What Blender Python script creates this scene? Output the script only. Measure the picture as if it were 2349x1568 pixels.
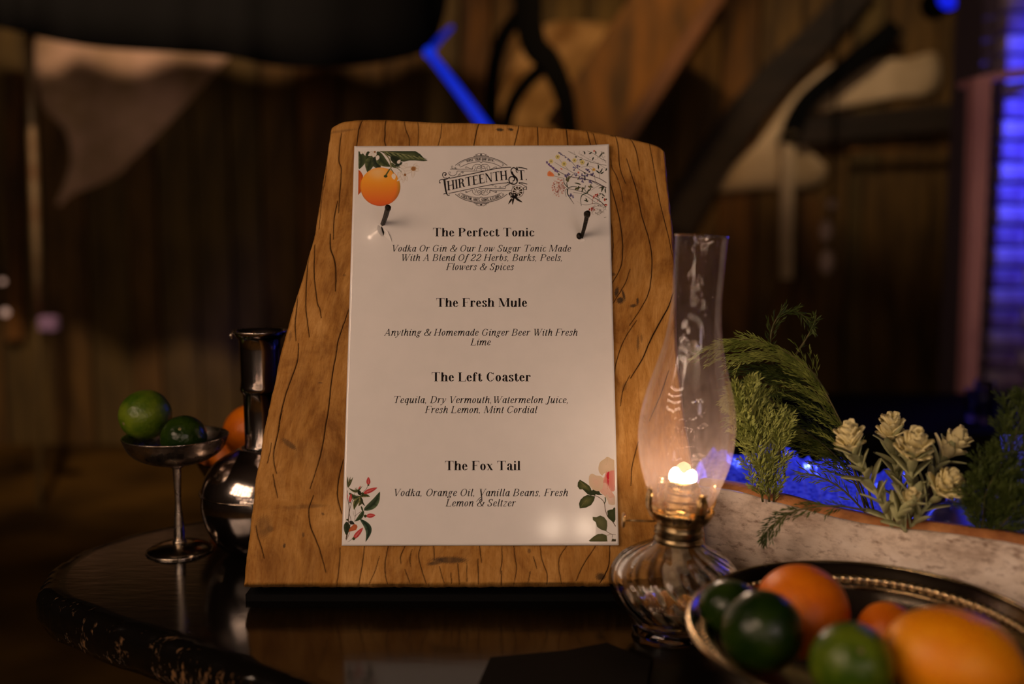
import bpy, math, random
import numpy as np
from mathutils import Vector, Matrix, noise as mnoise

for _o in list(bpy.data.objects):
    bpy.data.objects.remove(_o)
random.seed(7)
rng = np.random.default_rng(7)
SC = bpy.context.scene
COL = SC.collection
PI = math.pi

# ------------------------------------------------------------------ measuring frame
TZ = 0.76                      # table top height
CH = TZ + 0.3754               # camera height
PITCH = math.radians(6.3)
FPX = 2284.0
CX, CY = 1174.5, 784.0
cp, sp = math.cos(PITCH), math.sin(PITCH)
CAM = Vector((0, 0, CH))


def ray(u, v):
    dx = (u - CX) / FPX
    dy = (CY - v) / FPX
    return Vector((dx, cp + dy * sp, -sp + dy * cp))


def on_y(u, v, Y):
    d = ray(u, v)
    return CAM + d * (Y / d.y)


def on_z(u, v, z):
    d = ray(u, v)
    return CAM + d * ((z - CH) / d.z)


def z_of(v, Y):
    return on_y(CX, v, Y).z


# ------------------------------------------------------------------ camera
cam = bpy.data.cameras.new('camera')
camo = bpy.data.objects.new('camera', cam)
COL.objects.link(camo)
camo.location = CAM
camo.rotation_euler = (math.radians(90) - PITCH, 0, 0)
cam.lens = 35.0
cam.sensor_width = 36.0
cam.clip_start = 0.02
cam.clip_end = 60
cam.dof.use_dof = True
cam.dof.focus_distance = 1.045
cam.dof.aperture_fstop = 1.9
SC.camera = camo

# ------------------------------------------------------------------ world, exposure
w = bpy.data.worlds.new('world')
SC.world = w
w.use_nodes = True
w.node_tree.nodes['Background'].inputs[0].default_value = (0.55, 0.42, 0.33, 1)
w.node_tree.nodes['Background'].inputs[1].default_value = 0.0022
SC.view_settings.view_transform = 'Standard'
SC.view_settings.look = 'None'
SC.view_settings.gamma = 1.0
SC.view_settings.use_curve_mapping = False
SC.view_settings.exposure = 0.0
SC.cycles.max_bounces = 12
SC.cycles.transparent_max_bounces = 24
SC.cycles.transmission_bounces = 10


def light(kind, name, loc, power, col, target=None, size=0.1, size_y=None, spot=None, blend=0.5):
    l = bpy.data.lights.new(name, kind)
    o = bpy.data.objects.new(name, l)
    COL.objects.link(o)
    o.location = loc
    l.energy = power
    l.color = col
    if kind == 'AREA':
        l.size = size
        if size_y:
            l.shape = 'RECTANGLE'
            l.size_y = size_y
        else:
            l.shape = 'DISK'
    else:
        l.shadow_soft_size = size
    if spot:
        l.spot_size = math.radians(spot)
        l.spot_blend = blend
    if target is not None:
        d = Vector(target) - Vector(loc)
        o.rotation_euler = d.to_track_quat('-Z', 'Y').to_euler()
    return o


# unseen weak fill added behind and right of the camera
light('AREA', 'right_fill_light', (0.9, -1.3, TZ + 0.7), 1.6, (0.92, 0.70, 0.74), (0.2, 1.0, TZ + 0.2), size=0.3)
# unseen spots added to brighten the back wall, amber canvas and gable
light('SPOT', 'amber_fill_spot', (0.5, 3.0, 2.7), 75.0, (1.0, 0.60, 0.26), (0.48, 4.6, 2.0), size=0.05, spot=46, blend=0.9)
light('SPOT', 'gable_fill_spot', (1.0, 3.2, 2.9), 62.0, (1.0, 0.72, 0.45), (1.72, 5.1, 1.98), size=0.05, spot=40, blend=0.8)
light('SPOT', 'left_wall_fill_spot', (-1.2, 2.2, 2.9), 185.0, (1.0, 0.66, 0.42), (-1.7, 4.9, 1.6), size=0.05, spot=85, blend=0.8)
# blue stage light washing the brick pier and the things on the back of the table
light('SPOT', 'blue_stage_light', (2.35, 2.45, 1.95), 400.0, (0.06, 0.08, 1.0), (2.06, 3.1, 1.62), size=0.05, spot=66, blend=0.45)
light('SPOT', 'blue_table_light', (0.95, 1.75, 1.62), 150.0, (0.08, 0.12, 1.0), (0.39, 1.26, TZ + 0.05), size=0.03, spot=25, blend=0.5)


# ------------------------------------------------------------------ helpers: objects
def tag(o, label=None, cat=None, group=None, kind=None):
    if label: o['label'] = label
    if cat: o['category'] = cat
    if group: o['group'] = group
    if kind: o['kind'] = kind
    return o


def empty(name, loc, rot=(0, 0, 0), label=None, cat=None, group=None):
    o = bpy.data.objects.new(name, None)
    COL.objects.link(o)
    o.location = loc
    o.rotation_euler = rot
    o.empty_display_size = 0.02
    return tag(o, label, cat, group)


def mk(name, verts, faces, m, parent=None, smooth=True, colors=None, loc=None, rot=None):
    me = bpy.data.meshes.new(name)
    if isinstance(verts, np.ndarray):
        verts = verts.tolist()
    me.from_pydata([tuple(v) for v in verts], [], faces)
    if smooth:
        me.polygons.foreach_set('use_smooth', [True] * len(me.polygons))
    if colors is not None:
        a = me.color_attributes.new('Col', 'FLOAT_COLOR', 'POINT')
        a.data.foreach_set('color', np.asarray(colors, dtype=np.float32).ravel())
    me.materials.append(m)
    me.update()
    o = bpy.data.objects.new(name, me)
    COL.objects.link(o)
    if parent is not None:
        o.parent = parent
    if loc is not None: o.location = loc
    if rot is not None: o.rotation_euler = rot
    return o


def dup(o, parent=None, loc=None, rot=None, scale=None):
    c = o.copy()
    COL.objects.link(c)
    c.parent = parent
    if loc is not None: c.location = loc
    if rot is not None: c.rotation_euler = rot
    if scale is not None: c.scale = scale
    return c


class MB:
    def __init__(s):
        s.v = []
        s.f = []
        s.c = []

    def add(s, vs, fs, col=None):
        n = len(s.v)
        s.v += [tuple(q) for q in vs]
        s.f += [tuple(i + n for i in f) for f in fs]
        if col is not None:
            if isinstance(col, list):
                s.c += col
            else:
                s.c += [col] * len(vs)

    def box(s, c, d, M=None, bev=0.0):
        x, y, z = d[0] / 2, d[1] / 2, d[2] / 2
        if bev <= 0:
            vs = [(i * x, j * y, k * z) for k in (-1, 1) for j in (-1, 1) for i in (-1, 1)]
            fs = [(0, 2, 3, 1), (4, 5, 7, 6), (0, 1, 5, 4), (2, 6, 7, 3), (0, 4, 6, 2), (1, 3, 7, 5)]
        else:
            b = min(bev, x * .9, y * .9, z * .9)
            ring = [(x - b, y), (x, y - b), (x, -y + b), (x - b, -y), (-x + b, -y), (-x, -y + b), (-x, y - b), (-x + b, y)]
            vs = []
            for (zz, k) in ((-z, b), (-z + b, 0), (z - b, 0), (z, b)):
                for (px, py) in ring:
                    vs.append((px - math.copysign(k, px) * (abs(px) > k), py - math.copysign(k, py) * (abs(py) > k), zz))
            fs = [tuple(range(7, -1, -1))[::-1][::-1]]
            fs = [tuple(range(8))]
            for r in range(3):
                for i in range(8):
                    j = (i + 1) % 8
                    fs.append((r * 8 + i, (r + 1) * 8 + i, (r + 1) * 8 + j, r * 8 + j))
            fs.append(tuple(range(31, 23, -1)))
        out = []
        for p in vs:
            q = Vector(p)
            if M is not None: q = M @ q
            out.append(q + Vector(c))
        s.add(out, fs)

    def tube(s, pts, rad, seg=8, caps=True):
        pts = [Vector(p) for p in pts]
        n = len(pts)
        if not hasattr(rad, '__len__'): rad = [rad] * n
        up = None
        vs = []
        for i, p in enumerate(pts):
            d = (pts[min(i + 1, n - 1)] - pts[max(i - 1, 0)])
            d.normalize() if d.length > 0 else None
            if up is None:
                up = Vector((0, 0, 1)) if abs(d.z) < .9 else Vector((1, 0, 0))
            a = d.cross(up)
            a.normalize()
            b = a.cross(d)
            up = b
            for k in range(seg):
                t = 2 * PI * k / seg
                vs.append(p + (a * math.cos(t) + b * math.sin(t)) * rad[i])
        fs = []
        for i in range(n - 1):
            for k in range(seg):
                j = (k + 1) % seg
                fs.append((i * seg + k, i * seg + j, (i + 1) * seg + j, (i + 1) * seg + k))
        if caps:
            fs.append(tuple(range(seg - 1, -1, -1)))
            fs.append(tuple(range((n - 1) * seg, n * seg)))
        s.add(vs, fs)

    def lathe(s, prof, seg=64, rib=None, closed=False, M=None):
        n = len(prof)
        vs = []
        for i, (r, z) in enumerate(prof):
            for k in range(seg):
                t = 2 * PI * k / seg
                rr = r if rib is None else r * rib(t, z, i)
                q = Vector((rr * math.cos(t), rr * math.sin(t), z))
                if M is not None: q = M @ q
                vs.append(q)
        fs = []
        rows = n if closed else n - 1
        for i in range(rows):
            i2 = (i + 1) % n
            for k in range(seg):
                j = (k + 1) % seg
                fs.append((i * seg + k, i * seg + j, i2 * seg + j, i2 * seg + k))
        if not closed:
            if prof[0][0] > 1e-6 and prof[0][0] < 0.9: pass
        s.add(vs, fs)

    def sphere(s, c, r, seg=12, rings=8, sc=(1, 1, 1)):
        vs = [(c[0], c[1], c[2] + r * sc[2])]
        for i in range(1, rings):
            a = PI * i / rings
            for k in range(seg):
                t = 2 * PI * k / seg
                vs.append((c[0] + r * sc[0] * math.sin(a) * math.cos(t), c[1] + r * sc[1] * math.sin(a) * math.sin(t), c[2] + r * sc[2] * math.cos(a)))
        vs.append((c[0], c[1], c[2] - r * sc[2]))
        fs = []
        for k in range(seg):
            j = (k + 1) % seg
            fs.append((0, 1 + k, 1 + j))
            for i in range(rings - 2):
                fs.append((1 + i * seg + k, 1 + (i + 1) * seg + k, 1 + (i + 1) * seg + j, 1 + i * seg + j))
            b = 1 + (rings - 2) * seg
            fs.append((b + j, b + k, len(vs) - 1))
        s.add(vs, fs)

    def build(s, name, m, parent=None, smooth=True, **k):
        return mk(name, s.v, s.f, m, parent, smooth, colors=(s.c if s.c else None), **k)


def catmull(pts, n=8, closed=False):
    P = [np.array(p, float) for p in pts]
    if closed:
        P = [P[-1]] + P + [P[0], P[1]]
    else:
        P = [2 * P[0] - P[1]] + P + [2 * P[-1] - P[-2]]
    out = []
    for i in range(1, len(P) - 2):
        for k in range(n):
            t = k / n
            out.append(0.5 * ((2 * P[i]) + (-P[i - 1] + P[i + 1]) * t + (2 * P[i - 1] - 5 * P[i] + 4 * P[i + 1] - P[i + 2]) * t * t + (-P[i - 1] + 3 * P[i] - 3 * P[i + 1] + P[i + 2]) * t ** 3))
    if not closed:
        out.append(P[-2])
    return out


# ------------------------------------------------------------------ helpers: materials
def newmat(name):
    m = bpy.data.materials.new(name)
    m.use_nodes = True
    nt = m.node_tree
    b = nt.nodes['Principled BSDF']
    return m, nt, b


def N(nt, t, **k):
    n = nt.nodes.new(t)
    for a, v in k.items():
        if a in n.inputs:
            n.inputs[a].default_value = v
        else:
            setattr(n, a, v)
    return n


def ramp(nt, stops):
    r = nt.nodes.new('ShaderNodeValToRGB')
    e = r.color_ramp.elements
    while len(e) > 1: e.remove(e[0])
    e[0].position, e[0].color = stops[0][0], (*stops[0][1], 1)
    for p, c in stops[1:]:
        q = e.new(p)
        q.color = (*c, 1)
    return r


def simple(name, col, rough=0.5, metal=0.0, col2=None, scale=20.0, stretch=(1, 1, 1), bump=0.0, bscale=60.0, coat=0.0, spec=0.5, detail=5.0, lo=.35, hi=.65, rough2=None):
    m, nt, b = newmat(name)
    b.inputs['Base Color'].default_value = (*col, 1)
    b.inputs['Roughness'].default_value = rough
    b.inputs['Metallic'].default_value = metal
    b.inputs['Coat Weight'].default_value = coat
    b.inputs['Specular IOR Level'].default_value = spec
    tc = N(nt, 'ShaderNodeTexCoord')
    mp = N(nt, 'ShaderNodeMapping')
    mp.inputs['Scale'].default_value = stretch
    nt.links.new(tc.outputs['Object'], mp.inputs[0])
    if col2 is not None or rough2 is not None:
        no = N(nt, 'ShaderNodeTexNoise', Scale=scale, Detail=detail)
        nt.links.new(mp.outputs[0], no.inputs['Vector'])
        if col2 is not None:
            r = ramp(nt, [(lo, col), (hi, col2)])
            nt.links.new(no.outputs[0], r.inputs[0])
            nt.links.new(r.outputs[0], b.inputs['Base Color'])
        if rough2 is not None:
            mr = N(nt, 'ShaderNodeMapRange')
            mr.inputs[1].default_value = lo
            mr.inputs[2].default_value = hi
            mr.inputs[3].default_value = rough
            mr.inputs[4].default_value = rough2
            nt.links.new(no.outputs[0], mr.inputs[0])
            nt.links.new(mr.outputs[0], b.inputs['Roughness'])
    if bump > 0:
        n2 = N(nt, 'ShaderNodeTexNoise', Scale=bscale, Detail=4.0)
        nt.links.new(mp.outputs[0], n2.inputs['Vector'])
        bp = N(nt, 'ShaderNodeBump', Strength=bump, Distance=0.002)
        nt.links.new(n2.outputs[0], bp.inputs['Height'])
        nt.links.new(bp.outputs[0], b.inputs['Normal'])
    return m


def emit(name, col, strength):
    m, nt, b = newmat(name)
    b.inputs['Base Color'].default_value = (0, 0, 0, 1)
    b.inputs['Emission Color'].default_value = (*col, 1)
    b.inputs['Emission Strength'].default_value = strength
    return m


def glass_thin(name, tint=(1, 1, 1), film=0.08, film_col=(0.8, 0.7, 0.65), edge=0.35):
    """thin clear glass with a dusty film: real fresnel reflection + see-through + a little scattering"""
    m, nt, b = newmat(name)
    nt.nodes.remove(b)
    out = nt.nodes['Material Output']
    tr = N(nt, 'ShaderNodeBsdfTransparent')
    tr.inputs[0].default_value = (*tint, 1)
    gl = N(nt, 'ShaderNodeBsdfGlossy')
    gl.inputs['Roughness'].default_value = 0.03
    fr = N(nt, 'ShaderNodeFresnel', IOR=1.5)
    m1 = N(nt, 'ShaderNodeMixShader')
    mn = N(nt, 'ShaderNodeMath', operation='MINIMUM')
    mn.inputs[1].default_value = 0.20
    nt.links.new(fr.outputs[0], mn.inputs[0])
    nt.links.new(mn.outputs[0], m1.inputs[0])
    nt.links.new(tr.outputs[0], m1.inputs[1])
    nt.links.new(gl.outputs[0], m1.inputs[2])
    di = N(nt, 'ShaderNodeBsdfDiffuse')
    di.inputs[0].default_value = (*film_col, 1)
    tl = N(nt, 'ShaderNodeBsdfTranslucent')
    tl.inputs[0].default_value = (*film_col, 1)
    m2 = N(nt, 'ShaderNodeMixShader')
    m2.inputs[0].default_value = 0.5
    nt.links.new(di.outputs[0], m2.inputs[1])
    nt.links.new(tl.outputs[0], m2.inputs[2])
    lw = N(nt, 'ShaderNodeLayerWeight')
    lw.inputs[0].default_value = 0.35
    no = N(nt, 'ShaderNodeTexNoise', Scale=22.0, Detail=6.0)
    mr = N(nt, 'ShaderNodeMapRange')
    mr.inputs[1].default_value = 0.3
    mr.inputs[2].default_value = 0.75
    mr.inputs[3].default_value = film * 0.6
    mr.inputs[4].default_value = film * 1.4
    nt.links.new(no.outputs[0], mr.inputs[0])
    # film thickened low down to paint the flame's haze, thinned for darker glass above
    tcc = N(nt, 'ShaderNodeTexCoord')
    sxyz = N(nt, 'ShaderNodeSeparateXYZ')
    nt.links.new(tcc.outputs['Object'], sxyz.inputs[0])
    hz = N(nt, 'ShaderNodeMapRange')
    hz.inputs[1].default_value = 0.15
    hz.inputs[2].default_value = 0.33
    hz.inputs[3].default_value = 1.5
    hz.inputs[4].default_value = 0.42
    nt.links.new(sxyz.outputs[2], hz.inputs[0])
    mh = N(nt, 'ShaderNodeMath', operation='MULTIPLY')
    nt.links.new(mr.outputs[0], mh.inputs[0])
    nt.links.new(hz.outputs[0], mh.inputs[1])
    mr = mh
    pw = N(nt, 'ShaderNodeMath', operation='POWER')
    nt.links.new(lw.outputs['Facing'], pw.inputs[0])
    pw.inputs[1].default_value = 3.5
    ma = N(nt, 'ShaderNodeMath', operation='MULTIPLY_ADD')
    nt.links.new(pw.outputs[0], ma.inputs[0])
    ma.inputs[1].default_value = edge
    nt.links.new(mr.outputs[0], ma.inputs[2])
    m3 = N(nt, 'ShaderNodeMixShader')
    nt.links.new(ma.outputs[0], m3.inputs[0])
    nt.links.new(m1.outputs[0], m3.inputs[1])
    nt.links.new(m2.outputs[0], m3.inputs[2])
    nt.links.new(m3.outputs[0], out.inputs[0])
    return m


def glass_solid(name, tint=(1, 1, 1), rough=0.0, ior=1.47):
    m, nt, b = newmat(name)
    b.inputs['Base Color'].default_value = (*tint, 1)
    b.inputs['Roughness'].default_value = rough
    b.inputs['Transmission Weight'].default_value = 1.0
    b.inputs['IOR'].default_value = ior
    return m


M = {}
M['plank'] = simple('old_dark_planks', (0.16, 0.085, 0.018), 0.85, col2=(0.06, 0.032, 0.008), scale=3.0, stretch=(6, 6, 1), bump=0.3, bscale=30)
M['plank2'] = simple('olive_grey_planks', (0.15, 0.095, 0.024), 0.85, col2=(0.065, 0.042, 0.012), scale=2.4, stretch=(5, 5, 1), bump=0.3, bscale=30)
M['plank3'] = simple('rusty_planks', (0.20, 0.085, 0.014), 0.85, col2=(0.06, 0.030, 0.008), scale=2.6, stretch=(5, 5, 1), bump=0.3, bscale=30)
M['beam'] = simple('dark_oak_beam', (0.030, 0.017, 0.009), 0.8, col2=(0.015, 0.009, 0.005), scale=5, stretch=(1, 1, 6), bump=0.3)
M['brace'] = simple('brown_brace_timber', (0.17, 0.065, 0.022), 0.7, col2=(0.07, 0.028, 0.010), scale=3, bump=0.3)
M['black'] = simple('black_cloth', (0.004, 0.004, 0.004), 0.95, bump=0.2, bscale=300, spec=.1)
M['plaster'] = simple('old_plaster_infill', (0.74, 0.55, 0.34), 0.9, col2=(0.42, 0.29, 0.15), scale=3.5, bump=0.3, bscale=20)
M['canvas'] = simple('lit_patch_brown', (0.85, 0.56, 0.40), 0.9, col2=(0.50, 0.33, 0.18), scale=4.5, bump=0.3, bscale=60)  # pale tone paints the lit patch of the left wall
M['amber'] = simple('amber_canvas', (0.55, 0.33, 0.13), 0.9, col2=(0.22, 0.11, 0.03), scale=6.0, bump=0.2, bscale=60)
M['metal_pole'] = simple('dull_brass_conduit', (0.32, 0.24, 0.13), 0.5, metal=0.4, col2=(0.2, 0.11, 0.05), scale=8)
M['floor'] = simple('dark_floor', (0.13, 0.070, 0.014), 0.9, col2=(0.035, 0.020, 0.006), scale=2.2, spec=.05)
M['counter'] = simple('black_counter', (0.006, 0.005, 0.004), 0.8, spec=.05)
M['brick'] = simple('painted_brick', (0.62, 0.50, 0.62), 0.8, col2=(0.16, 0.08, 0.22), scale=7, bump=0.6, bscale=40)
M['mortar'] = simple('dark_mortar', (0.10, 0.07, 0.09), 0.95, bump=0.4, bscale=60)
M['pinkpost'] = simple('painted_post', (0.80, 0.38, 0.40), 0.6, col2=(0.62, 0.28, 0.32), scale=5)
M['blue_tube'] = emit('blue_led_tube', (0.004, 0.022, 0.55), 1.0)
M['blue_lens'] = emit('blue_led_lens', (0.01, 0.02, 1.0), 0.75)
M['bulb_far'] = emit('small_warm_bulb', (1.0, 0.58, 0.42), 0.42)
M['iron'] = simple('black_iron', (0.012, 0.010, 0.008), 0.42, metal=0.7, col2=(0.035, 0.026, 0.016), scale=300, bump=0.5, bscale=500)
M['silver'] = simple('tarnished_silver', (0.62, 0.54, 0.46), 0.22, metal=1.0, col2=(0.16, 0.12, 0.09), scale=60, rough2=0.42, lo=.42, hi=.72, bump=0.15, bscale=200)
M['silver_dark'] = simple('dark_tarnished_silver', (0.40, 0.34, 0.27), 0.13, metal=1.0, col2=(0.20, 0.16, 0.11), scale=30, rough2=0.25, lo=.4, hi=.7)
M['chrome_dark'] = simple('smoky_mirror_metal', (0.62, 0.55, 0.52), 0.15, metal=1.0, col2=(0.30, 0.25, 0.22), scale=12)
M['gilt'] = simple('gilt_silver', (0.78, 0.60, 0.36), 0.16, metal=1.0, col2=(0.4, 0.28, 0.14), scale=50, rough2=.3)
M['brass'] = simple('old_brass', (0.80, 0.55, 0.25), 0.20, metal=1.0, col2=(0.42, 0.26, 0.10), scale=70, rough2=.36, bump=0.1, bscale=200)
M['brass_dark'] = simple('dark_brass_collar', (0.35, 0.26, 0.14), 0.30, metal=1.0, col2=(0.14, 0.10, 0.05), scale=50)
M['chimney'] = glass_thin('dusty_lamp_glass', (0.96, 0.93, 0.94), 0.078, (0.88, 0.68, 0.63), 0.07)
M['font'] = glass_solid('pressed_glass', (0.98, 0.97, 0.95), 0.015, 1.5)
M['oil'] = glass_solid('lamp_oil', (0.96, 0.93, 0.86), 0.0, 1.44)
M['wick'] = simple('cotton_wick', (0.6, 0.5, 0.35), 0.9, col2=(0.4, 0.3, 0.2), scale=200)
M['flame'] = emit('oil_flame', (1.0, 0.86, 0.70), 60.0)
M['glass_blue'] = glass_solid('clear_tableware_glass', (0.95, 0.95, 0.97), 0.12, 1.3)
M['sheet'] = simple('blue_light_tinted_film', (0.16, 0.18, 0.50), 0.25, bump=0.6, bscale=120, coat=0.3)  # pale film; the blue light's cast is put into its colour
_nt = M['sheet'].node_tree
_tl = N(_nt, 'ShaderNodeBsdfTranslucent')
_tn = N(_nt, 'ShaderNodeTexNoise', Scale=34.0, Detail=3.0)
_tr = ramp(_nt, [(.34, (.16, .16, .50)), (.50, (.62, .62, .96)), (.66, (.98, .98, 1.0))])
_nt.links.new(_tn.outputs[0], _tr.inputs[0])
_nt.links.new(_tr.outputs[0], _tl.inputs[0])
_mx = N(_nt, 'ShaderNodeMixShader')
_mx.inputs[0].default_value = 0.65
_nt.links.new(_nt.nodes['Principled BSDF'].outputs[0], _mx.inputs[1])
_nt.links.new(_tl.outputs[0], _mx.inputs[2])
_nt.links.new(_mx.outputs[0], _nt.nodes['Material Output'].inputs[0])
M['soil'] = simple('dark_moss', (0.02, 0.028, 0.008), 0.95, col2=(0.012, 0.01, 0.005), scale=60, bump=1.0, bscale=200)
M['napkin'] = simple('black_brown_leather', (0.006, 0.0045, 0.003), 0.8, spec=.08, bump=0.2, bscale=200)

# ================================================================== SETTING
def struct(o):
    o['kind'] = 'structure'
    return o


def poly_prism(pts, thick_vec, name, m, parent=None, smooth=False):
    n = len(pts)
    t = Vector(thick_vec)
    vs = [Vector(p) for p in pts] + [Vector(p) + t for p in pts]
    fs = [tuple(range(n)), tuple(range(2 * n - 1, n - 1, -1))]
    for i in range(n):
        j = (i + 1) % n
        fs.append((i, n + i, n + j, j))
    return mk(name, vs, fs, m, parent, smooth)


mb = MB()
mb.box((0, 2.0, -0.05), (9.0, 10.0, 0.1))
struct(mb.build('floor', M['floor'], smooth=False))
mb = MB()
mb.box((0, 2.0, 3.35), (9.0, 10.0, 0.1))
struct(mb.build('ceiling', M['beam'], smooth=False))

# back wall of upright planks
mb = MB()
mb.box((0, 5.35, 1.65), (9.0, 0.10, 3.3))
wb = struct(mb.build('wall_back', M['beam'], smooth=False))
x = -3.6
i = 0
while x < 3.7:
    wd = random.uniform(0.15, 0.27)
    mb = MB()
    off = random.uniform(0, 0.03)
    mb.box((0, 0, 0), (wd - 0.012, 0.035, 3.28), bev=0.006)
    m = random.choice([M['plank'], M['plank2'], M['plank'], M['plank3'], M['plank2']])
    o = mb.build('plank', m, wb, smooth=False)
    o.location = (x + wd / 2, 5.26 - off, 1.64)
    x += wd
    i += 1
for nm, xx in (('wall_left', -4.4), ('wall_right', 4.4)):
    mb = MB()
    mb.box((xx, 2.0, 1.65), (0.1, 10.0, 3.3))
    struct(mb.build(nm, M['beam'], smooth=False))

# dark canopy hanging across the upper left
def strip_y(px_low, v_top, Y, name, m, thick=0.03):
    """hanging sheet at depth Y: lower edge through px_low, upper edge at v_top"""
    low = catmull(px_low, 5)
    n = len(low)
    vs = []
    rows = 6
    for k, (u, v) in enumerate(low):
        for r in range(rows):
            t = r / (rows - 1)
            vv = v + (v_top - v) * t
            p = on_y(u, vv, Y + 0.03 * math.sin(k * 0.9) + 0.05 * t)
            vs.append(p)
    nb = len(vs)
    vs += [p + Vector((0, thick, 0)) for p in vs]
    fs = []
    for k in range(n - 1):
        for r in range(rows - 1):
            a = k * rows + r
            fs.append((a, a + rows, a + rows + 1, a + 1))
            fs.append((nb + a, nb + a + 1, nb + a + rows + 1, nb + a + rows))
    for k in range(n - 1):
        a = k * rows
        fs.append((a, nb + a, nb + a + rows, a + rows))
        a = k * rows + rows - 1
        fs.append((a, a + rows, nb + a + rows, nb + a))
    for r in range(rows - 1):
        a = r
        fs.append((a, a + 1, nb + a + 1, nb + a))
        a = (n - 1) * rows + r
        fs.append((a, nb + a, nb + a + 1, a + 1))
    return mk(name, vs, fs, m)


o = strip_y([(-160, 30), (0, 62), (90, 84), (220, 106), (400, 118), (520, 128), (640, 150), (800, 150), (960, 120), (1010, 60), (1030, -40)], -330, 3.6, 'canopy', M['black'])
tag(o, 'black canopy hanging across the upper left with a sagging lower edge', 'canopy')

# pieces seen far behind
def flat(name, px, Y, m, label, cat, th=0.045, lean=0.0, group=None, amp=0.02):
    """cloth or infill piece with real relief: px outline on depth Y"""
    C2 = catmull(px, 3, closed=True)
    cxm = sum(p[0] for p in C2) / len(C2)
    cym = sum(p[1] for p in C2) / len(C2)
    vs = []
    rings = [1.0, 0.75, 0.5, 0.25]
    n = len(C2)
    for s_ in rings:
        for (u, v) in C2:
            uu = cxm + (u - cxm) * s_
            vv = cym + (v - cym) * s_
            d = amp * mnoise.noise(Vector((uu * 0.012, vv * 0.009, Y)))
            vs.append(on_y(uu, vv, Y + d))
    vs.append(on_y(cxm, cym, Y))
    fs = []
    for r in range(3):
        for k in range(n):
            j = (k + 1) % n
            fs.append((r * n + k, r * n + j, (r + 1) * n + j, (r + 1) * n + k))
    for k in range(n):
        fs.append((3 * n + k, 3 * n + (k + 1) % n, 4 * n))
    nb = len(vs)
    for (u, v) in C2:
        vs.append(on_y(u, v, Y) + Vector((0, th, 0)))
    for k in range(n):
        j = (k + 1) % n
        fs.append((k, nb + k, nb + j, j))
    fs.append(tuple(nb + k for k in range(n)))
    o = mk(name, vs, fs, m)
    return tag(o, label, cat, group)


flat('lit_patch_sheet', [(88, 80), (300, 100), (510, 112), (480, 175), (400, 260), (300, 365), (245, 410), (160, 445), (128, 470), (160, 380), (150, 300), (92, 232)], 5.185, M['canvas'],
     'pinkish brown sheet standing in for a lit triangle of wall behind the left pole', 'drape')
flat('plaster_panel', [(1635, 432), (1740, 330), (1825, 215), (1905, 148), (1922, 168), (1865, 225), (1806, 312), (1850, 345), (1897, 385), (1868, 428), (1750, 432)], 5.185, M['plaster'],
     'pale triangular plaster infill at the foot of the right roof brace', 'wall panel', amp=.015)
flat('plaster_panel', [(1868, 252), (1930, 185), (2010, 138), (2080, 135), (2150, 122), (2150, 208), (2060, 222), (1960, 240)], 5.185, M['plaster'],
     'pale plaster infill above the dark lintel right of the roof brace', 'wall panel', amp=.015)
flat('amber_canvas', [(1135, 300), (1150, 215), (1185, 130), (1240, 60), (1340, 50), (1450, 70), (1440, 130), (1380, 190), (1325, 235), (1298, 300), (1210, 310)], 5.185, M['amber'],
     'amber lit canvas glimpsed between curved branches above the board', 'drape')


def beam_px(name, pts, wpx, Y, m, label=None, cat=None, depth=0.1, group=None, parent=None, seg=6):
    c = catmull(pts, seg) if len(pts) > 2 else [np.array(p, float) for p in pts]
    n = len(c)
    if not hasattr(wpx, '__len__'): wpx = [wpx, wpx]
    vs = []
    for i, p in enumerate(c):
        d = c[min(i + 1, n - 1)] - c[max(i - 1, 0)]
        d = d / (np.hypot(*d) + 1e-9)
        nn = np.array([-d[1], d[0]])
        wv = wpx[0] + (wpx[1] - wpx[0]) * i / max(n - 1, 1)
        a, b = p + nn * wv / 2, p - nn * wv / 2
        A, B = on_y(a[0], a[1], Y), on_y(b[0], b[1], Y)
        vs += [A, B, B + Vector((0, depth, 0)), A + Vector((0, depth, 0))]
    fs = [(0, 1, 2, 3), tuple(4 * (n - 1) + k for k in (3, 2, 1, 0))]
    for i in range(n - 1):
        for k in range(4):
            j = (k + 1) % 4
            fs.append((4 * i + k, 4 * i + 4 + k, 4 * i + 4 + j, 4 * i + j))
    o = mk(name, vs, fs, m, parent, smooth=False)
    return tag(o, label, cat, group) if label or cat else o


fk = empty('forked_branch', on_y(1262, 140, 4.3), label='dark forked branch hanging in front of the amber canvas', cat='branch')
for o in (beam_px('branch', [(1195, -300), (1215, 60), (1262, 140), (1296, 220), (1312, 330)], [70, 34], 4.3, M['black'], depth=.06),
          beam_px('branch', [(1262, 140), (1205, 190), (1170, 250), (1150, 340)], [30, 30], 4.34, M['black'], depth=.06),
          beam_px('branch', [(1130, 340), (1128, 200), (1150, 90), (1200, 20)], [36, 30], 4.33, M['black'], depth=.06)):
    o.parent = fk
    o.matrix_parent_inverse = Matrix.Translation(fk.location).inverted()
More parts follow.
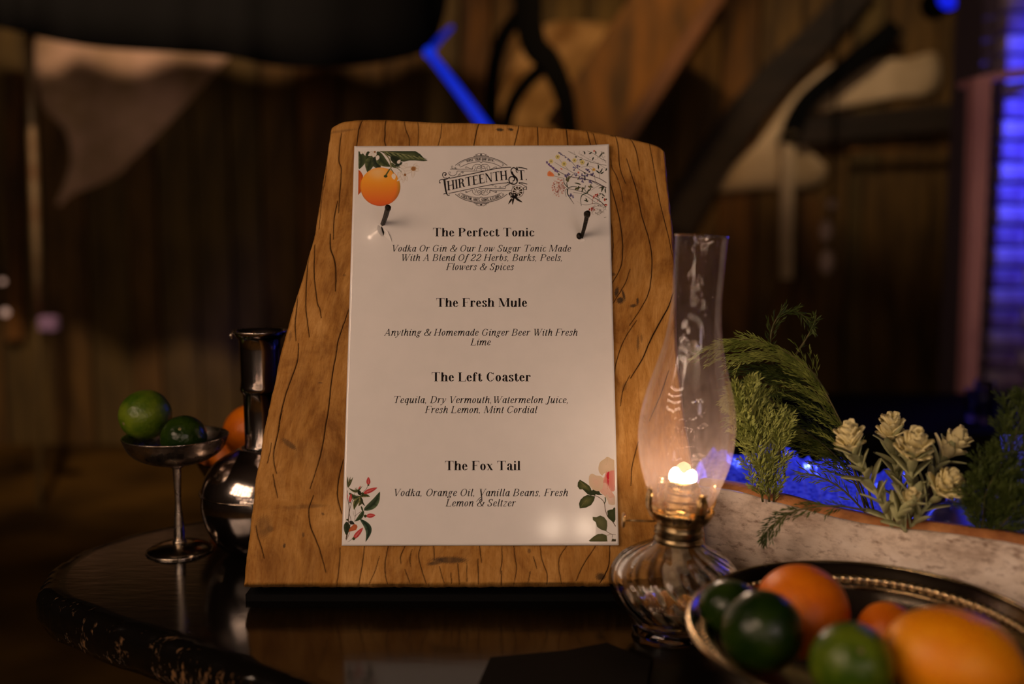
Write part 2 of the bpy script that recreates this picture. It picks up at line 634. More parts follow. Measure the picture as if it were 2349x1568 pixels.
# diagonal brace right of centre
br = empty('diagonal_brace', on_y(1500, 200, 4.2), label='broad brown diagonal roof brace running up behind the board top right', cat='beam')
bo = beam_px('timber', [(1330, 330), (1590, -40)], [190, 200], 4.45, M['plank3'], depth=.08)
bl = beam_px('edge_board', [(1424, 330), (1660, -30)], [34, 34], 4.3, M['brace'], depth=.05)
for q in (bo, bl):
    q.parent = br
    q.matrix_parent_inverse = Matrix.Translation(br.location).inverted()
beam_px('roof_brace', [(1545, 520), (1665, 325), (1780, 178), (1870, 90), (1990, -40)], [84, 62], 5.13, M['beam'], 'dark roof brace rising to the right behind the plaster panels', 'beam', .1)
beam_px('roof_brace', [(1806, 330), (1850, 235), (1935, 160), (2060, 60)], [34, 44], 5.08, M['black'], 'curved black brace between the two pale plaster panels', 'beam', .08)
beam_px('lintel', [(1830, 300), (2240, 262)], [60, 60], 5.12, M['beam'], 'black lintel under the right plaster panel', 'beam', .12)
beam_px('lintel', [(1950, 345), (2230, 338)], [10, 10], 5.09, M['plank3'], 'thin brown batten on the dark cupboard under the lintel', 'beam', .03)
beam_px('support_post', [(1812, 300), (1808, 420), (1806, 640)], [30, 26], 5.08, M['plaster'], 'slim pale upright post under the left plaster panel', 'post', .05)
beam_px('support_post', [(1806, 640), (1790, 700), (1765, 790)], [22, 18], 5.15, M['plank3'], 'dim brown strut slanting from the foot of the slim pale post', 'post', .05)
beam_px('upright_plank', [(1862, 452), (1850, 720)], [44, 50], 5.19, M['plank3'], 'rust brown upright plank right of the slim pale post', 'plank', .04)
beam_px('upright_plank', [(2010, 400), (2020, 900)], [60, 60], 5.18, M['plank'], 'dim brown upright plank in front of the dark cupboard', 'plank', .04)
beam_px('door_frame', [(28, 160), (32, 780)], [36, 36], 5.17, M['plank3'], 'dim brown door frame upright left of the conduit pole', 'frame', .05)

# left conduit
po = empty('conduit_pole', on_y(70, 80, 4.0), label='dull brass conduit pole at the far left with a small violet box at its foot', cat='pole')
mb = MB()
pts = [on_y(66, 60, 4.0), on_y(72, 250, 4.0), on_y(80, 480, 4.0), on_y(88, 730, 4.0)]
mb.tube([p - po.location for p in pts], 0.018, 10)
mb.build('pipe', M['metal_pole'], po)
mb = MB()
q = on_y(112, 742, 3.98) - po.location
mb.box(q, (0.07, 0.05, 0.06), bev=.006)
mb.build('junction_box', simple('violet_grey_box', (0.30, 0.19, 0.36), .6), po, smooth=False)
mb = MB()
q1 = on_y(88, 800, 4.0) - po.location
mb.tube([pts[-1] - po.location, q1, on_y(95, 1600, 4.0) - po.location], 0.013, 8)
mb.build('lower_pipe', M['plank2'], po)
for (u, v, r, lab) in ((12, 716, .016, 'lower warm bulb glowing at the far left edge'), (6, 645, .011, 'upper dim warm bulb at the far left edge')):
    b = empty('wall_bulb', on_y(u, v, 4.0), label=lab, cat='light bulb', group='warm bulbs at the left edge')
    mb = MB(); mb.sphere((0, 0, 0), r, 12, 8)
    mb.build('globe', M['bulb_far'], b)
    mb = MB(); mb.tube([(0, 0, r), (0, 0, r + .03)], .008, 8)
    mb.build('socket', M['black'], b)

# blue LED tube, bent, above the board
lt = empty('led_tube_light', on_y(985, 120, 3.4), label='thin bent blue light tube above the top edge of the board', cat='light')
mb = MB()
A = [on_y(985, 122, 3.4), on_y(1050, 205, 3.4), on_y(1120, 300, 3.4), on_y(1190, 420, 3.4)]
mb.tube([p - lt.location for p in A], [.014, .0165, .0185, .019], 10)
mb.build('tube', M['blue_tube'], lt)
mb = MB()
A = [on_y(985, 118, 3.4), on_y(1008, 90, 3.44), on_y(1036, 62, 3.5)]
mb.tube([p - lt.location for p in A], [.013, .012, .008], 10)
mb.build('tube', emit('blue_led_tube_dim', (0.002, 0.010, 0.26), 1.0), lt)
mb = MB()
mb.sphere((0, 0, 0), 0.020, 12, 8)
mb.build('joint', emit('blue_led_joint', (0.004, 0.03, 0.6), 1.0), lt)

mb = MB(); mb.tube([(0, .012, 0), (0, .012, 3.30 - lt.location.z)], .003, 6)
mb.build('hanger', M['black'], lt)
# stage light fixtures at top right
sl = empty('stage_light', on_y(2175, -4, 3.6), label='round blue stage light lens at the top right edge', cat='light')
mb = MB()
mb.lathe([(0.001, 0.0), (0.036, 0.0), (0.040, 0.006)], 24, M=Matrix.Rotation(PI / 2, 3, 'X'))
mb.build('lens', M['blue_lens'], sl)
mb = MB()
mb.lathe([(0.041, -0.01), (0.05, 0.0), (0.05, -0.12), (0.03, -0.16), (0.001, -0.16)], 24, M=Matrix.Rotation(PI / 2, 3, 'X'))
mb.build('housing', M['black'], sl)
mb = MB()
mb.tube([(0.0, 0.06, 0.05), (0, 0.06, 0.9)], .012, 8)
mb.build('hanger', M['black'], sl)

# pale hanging lantern near the slim post
hl = empty('hanging_lantern', on_y(1896, 560, 4.3), label='small pale glass lantern hanging right of the slim post', cat='lantern')
mpale = simple('pale_milky_glass', (0.48, 0.34, 0.27), 0.35)
s_ = 4.3 / FPX
for (du, dv, r, h) in ((9, -90, 13, 12), (-2, -30, 15, 26), (2, 40, 17, 30)):
    mb = MB()
    mb.sphere((du * s_, 0, -dv * s_), r * s_, 14, 10, (1, 1, h / r))
    mb.build('globe', mpale, hl)
mb = MB()
mb.tube([(8 * s_, 0, 700 * s_), (8 * s_, 0, 90 * s_), (0, 0, 0), (0, 0, -40 * s_)], .006, 6)
mb.build('cord', M['black'], hl)

# ---- blue-washed brick pier on the right
bw = struct(empty('wall_far_right', (1.42, 3.1, 0)))
bw.name = 'wall_pier'
mb = MB()
mb.box((0.55, 0.13, 1.5), (1.06, 0.2, 3.0))
mb.build('mortar_core', M['mortar'], bw, smooth=False)
bm0 = None
row = 0
z = 0.035
bx0 = (on_y(2274, 500, 3.1).x) - 1.42
while z < 2.9:
    xoff = bx0 + (0 if row % 2 == 0 else -0.0)
    first = 0.215 if row % 2 == 0 else 0.105
    xs = xoff
    k = 0
    while xs < bx0 + 0.9:
        L = first if k == 0 else 0.215
        if bm0 is None or k == 0 or random.random() < .15:
            mb = MB()
            mb.box((0, 0, 0), (L - 0.010, 0.11, 0.054), bev=0.006)
            b = mb.build('brick', M['brick'], bw, smooth=False)
            if L > .2: bm0 = b
        else:
            b = dup(bm0, bw)
        b.location = (xs + L / 2, random.uniform(-.006, .006) + 0.03, z)
        xs += L
        k += 1
    z += 0.064
    row += 1
# ledge and pink post in front of the pier
beam_px('pier_ledge', [(2232, 186), (2330, 166), (2480, 150)], [16, 16], 2.92, M['pinkpost'], 'narrow ledge across the brick pier catching blue light', 'ledge', .10)
beam_px('painted_post', [(2256, 178), (2246, 450), (2226, 900), (2205, 1300)], [40, 26], 2.9, M['pinkpost'], 'slim mauve upright post beside the blue lit brick pier', 'post', .05)

# back counter with small glasses, under the pier
cz = z_of(985, 2.35)
ct = empty('back_counter', (1.35, 2.6, 0), label='dark back counter at the right with small glasses on it', cat='counter')
mb = MB(); mb.box((0, 0, cz - 0.02), (1.5, 0.6, 0.04), bev=.005)
mb.build('counter_top', M['counter'], ct, smooth=False)
mb = MB(); mb.box((0, 0.02, (cz - 0.04) / 2), (1.44, 0.52, cz - 0.04), bev=.005)
mb.build('cabinet', M['counter'], ct, smooth=False)


def glow_glass(u, v, Y, lab, em):
    p = on_y(u, v, Y)
    h = p.z - cz
    e = empty('small_glass', (p.x, p.y, cz), label=lab, cat='candle holder', group='small glasses on the back counter')
    mb = MB()
    mb.lathe([(0.001, .001), (.020, .001), (.024, h + .02), (.0225, h + .02), (.0185, .006), (.001, .006)], 20)
    mb.build('glass', M['glass_blue'], e)
    mb = MB()
    mb.sphere((0, 0, h), .011, 10, 8, (1, 1, 1.2))
    mb.build('flame', em, e)  # glowing ball put in as a glint of glassware; no candle there


glow_glass(2258, 892, 2.45, 'small glass with added pinkish glow beside the mauve post', emit('pink_glow', (1.0, .45, .42), .55))
glow_glass(2236, 912, 2.48, 'small glass with added dim blue glow left of the pinkish one', emit('blue_glow', (.02, .05, .9), .7))
glow_glass(2335, 940, 2.4, 'small glass with added pale blue glow at the right frame edge', emit('sky_glow', (.06, .2, 1.0), .7))

# ================================================================== TABLE
out_xy = [(-.15, .765), (-.225, .815), (-.28, .855), (-.328, .889), (-.364, .914), (-.402, .936), (-.446, .97), (-.487, 1.0), (-.51, 1.039), (-.523, 1.088), (-.512, 1.167), (-.469, 1.235),
          (-.404, 1.283), (-.31, 1.36), (-.1, 1.47), (.25, 1.53), (.6, 1.50), (.85, 1.33), (.95, 1.0), (.85, .62), (.6, .42), (.3, .40), (.05, .58)]
OUT = np.array(catmull(out_xy, 14, closed=True))
cen = np.array([.18, 1.0])
ang = np.arange(len(OUT))
wob = np.array([0.004 * mnoise.noise(Vector((p[0] * 30, p[1] * 30, 2.0))) + .002 * mnoise.noise(Vector((p[0] * 110, p[1] * 110, 5.0))) for p in OUT])
dirn = (OUT - cen) / np.linalg.norm(OUT - cen, axis=1)[:, None]
rings = [(-.03, -.050), (-.006, -.046), (0.0, -.034), (0.0, -.016), (-.003, -.007), (-.009, -.002), (-.018, 0.0), (-.030, 0), (-.045, 0), (-.07, 0), (-.11, 0), (-.16, 0), (-.22, 0)]
vs, ea = [], []
for k, (o_, z_) in enumerate(rings):
    P = OUT + dirn * (o_ + wob * (1.6 if 1 < k < 6 else .4))[:, None]
    for q in P:
        zz = z_
        vs.append((q[0], q[1], TZ + zz))
    ea += [max(0.0, 1.0 - max(0, -o_ - 0.0) / 0.075)] * len(OUT)
n = len(OUT)
fs = []
for k in range(len(rings) - 1):
    for i in range(n):
        j = (i + 1) % n
        fs.append((k * n + i, k * n + j, (k + 1) * n + j, (k + 1) * n + i))
fs.append(tuple((len(rings) - 1) * n + i for i in range(n)))
fs.append(tuple(range(n - 1, -1, -1)))
tb = empty('table', (.18, 1.0, 0), label='round-ended black lacquered slab table with chipped brown edge under everything', cat='table')
m, nt, b = newmat('black_lacquer_worn')
b.inputs['Specular IOR Level'].default_value = 0.42
at = N(nt, 'ShaderNodeAttribute', attribute_name='Col')
tc = N(nt, 'ShaderNodeTexCoord')
mp = N(nt, 'ShaderNodeMapping')
mp.inputs['Rotation'].default_value = (0, 0, math.radians(25))
mp.inputs['Scale'].default_value = (1.0, 3.2, 1.0)
nt.links.new(tc.outputs['Object'], mp.inputs[0])
n1 = N(nt, 'ShaderNodeTexNoise', Scale=55.0, Detail=6.0, Roughness=0.7)
nt.links.new(mp.outputs[0], n1.inputs['Vector'])
n2 = N(nt, 'ShaderNodeTexNoise', Scale=9.0, Detail=2.0)
nt.links.new(tc.outputs['Object'], n2.inputs['Vector'])
# chips: noise > threshold that drops near the edge
th = N(nt, 'ShaderNodeMapRange')
th.inputs[3].default_value = 0.73
th.inputs[4].default_value = 0.565
nt.links.new(at.outputs['Fac'], th.inputs[0])
mm = N(nt, 'ShaderNodeMath', operation='MULTIPLY_ADD')
mm.inputs[1].default_value = 0.30
nt.links.new(n2.outputs[0], mm.inputs[0])
ad = N(nt, 'ShaderNodeMath', operation='MULTIPLY')
ad.inputs[1].default_value = 0.72
nt.links.new(n1.outputs[0], ad.inputs[0])
nt.links.new(ad.outputs[0], mm.inputs[2])
gt = N(nt, 'ShaderNodeMath', operation='SUBTRACT')
nt.links.new(mm.outputs[0], gt.inputs[0])
nt.links.new(th.outputs[0], gt.inputs[1])
sm = N(nt, 'ShaderNodeMapRange')
sm.inputs[1].default_value = 0.0
sm.inputs[2].default_value = 0.035
nt.links.new(gt.outputs[0], sm.inputs[0])
mx = N(nt, 'ShaderNodeMix', data_type='RGBA')
mx.inputs[6].default_value = (0.0035, 0.0028, 0.0022, 1)
mx.inputs[7].default_value = (0.17, 0.085, 0.03, 1)
nt.links.new(sm.outputs[0], mx.inputs[0])
nt.links.new(mx.outputs[2], b.inputs['Base Color'])
rr = N(nt, 'ShaderNodeMapRange')
rr.inputs[3].default_value = 0.14
rr.inputs[4].default_value = 0.6
nt.links.new(sm.outputs[0], rr.inputs[0])
nt.links.new(rr.outputs[0], b.inputs['Roughness'])
bp = N(nt, 'ShaderNodeBump', Strength=0.8, Distance=0.0016)
bp.invert = True
nt.links.new(sm.outputs[0], bp.inputs['Height'])
n3 = N(nt, 'ShaderNodeTexNoise', Scale=28.0, Detail=3.0)
nt.links.new(mp.outputs[0], n3.inputs['Vector'])
bp2 = N(nt, 'ShaderNodeBump', Strength=0.10, Distance=0.0012)
nt.links.new(n3.outputs[0], bp2.inputs['Height'])
nt.links.new(bp.outputs[0], bp2.inputs['Normal'])
nt.links.new(bp2.outputs[0], b.inputs['Normal'])
M['lacquer'] = m
vs = [(p[0] - .18, p[1] - 1.0, p[2]) for p in vs]
mk('tabletop', vs, fs, m, tb, colors=[(e, e, e, 1) for e in ea])
for (lx, ly) in ((-.38, -.05), (.45, -.35), (.45, .3), (-.15, .28)):
    mb = MB()
    mb.tube([(lx, ly, 0), (lx, ly, .35), (lx, ly, TZ - .05)], [.03, .035, .045], 12)
    mb.build('leg', M['beam'], tb)

# ================================================================== BOARD (plane of the paper)
# plane in camera axes: depth d = 1.005 + .2093*(y+.2055)
UPC = Vector((0, sp, cp))
FWD = Vector((0, cp, -sp))
_e = Vector((0, .4205, .088)).normalized()
EY = (UPC * _e.y + FWD * _e.z).normalized()
EX = Vector((1, 0, 0))
EZ = EX.cross(EY).normalized()      # towards the camera


def board_world(u, v):
    dy = (CY - v) / FPX
    d = (1.005 + .2093 * .2055) / (1 - .2093 * dy)
    return CAM + ray(u, v) * d


ORG = board_world(1100, 1342)
MB_ = Matrix((EX, EY, EZ)).transposed().to_4x4()
MB_.translation = ORG


def st(u, v):
    p = board_world(u, v) - ORG
    return p.dot(EX), p.dot(EY)


def st_np(U, V):
    dy = (CY - V) / FPX
    dx = (U - CX) / FPX
    d = (1.005 + .2093 * .2055) / (1 - .2093 * dy)
    X = dx * d
    Yw = (cp + dy * sp) * d
    Zw = CH + (-sp + dy * cp) * d
    s_ = X - ORG.x
    t_ = (Yw - ORG.y) * EY.y + (Zw - ORG.z) * EY.z
    return s_, t_


board = empty('wooden_board', ORG, label='thick upright wooden slab with dark cracks holding the paper menu', cat='board')
board.rotation_euler = MB_.to_euler()

Lx = catmull([(557, 1345), (570, 1230), (584, 1120), (604, 1010), (628, 880), (655, 770), (690, 660), (722, 520), (741, 400), (759, 292)], 12)
Rx = catmull([(1622, 1340), (1618, 1240), (1600, 1130), (1580, 1040), (1563, 930), (1553, 800), (1551, 680), (1547, 545), (1536, 430), (1527, 344)], 12)
Lx = np.array(Lx); Rx = np.array(Rx)
Tp = np.array(catmull([(740, 310), (759, 291), (785, 277), (830, 271), (900, 271), (1000, 277), (1100, 279), (1200, 283), (1300, 291), (1380, 301), (1450, 315), (1500, 327), (1520, 338), (1532, 356), (1540, 380)], 10))
NU, NV = 860, 860
uu = np.linspace(0, 1, NU)
vv = np.linspace(0, 1, NV)
# left/right x as a function of v-param (arc in y)
yl = Lx[:, 1]; yr = Rx[:, 1]
YL = np.interp(vv, np.linspace(0, 1, len(Lx)), Lx[:, 1]); XL = np.interp(vv, np.linspace(0, 1, len(Lx)), Lx[:, 0])
YR = np.interp(vv, np.linspace(0, 1, len(Rx)), Rx[:, 1]); XR = np.interp(vv, np.linspace(0, 1, len(Rx)), Rx[:, 0])
_rough = np.random.default_rng(3)
xl_n = np.convolve(_rough.normal(0, 1, NV + 40), np.ones(41) / 41, 'valid') * 5
xr_n = np.convolve(_rough.normal(0, 1, NV + 40), np.ones(41) / 41, 'valid') * 4
XL = XL + xl_n; XR = XR + xr_n
U = XL[:, None] + (XR - XL)[:, None] * uu[None, :]
xb = U[0]
bn = np.convolve(_rough.normal(0, 1, NU + 8), np.ones(9) / 9, 'valid') * 1.6
yb = 1343 - 3 * uu + bn
yt = np.interp(U[-1], Tp[:, 0], Tp[:, 1]) + np.convolve(_rough.normal(0, 1, NU + 14), np.ones(15) / 15, 'valid') * 0.8
yt[0] += 6; yt[1] += 4; yt[-1] += 10; yt[-2] += 5
# blend row y between bottom and top
V = yb[None, :] + (yt - yb)[None, :] * vv[:, None]

cracks = [
    ([(831, 272), (825, 289), (822, 298), (820, 317), (817, 336)], 2.6), ([(885, 272), (883, 289), (883, 308), (882, 321), (886, 336)], 3.2),
    ([(927, 274), (931, 296), (938, 314), (939, 336)], 1.8), ([(958, 277), (960, 298), (958, 336)], 1.6), ([(1013, 281), (1011, 308), (1004, 336)], 1.5),
    ([(1099, 280), (1094, 298), (1086, 336)], 2.6), ([(783, 304), (780, 323), (777, 367), (782, 382), (781, 413), (778, 451), (776, 486)], 2.6),
    ([(774, 459), (769, 480), (765, 509), (764, 547)], 2.6), ([(757, 535), (758, 569), (767, 596), (770, 628), (769, 666)], 3.6),
    ([(748, 375), (745, 413), (738, 444), (734, 490), (731, 524)], 1.5), ([(708, 563), (705, 607), (702, 657), (701, 704), (705, 739), (709, 772)], 2.6),
    ([(721, 560), (721, 578), (720, 628), (724, 666), (728, 695), (733, 707), (737, 728)], 2.6), ([(682, 678), (679, 716), (676, 739), (678, 780)], 2.4),
    ([(684, 786), (683, 813), (679, 836), (664, 877), (654, 907), (643, 951), (636, 997), (628, 1031), (628, 1061), (634, 1085)], 3.0),
    ([(801, 706), (787, 745), (775, 783), (770, 813), (761, 863), (756, 904), (753, 936), (746, 974), (743, 997), (735, 1042), (724, 1079), (711, 1120)], 3.2),
    ([(625, 1087), (630, 1114), (636, 1141)], 2.4), ([(719, 1136), (709, 1162), (708, 1181), (712, 1208), (724, 1237), (735, 1267), (747, 1312)], 3.2),
    ([(787, 1053), (778, 1090), (774, 1122), (775, 1146), (784, 1178)], 3.2), ([(586, 1205), (590, 1229), (598, 1254), (605, 1280)], 2.8),
    ([(780, 1256), (778, 1296), (772, 1342)], 2.2), ([(836, 1252), (831, 1292), (822, 1343)], 2.2), ([(870, 1276), (861, 1306), (846, 1341)], 1.6),
    ([(890, 1252), (883, 1292), (884, 1320), (889, 1341)], 2.2), ([(929, 1252), (919, 1275), (919, 1292)], 2.0), ([(945, 1260), (940, 1280), (942, 1300)], 1.5),
    ([(965, 1252), (960, 1275), (968, 1309), (978, 1339)], 2.0), ([(995, 1252), (996, 1284)], 2.2), ([(1008, 1298), (1013, 1318), (1019, 1337)], 1.6),
    ([(928, 1305), (936, 1325), (940, 1338)], 1.6), ([(1050, 1292), (1052, 1315), (1054, 1340)], 2.2), ([(1034, 1312), (1036, 1338)], 1.5), ([(1071, 1290), (1071, 1334)], 1.6),
    ([(1100, 1252), (1105, 1290)], 2.0), ([(1096, 1281), (1098, 1341)], 2.4), ([(1151, 1252), (1152, 1284), (1147, 1318)], 2.0), ([(1151, 1309), (1150, 1342)], 2.6),
    ([(1179, 1252), (1182, 1281), (1185, 1304), (1179, 1340)], 2.0), ([(1224, 1276), (1232, 1304)], 1.8), ([(1239, 1252), (1244, 1284), (1255, 1315), (1255, 1340)], 2.0),
    ([(1217, 1310), (1212, 1335)], 1.8), ([(1300, 1252), (1283, 1281), (1283, 1306), (1289, 1340)], 2.0), ([(1367, 1252), (1339, 1295), (1322, 1332)], 2.4),
    ([(1400, 1250), (1398, 1292), (1390, 1315), (1376, 1339)], 3.0), ([(1191, 283), (1187, 302), (1179, 336)], 2.2), ([(1233, 285), (1235, 336)], 2.4),
    ([(1299, 289), (1304, 336)], 2.6), ([(1345, 291), (1357, 336)], 2.4), ([(1361, 304), (1370, 334)], 1.6), ([(1411, 303), (1419, 337), (1423, 383), (1436, 419)], 2.2),
    ([(1446, 312), (1461, 346), (1468, 390)], 2.0), ([(1438, 362), (1450, 400), (1461, 436), (1474, 496), (1489, 545), (1496, 584), (1496, 622), (1490, 666), (1474, 701), (1445, 745)], 2.8),
    ([(1490, 319), (1499, 375), (1511, 444), (1524, 501), (1534, 540), (1544, 587)], 2.0), ([(1398, 411), (1409, 448), (1421, 496), (1428, 545), (1429, 575), (1424, 613), (1400, 656)], 2.8),
    ([(1402, 362), (1405, 383), (1416, 404), (1425, 432), (1430, 461)], 1.7), ([(1399, 501), (1405, 528), (1407, 569), (1399, 612)], 2.0),
    ([(1446, 616), (1436, 646), (1415, 681), (1400, 702)], 1.9), ([(1461, 734), (1439, 766), (1424, 798), (1412, 839), (1407, 873)], 2.2),
    ([(1545, 672), (1538, 692), (1532, 707), (1512, 742), (1491, 783), (1474, 822), (1447, 866)], 4.2), ([(1445, 860), (1430, 892), (1424, 930)], 2.0),
    ([(1535, 848), (1515, 907), (1489, 965)], 2.2), ([(1465, 1013), (1451, 1066), (1448, 1113)], 2.4),
    ([(648, 940), (642, 962), (640, 985)], 1.5), ([(622, 1015), (618, 1040), (612, 1062)], 1.6),
]
crack = np.zeros_like(U)
halo = np.zeros_like(U)
crng = np.random.default_rng(11)
for pts, wd in cracks:
    c = np.array(catmull(pts, 5))
    nn = len(c)
    wd = wd * .72
    jit = crng.normal(0, .18, (nn, 1)) * np.array([[1, 0.2]])
    c = c + jit
    x0, x1 = c[:, 0].min() - 9, c[:, 0].max() + 9
    y0, y1 = c[:, 1].min() - 9, c[:, 1].max() + 9
    mk_ = (U > x0) & (U < x1) & (V > y0) & (V < y1)
    idx = np.nonzero(mk_)
    pu, pv = U[idx], V[idx]
    best = np.full(pu.shape, 1e9)
    for i in range(nn - 1):
        a, b2 = c[i], c[i + 1]
        d = b2 - a
        L2 = (d ** 2).sum() + 1e-9
        t = np.clip(((pu - a[0]) * d[0] + (pv - a[1]) * d[1]) / L2, 0, 1)
        dist = np.hypot(pu - a[0] - t * d[0], pv - a[1] - t * d[1])
        f = (i + t) / (nn - 1)
        wloc = 0.75 + (wd - .6) * (0.25 + 0.75 * np.sin(np.clip(f, 0.02, .98) * PI) ** 0.5)
        best = np.minimum(best, dist / wloc)
    cr = np.clip(1.45 - best * 2.3, 0, 1)
    ha = np.exp(-(best / 1.5) ** 2) * .22
    crack[idx] = np.maximum(crack[idx], cr)
    halo[idx] = np.maximum(halo[idx], ha)
stain = np.zeros_like(U)
for (x0, y0, rx, ry, a, k) in [(663, 1018, 21, 7, 38, .75), (603, 1208, 18, 26, 5, .45), (617, 1212, 9, 9, 0, .5), (1030, 1284, 40, 8, 0, .85), (1000, 1290, 22, 5, -12, .7), (1415, 668, 5, 12, 10, .95), (1423, 688, 8, 9, 60, .95),
                              (1431, 676, 3, 14, -15, .8), (1453, 700, 9, 4, -10, .9), (1463, 690, 3, 9, 0, .9), (1407, 628, 6, 4, 0, .7), (1147, 296, 9, 4, 5, .9), (1171, 295, 7, 3.5, 12, .9), (1378, 1322, 12, 9, 0, .95),
                              (700, 1161, 50, 5, -3, .35), (740, 1178, 4, 3, 45, .7), (1406, 309, 7, 3, 10, .75), (1434, 310, 7, 3, 20, .8), (1461, 316, 8, 3, 12, .85), (1464, 785, 3, 20, 2, .55), (1472, 775, 2.5, 10, 0, .5),
                              (651, 1251, 3, 6, 10, .8), (695, 1226, 3, 6, 0, .6), (1214, 1263, 4, 6, 0, .7), (789, 630, 4, 3, 0, .5), (734, 877, 6, 1.6, 0, .6), (665, 770, 4, 12, 8, .4), (1433, 885, 6, 12, 20, .35),
                              (825, 288, 3, 40, 0, .12), (700, 1040, 60, 30, 20, .12), (1450, 620, 30, 40, 0, .12), (1500, 620, 24, 18, 0, .12), (1512, 360, 5, 30, 0, .3), (562, 1343, 50, 3, 0, .6), (650, 1342, 60, 2.5, 0, .5),
                              (900, 1341, 90, 2.5, 0, .5), (780, 300, 40, 3, -8, .35), (1250, 1338, 90, 3, 0, .5)]:
    a = math.radians(a)
    m_ = (abs(U - x0) < rx * 2 + ry + 6) & (abs(V - y0) < rx * 2 + ry + 6) if rx + ry < 80 else np.ones_like(U, bool)
    idx = np.nonzero(m_)
    du, dv = U[idx] - x0, V[idx] - y0
    q = ((du * math.cos(a) + dv * math.sin(a)) / rx) ** 2 + ((-du * math.sin(a) + dv * math.cos(a)) / ry) ** 2
    q = q * (1 + .35 * np.sin(du * 1.1 + dv * .4) * np.cos(dv * .8 - du * .3))
    stain[idx] = np.maximum(stain[idx], k * np.clip(1.35 - q, 0, 1))

S_, T_ = st_np(U, V)
W_ = np.full_like(U, -0.0012) - crack * 0.0016 - halo * 0.0002
# gentle undulation and rounded borders
W_ += 0.0007 * np.sin(U * 0.021 + 1.2) * np.cos(V * 0.013) - 0.0004
edge = np.minimum(np.minimum(np.arange(NU)[None, :], NU - 1 - np.arange(NU)[None, :]), np.minimum(np.arange(NV)[:, None], (NV - 1 - np.arange(NV))[:, None])).astype(float)
W_ -= 0.0035 * np.clip(1 - edge / 7.0, 0, 1) ** 2
co = np.stack([S_, T_, W_], -1).reshape(-1, 3)
nfront = len(co)
ii, jj = np.meshgrid(np.arange(NV - 1), np.arange(NU - 1), indexing='ij')
a = (ii * NU + jj).ravel()
quads = np.stack([a, a + 1, a + NU + 1, a + NU], 1)
# border loop (ccw) -> extruded side wall and back
bl = list(range(NU)) + [r * NU + NU - 1 for r in range(1, NV)] + [(NV - 1) * NU + c for c in range(NU - 2, -1, -1)] + [r * NU for r in range(NV - 2, 0, -1)]
bl = np.array(bl)
# thin the loops behind
step = 4
THK = 0.050
B = co[bl]
nb = len(bl)
cen_b = B.mean(0)
loops = []
for wz, sh in ((-0.010, 0.002), (-0.028, 0.003), (-0.044, 0.0), (-THK, -0.006)):
    L = B.copy()
    dd = B[:, :2] - cen_b[:2]
    dd /= np.linalg.norm(dd, axis=1)[:, None]
    L[:, :2] = B[:, :2] + dd * sh
    L[:, 2] = wz
    loops.append(L)
allco = np.concatenate([co] + loops, 0)
faces_extra = []
prev = bl
base = nfront
for L in loops:
    cur = np.arange(base, base + nb)
    faces_extra.append(np.stack([prev, np.roll(prev, -1), np.roll(cur, -1), cur], 1)[:, ::-1])
    prev = cur
    base += nb
quads = np.concatenate([quads] + faces_extra, 0)
me = bpy.data.meshes.new('slab')
backpoly = prev[::-1]
nloops = quads.size + len(backpoly)
me.vertices.add(len(allco))
me.vertices.foreach_set('co', allco.astype(np.float32).ravel())
me.loops.add(nloops)
me.loops.foreach_set('vertex_index', np.concatenate([quads.ravel(), backpoly]).astype(np.int32))
me.polygons.add(len(quads) + 1)
me.polygons.foreach_set('loop_start', np.concatenate([np.arange(0, quads.size, 4), [quads.size]]).astype(np.int32))
me.polygons.foreach_set('loop_total', np.concatenate([np.full(len(quads), 4), [len(backpoly)]]).astype(np.int32))
me.update(calc_edges=True)
me.polygons.foreach_set('use_smooth', np.array([True] * len(quads) + [False]))
ex = len(allco) - nfront
attr = me.color_attributes.new('Col', 'FLOAT_COLOR', 'POINT')
gu = np.tile(uu[None, :], (NV, 1)).ravel()
C = np.ones((len(allco), 4), np.float32)
C[:, 0] = np.concatenate([crack.ravel(), np.zeros(ex)])
C[:, 1] = np.concatenate([stain.ravel() + 0, np.zeros(ex)])
C[:, 2] = np.concatenate([halo.ravel(), np.zeros(ex)])
attr.data.foreach_set('color', C.ravel())
at2 = me.attributes.new('grain', 'FLOAT_VECTOR', 'POINT')
# grain flows with the sides of the slab and bends on the right
gx = gu * 0.5 + 0.012 * np.sin(((V.ravel() - 700) / 210.0)) * np.clip((gu - .55) * 3, 0, 1)
G = np.zeros((len(allco), 3), np.float32)
G[:nfront, 0] = gx
G[:nfront, 1] = (1343 - V.ravel()) * 0.00046
G[nfront:, 0] = np.tile(G[bl, 0], len(loops))
G[nfront:, 1] = np.tile(G[bl, 1], len(loops))
G[nfront:, 2] = allco[nfront:, 2]
at2.data.foreach_set('vector', G.ravel())

m, nt, b = newmat('cracked_golden_wood')
col = N(nt, 'ShaderNodeAttribute', attribute_name='Col')
gr = N(nt, 'ShaderNodeAttribute', attribute_name='grain')
sep = N(nt, 'ShaderNodeSeparateColor')
nt.links.new(col.outputs['Color'], sep.inputs[0])


def nz(scale, stretch, detail=5.0, rough=.55, dist=0.0):
    mp = N(nt, 'ShaderNodeMapping')
    mp.inputs['Scale'].default_value = stretch
    nt.links.new(gr.outputs['Vector'], mp.inputs[0])
    q = N(nt, 'ShaderNodeTexNoise', Scale=scale, Detail=detail, Roughness=rough, Distortion=dist)
    nt.links.new(mp.outputs[0], q.inputs['Vector'])
    return q


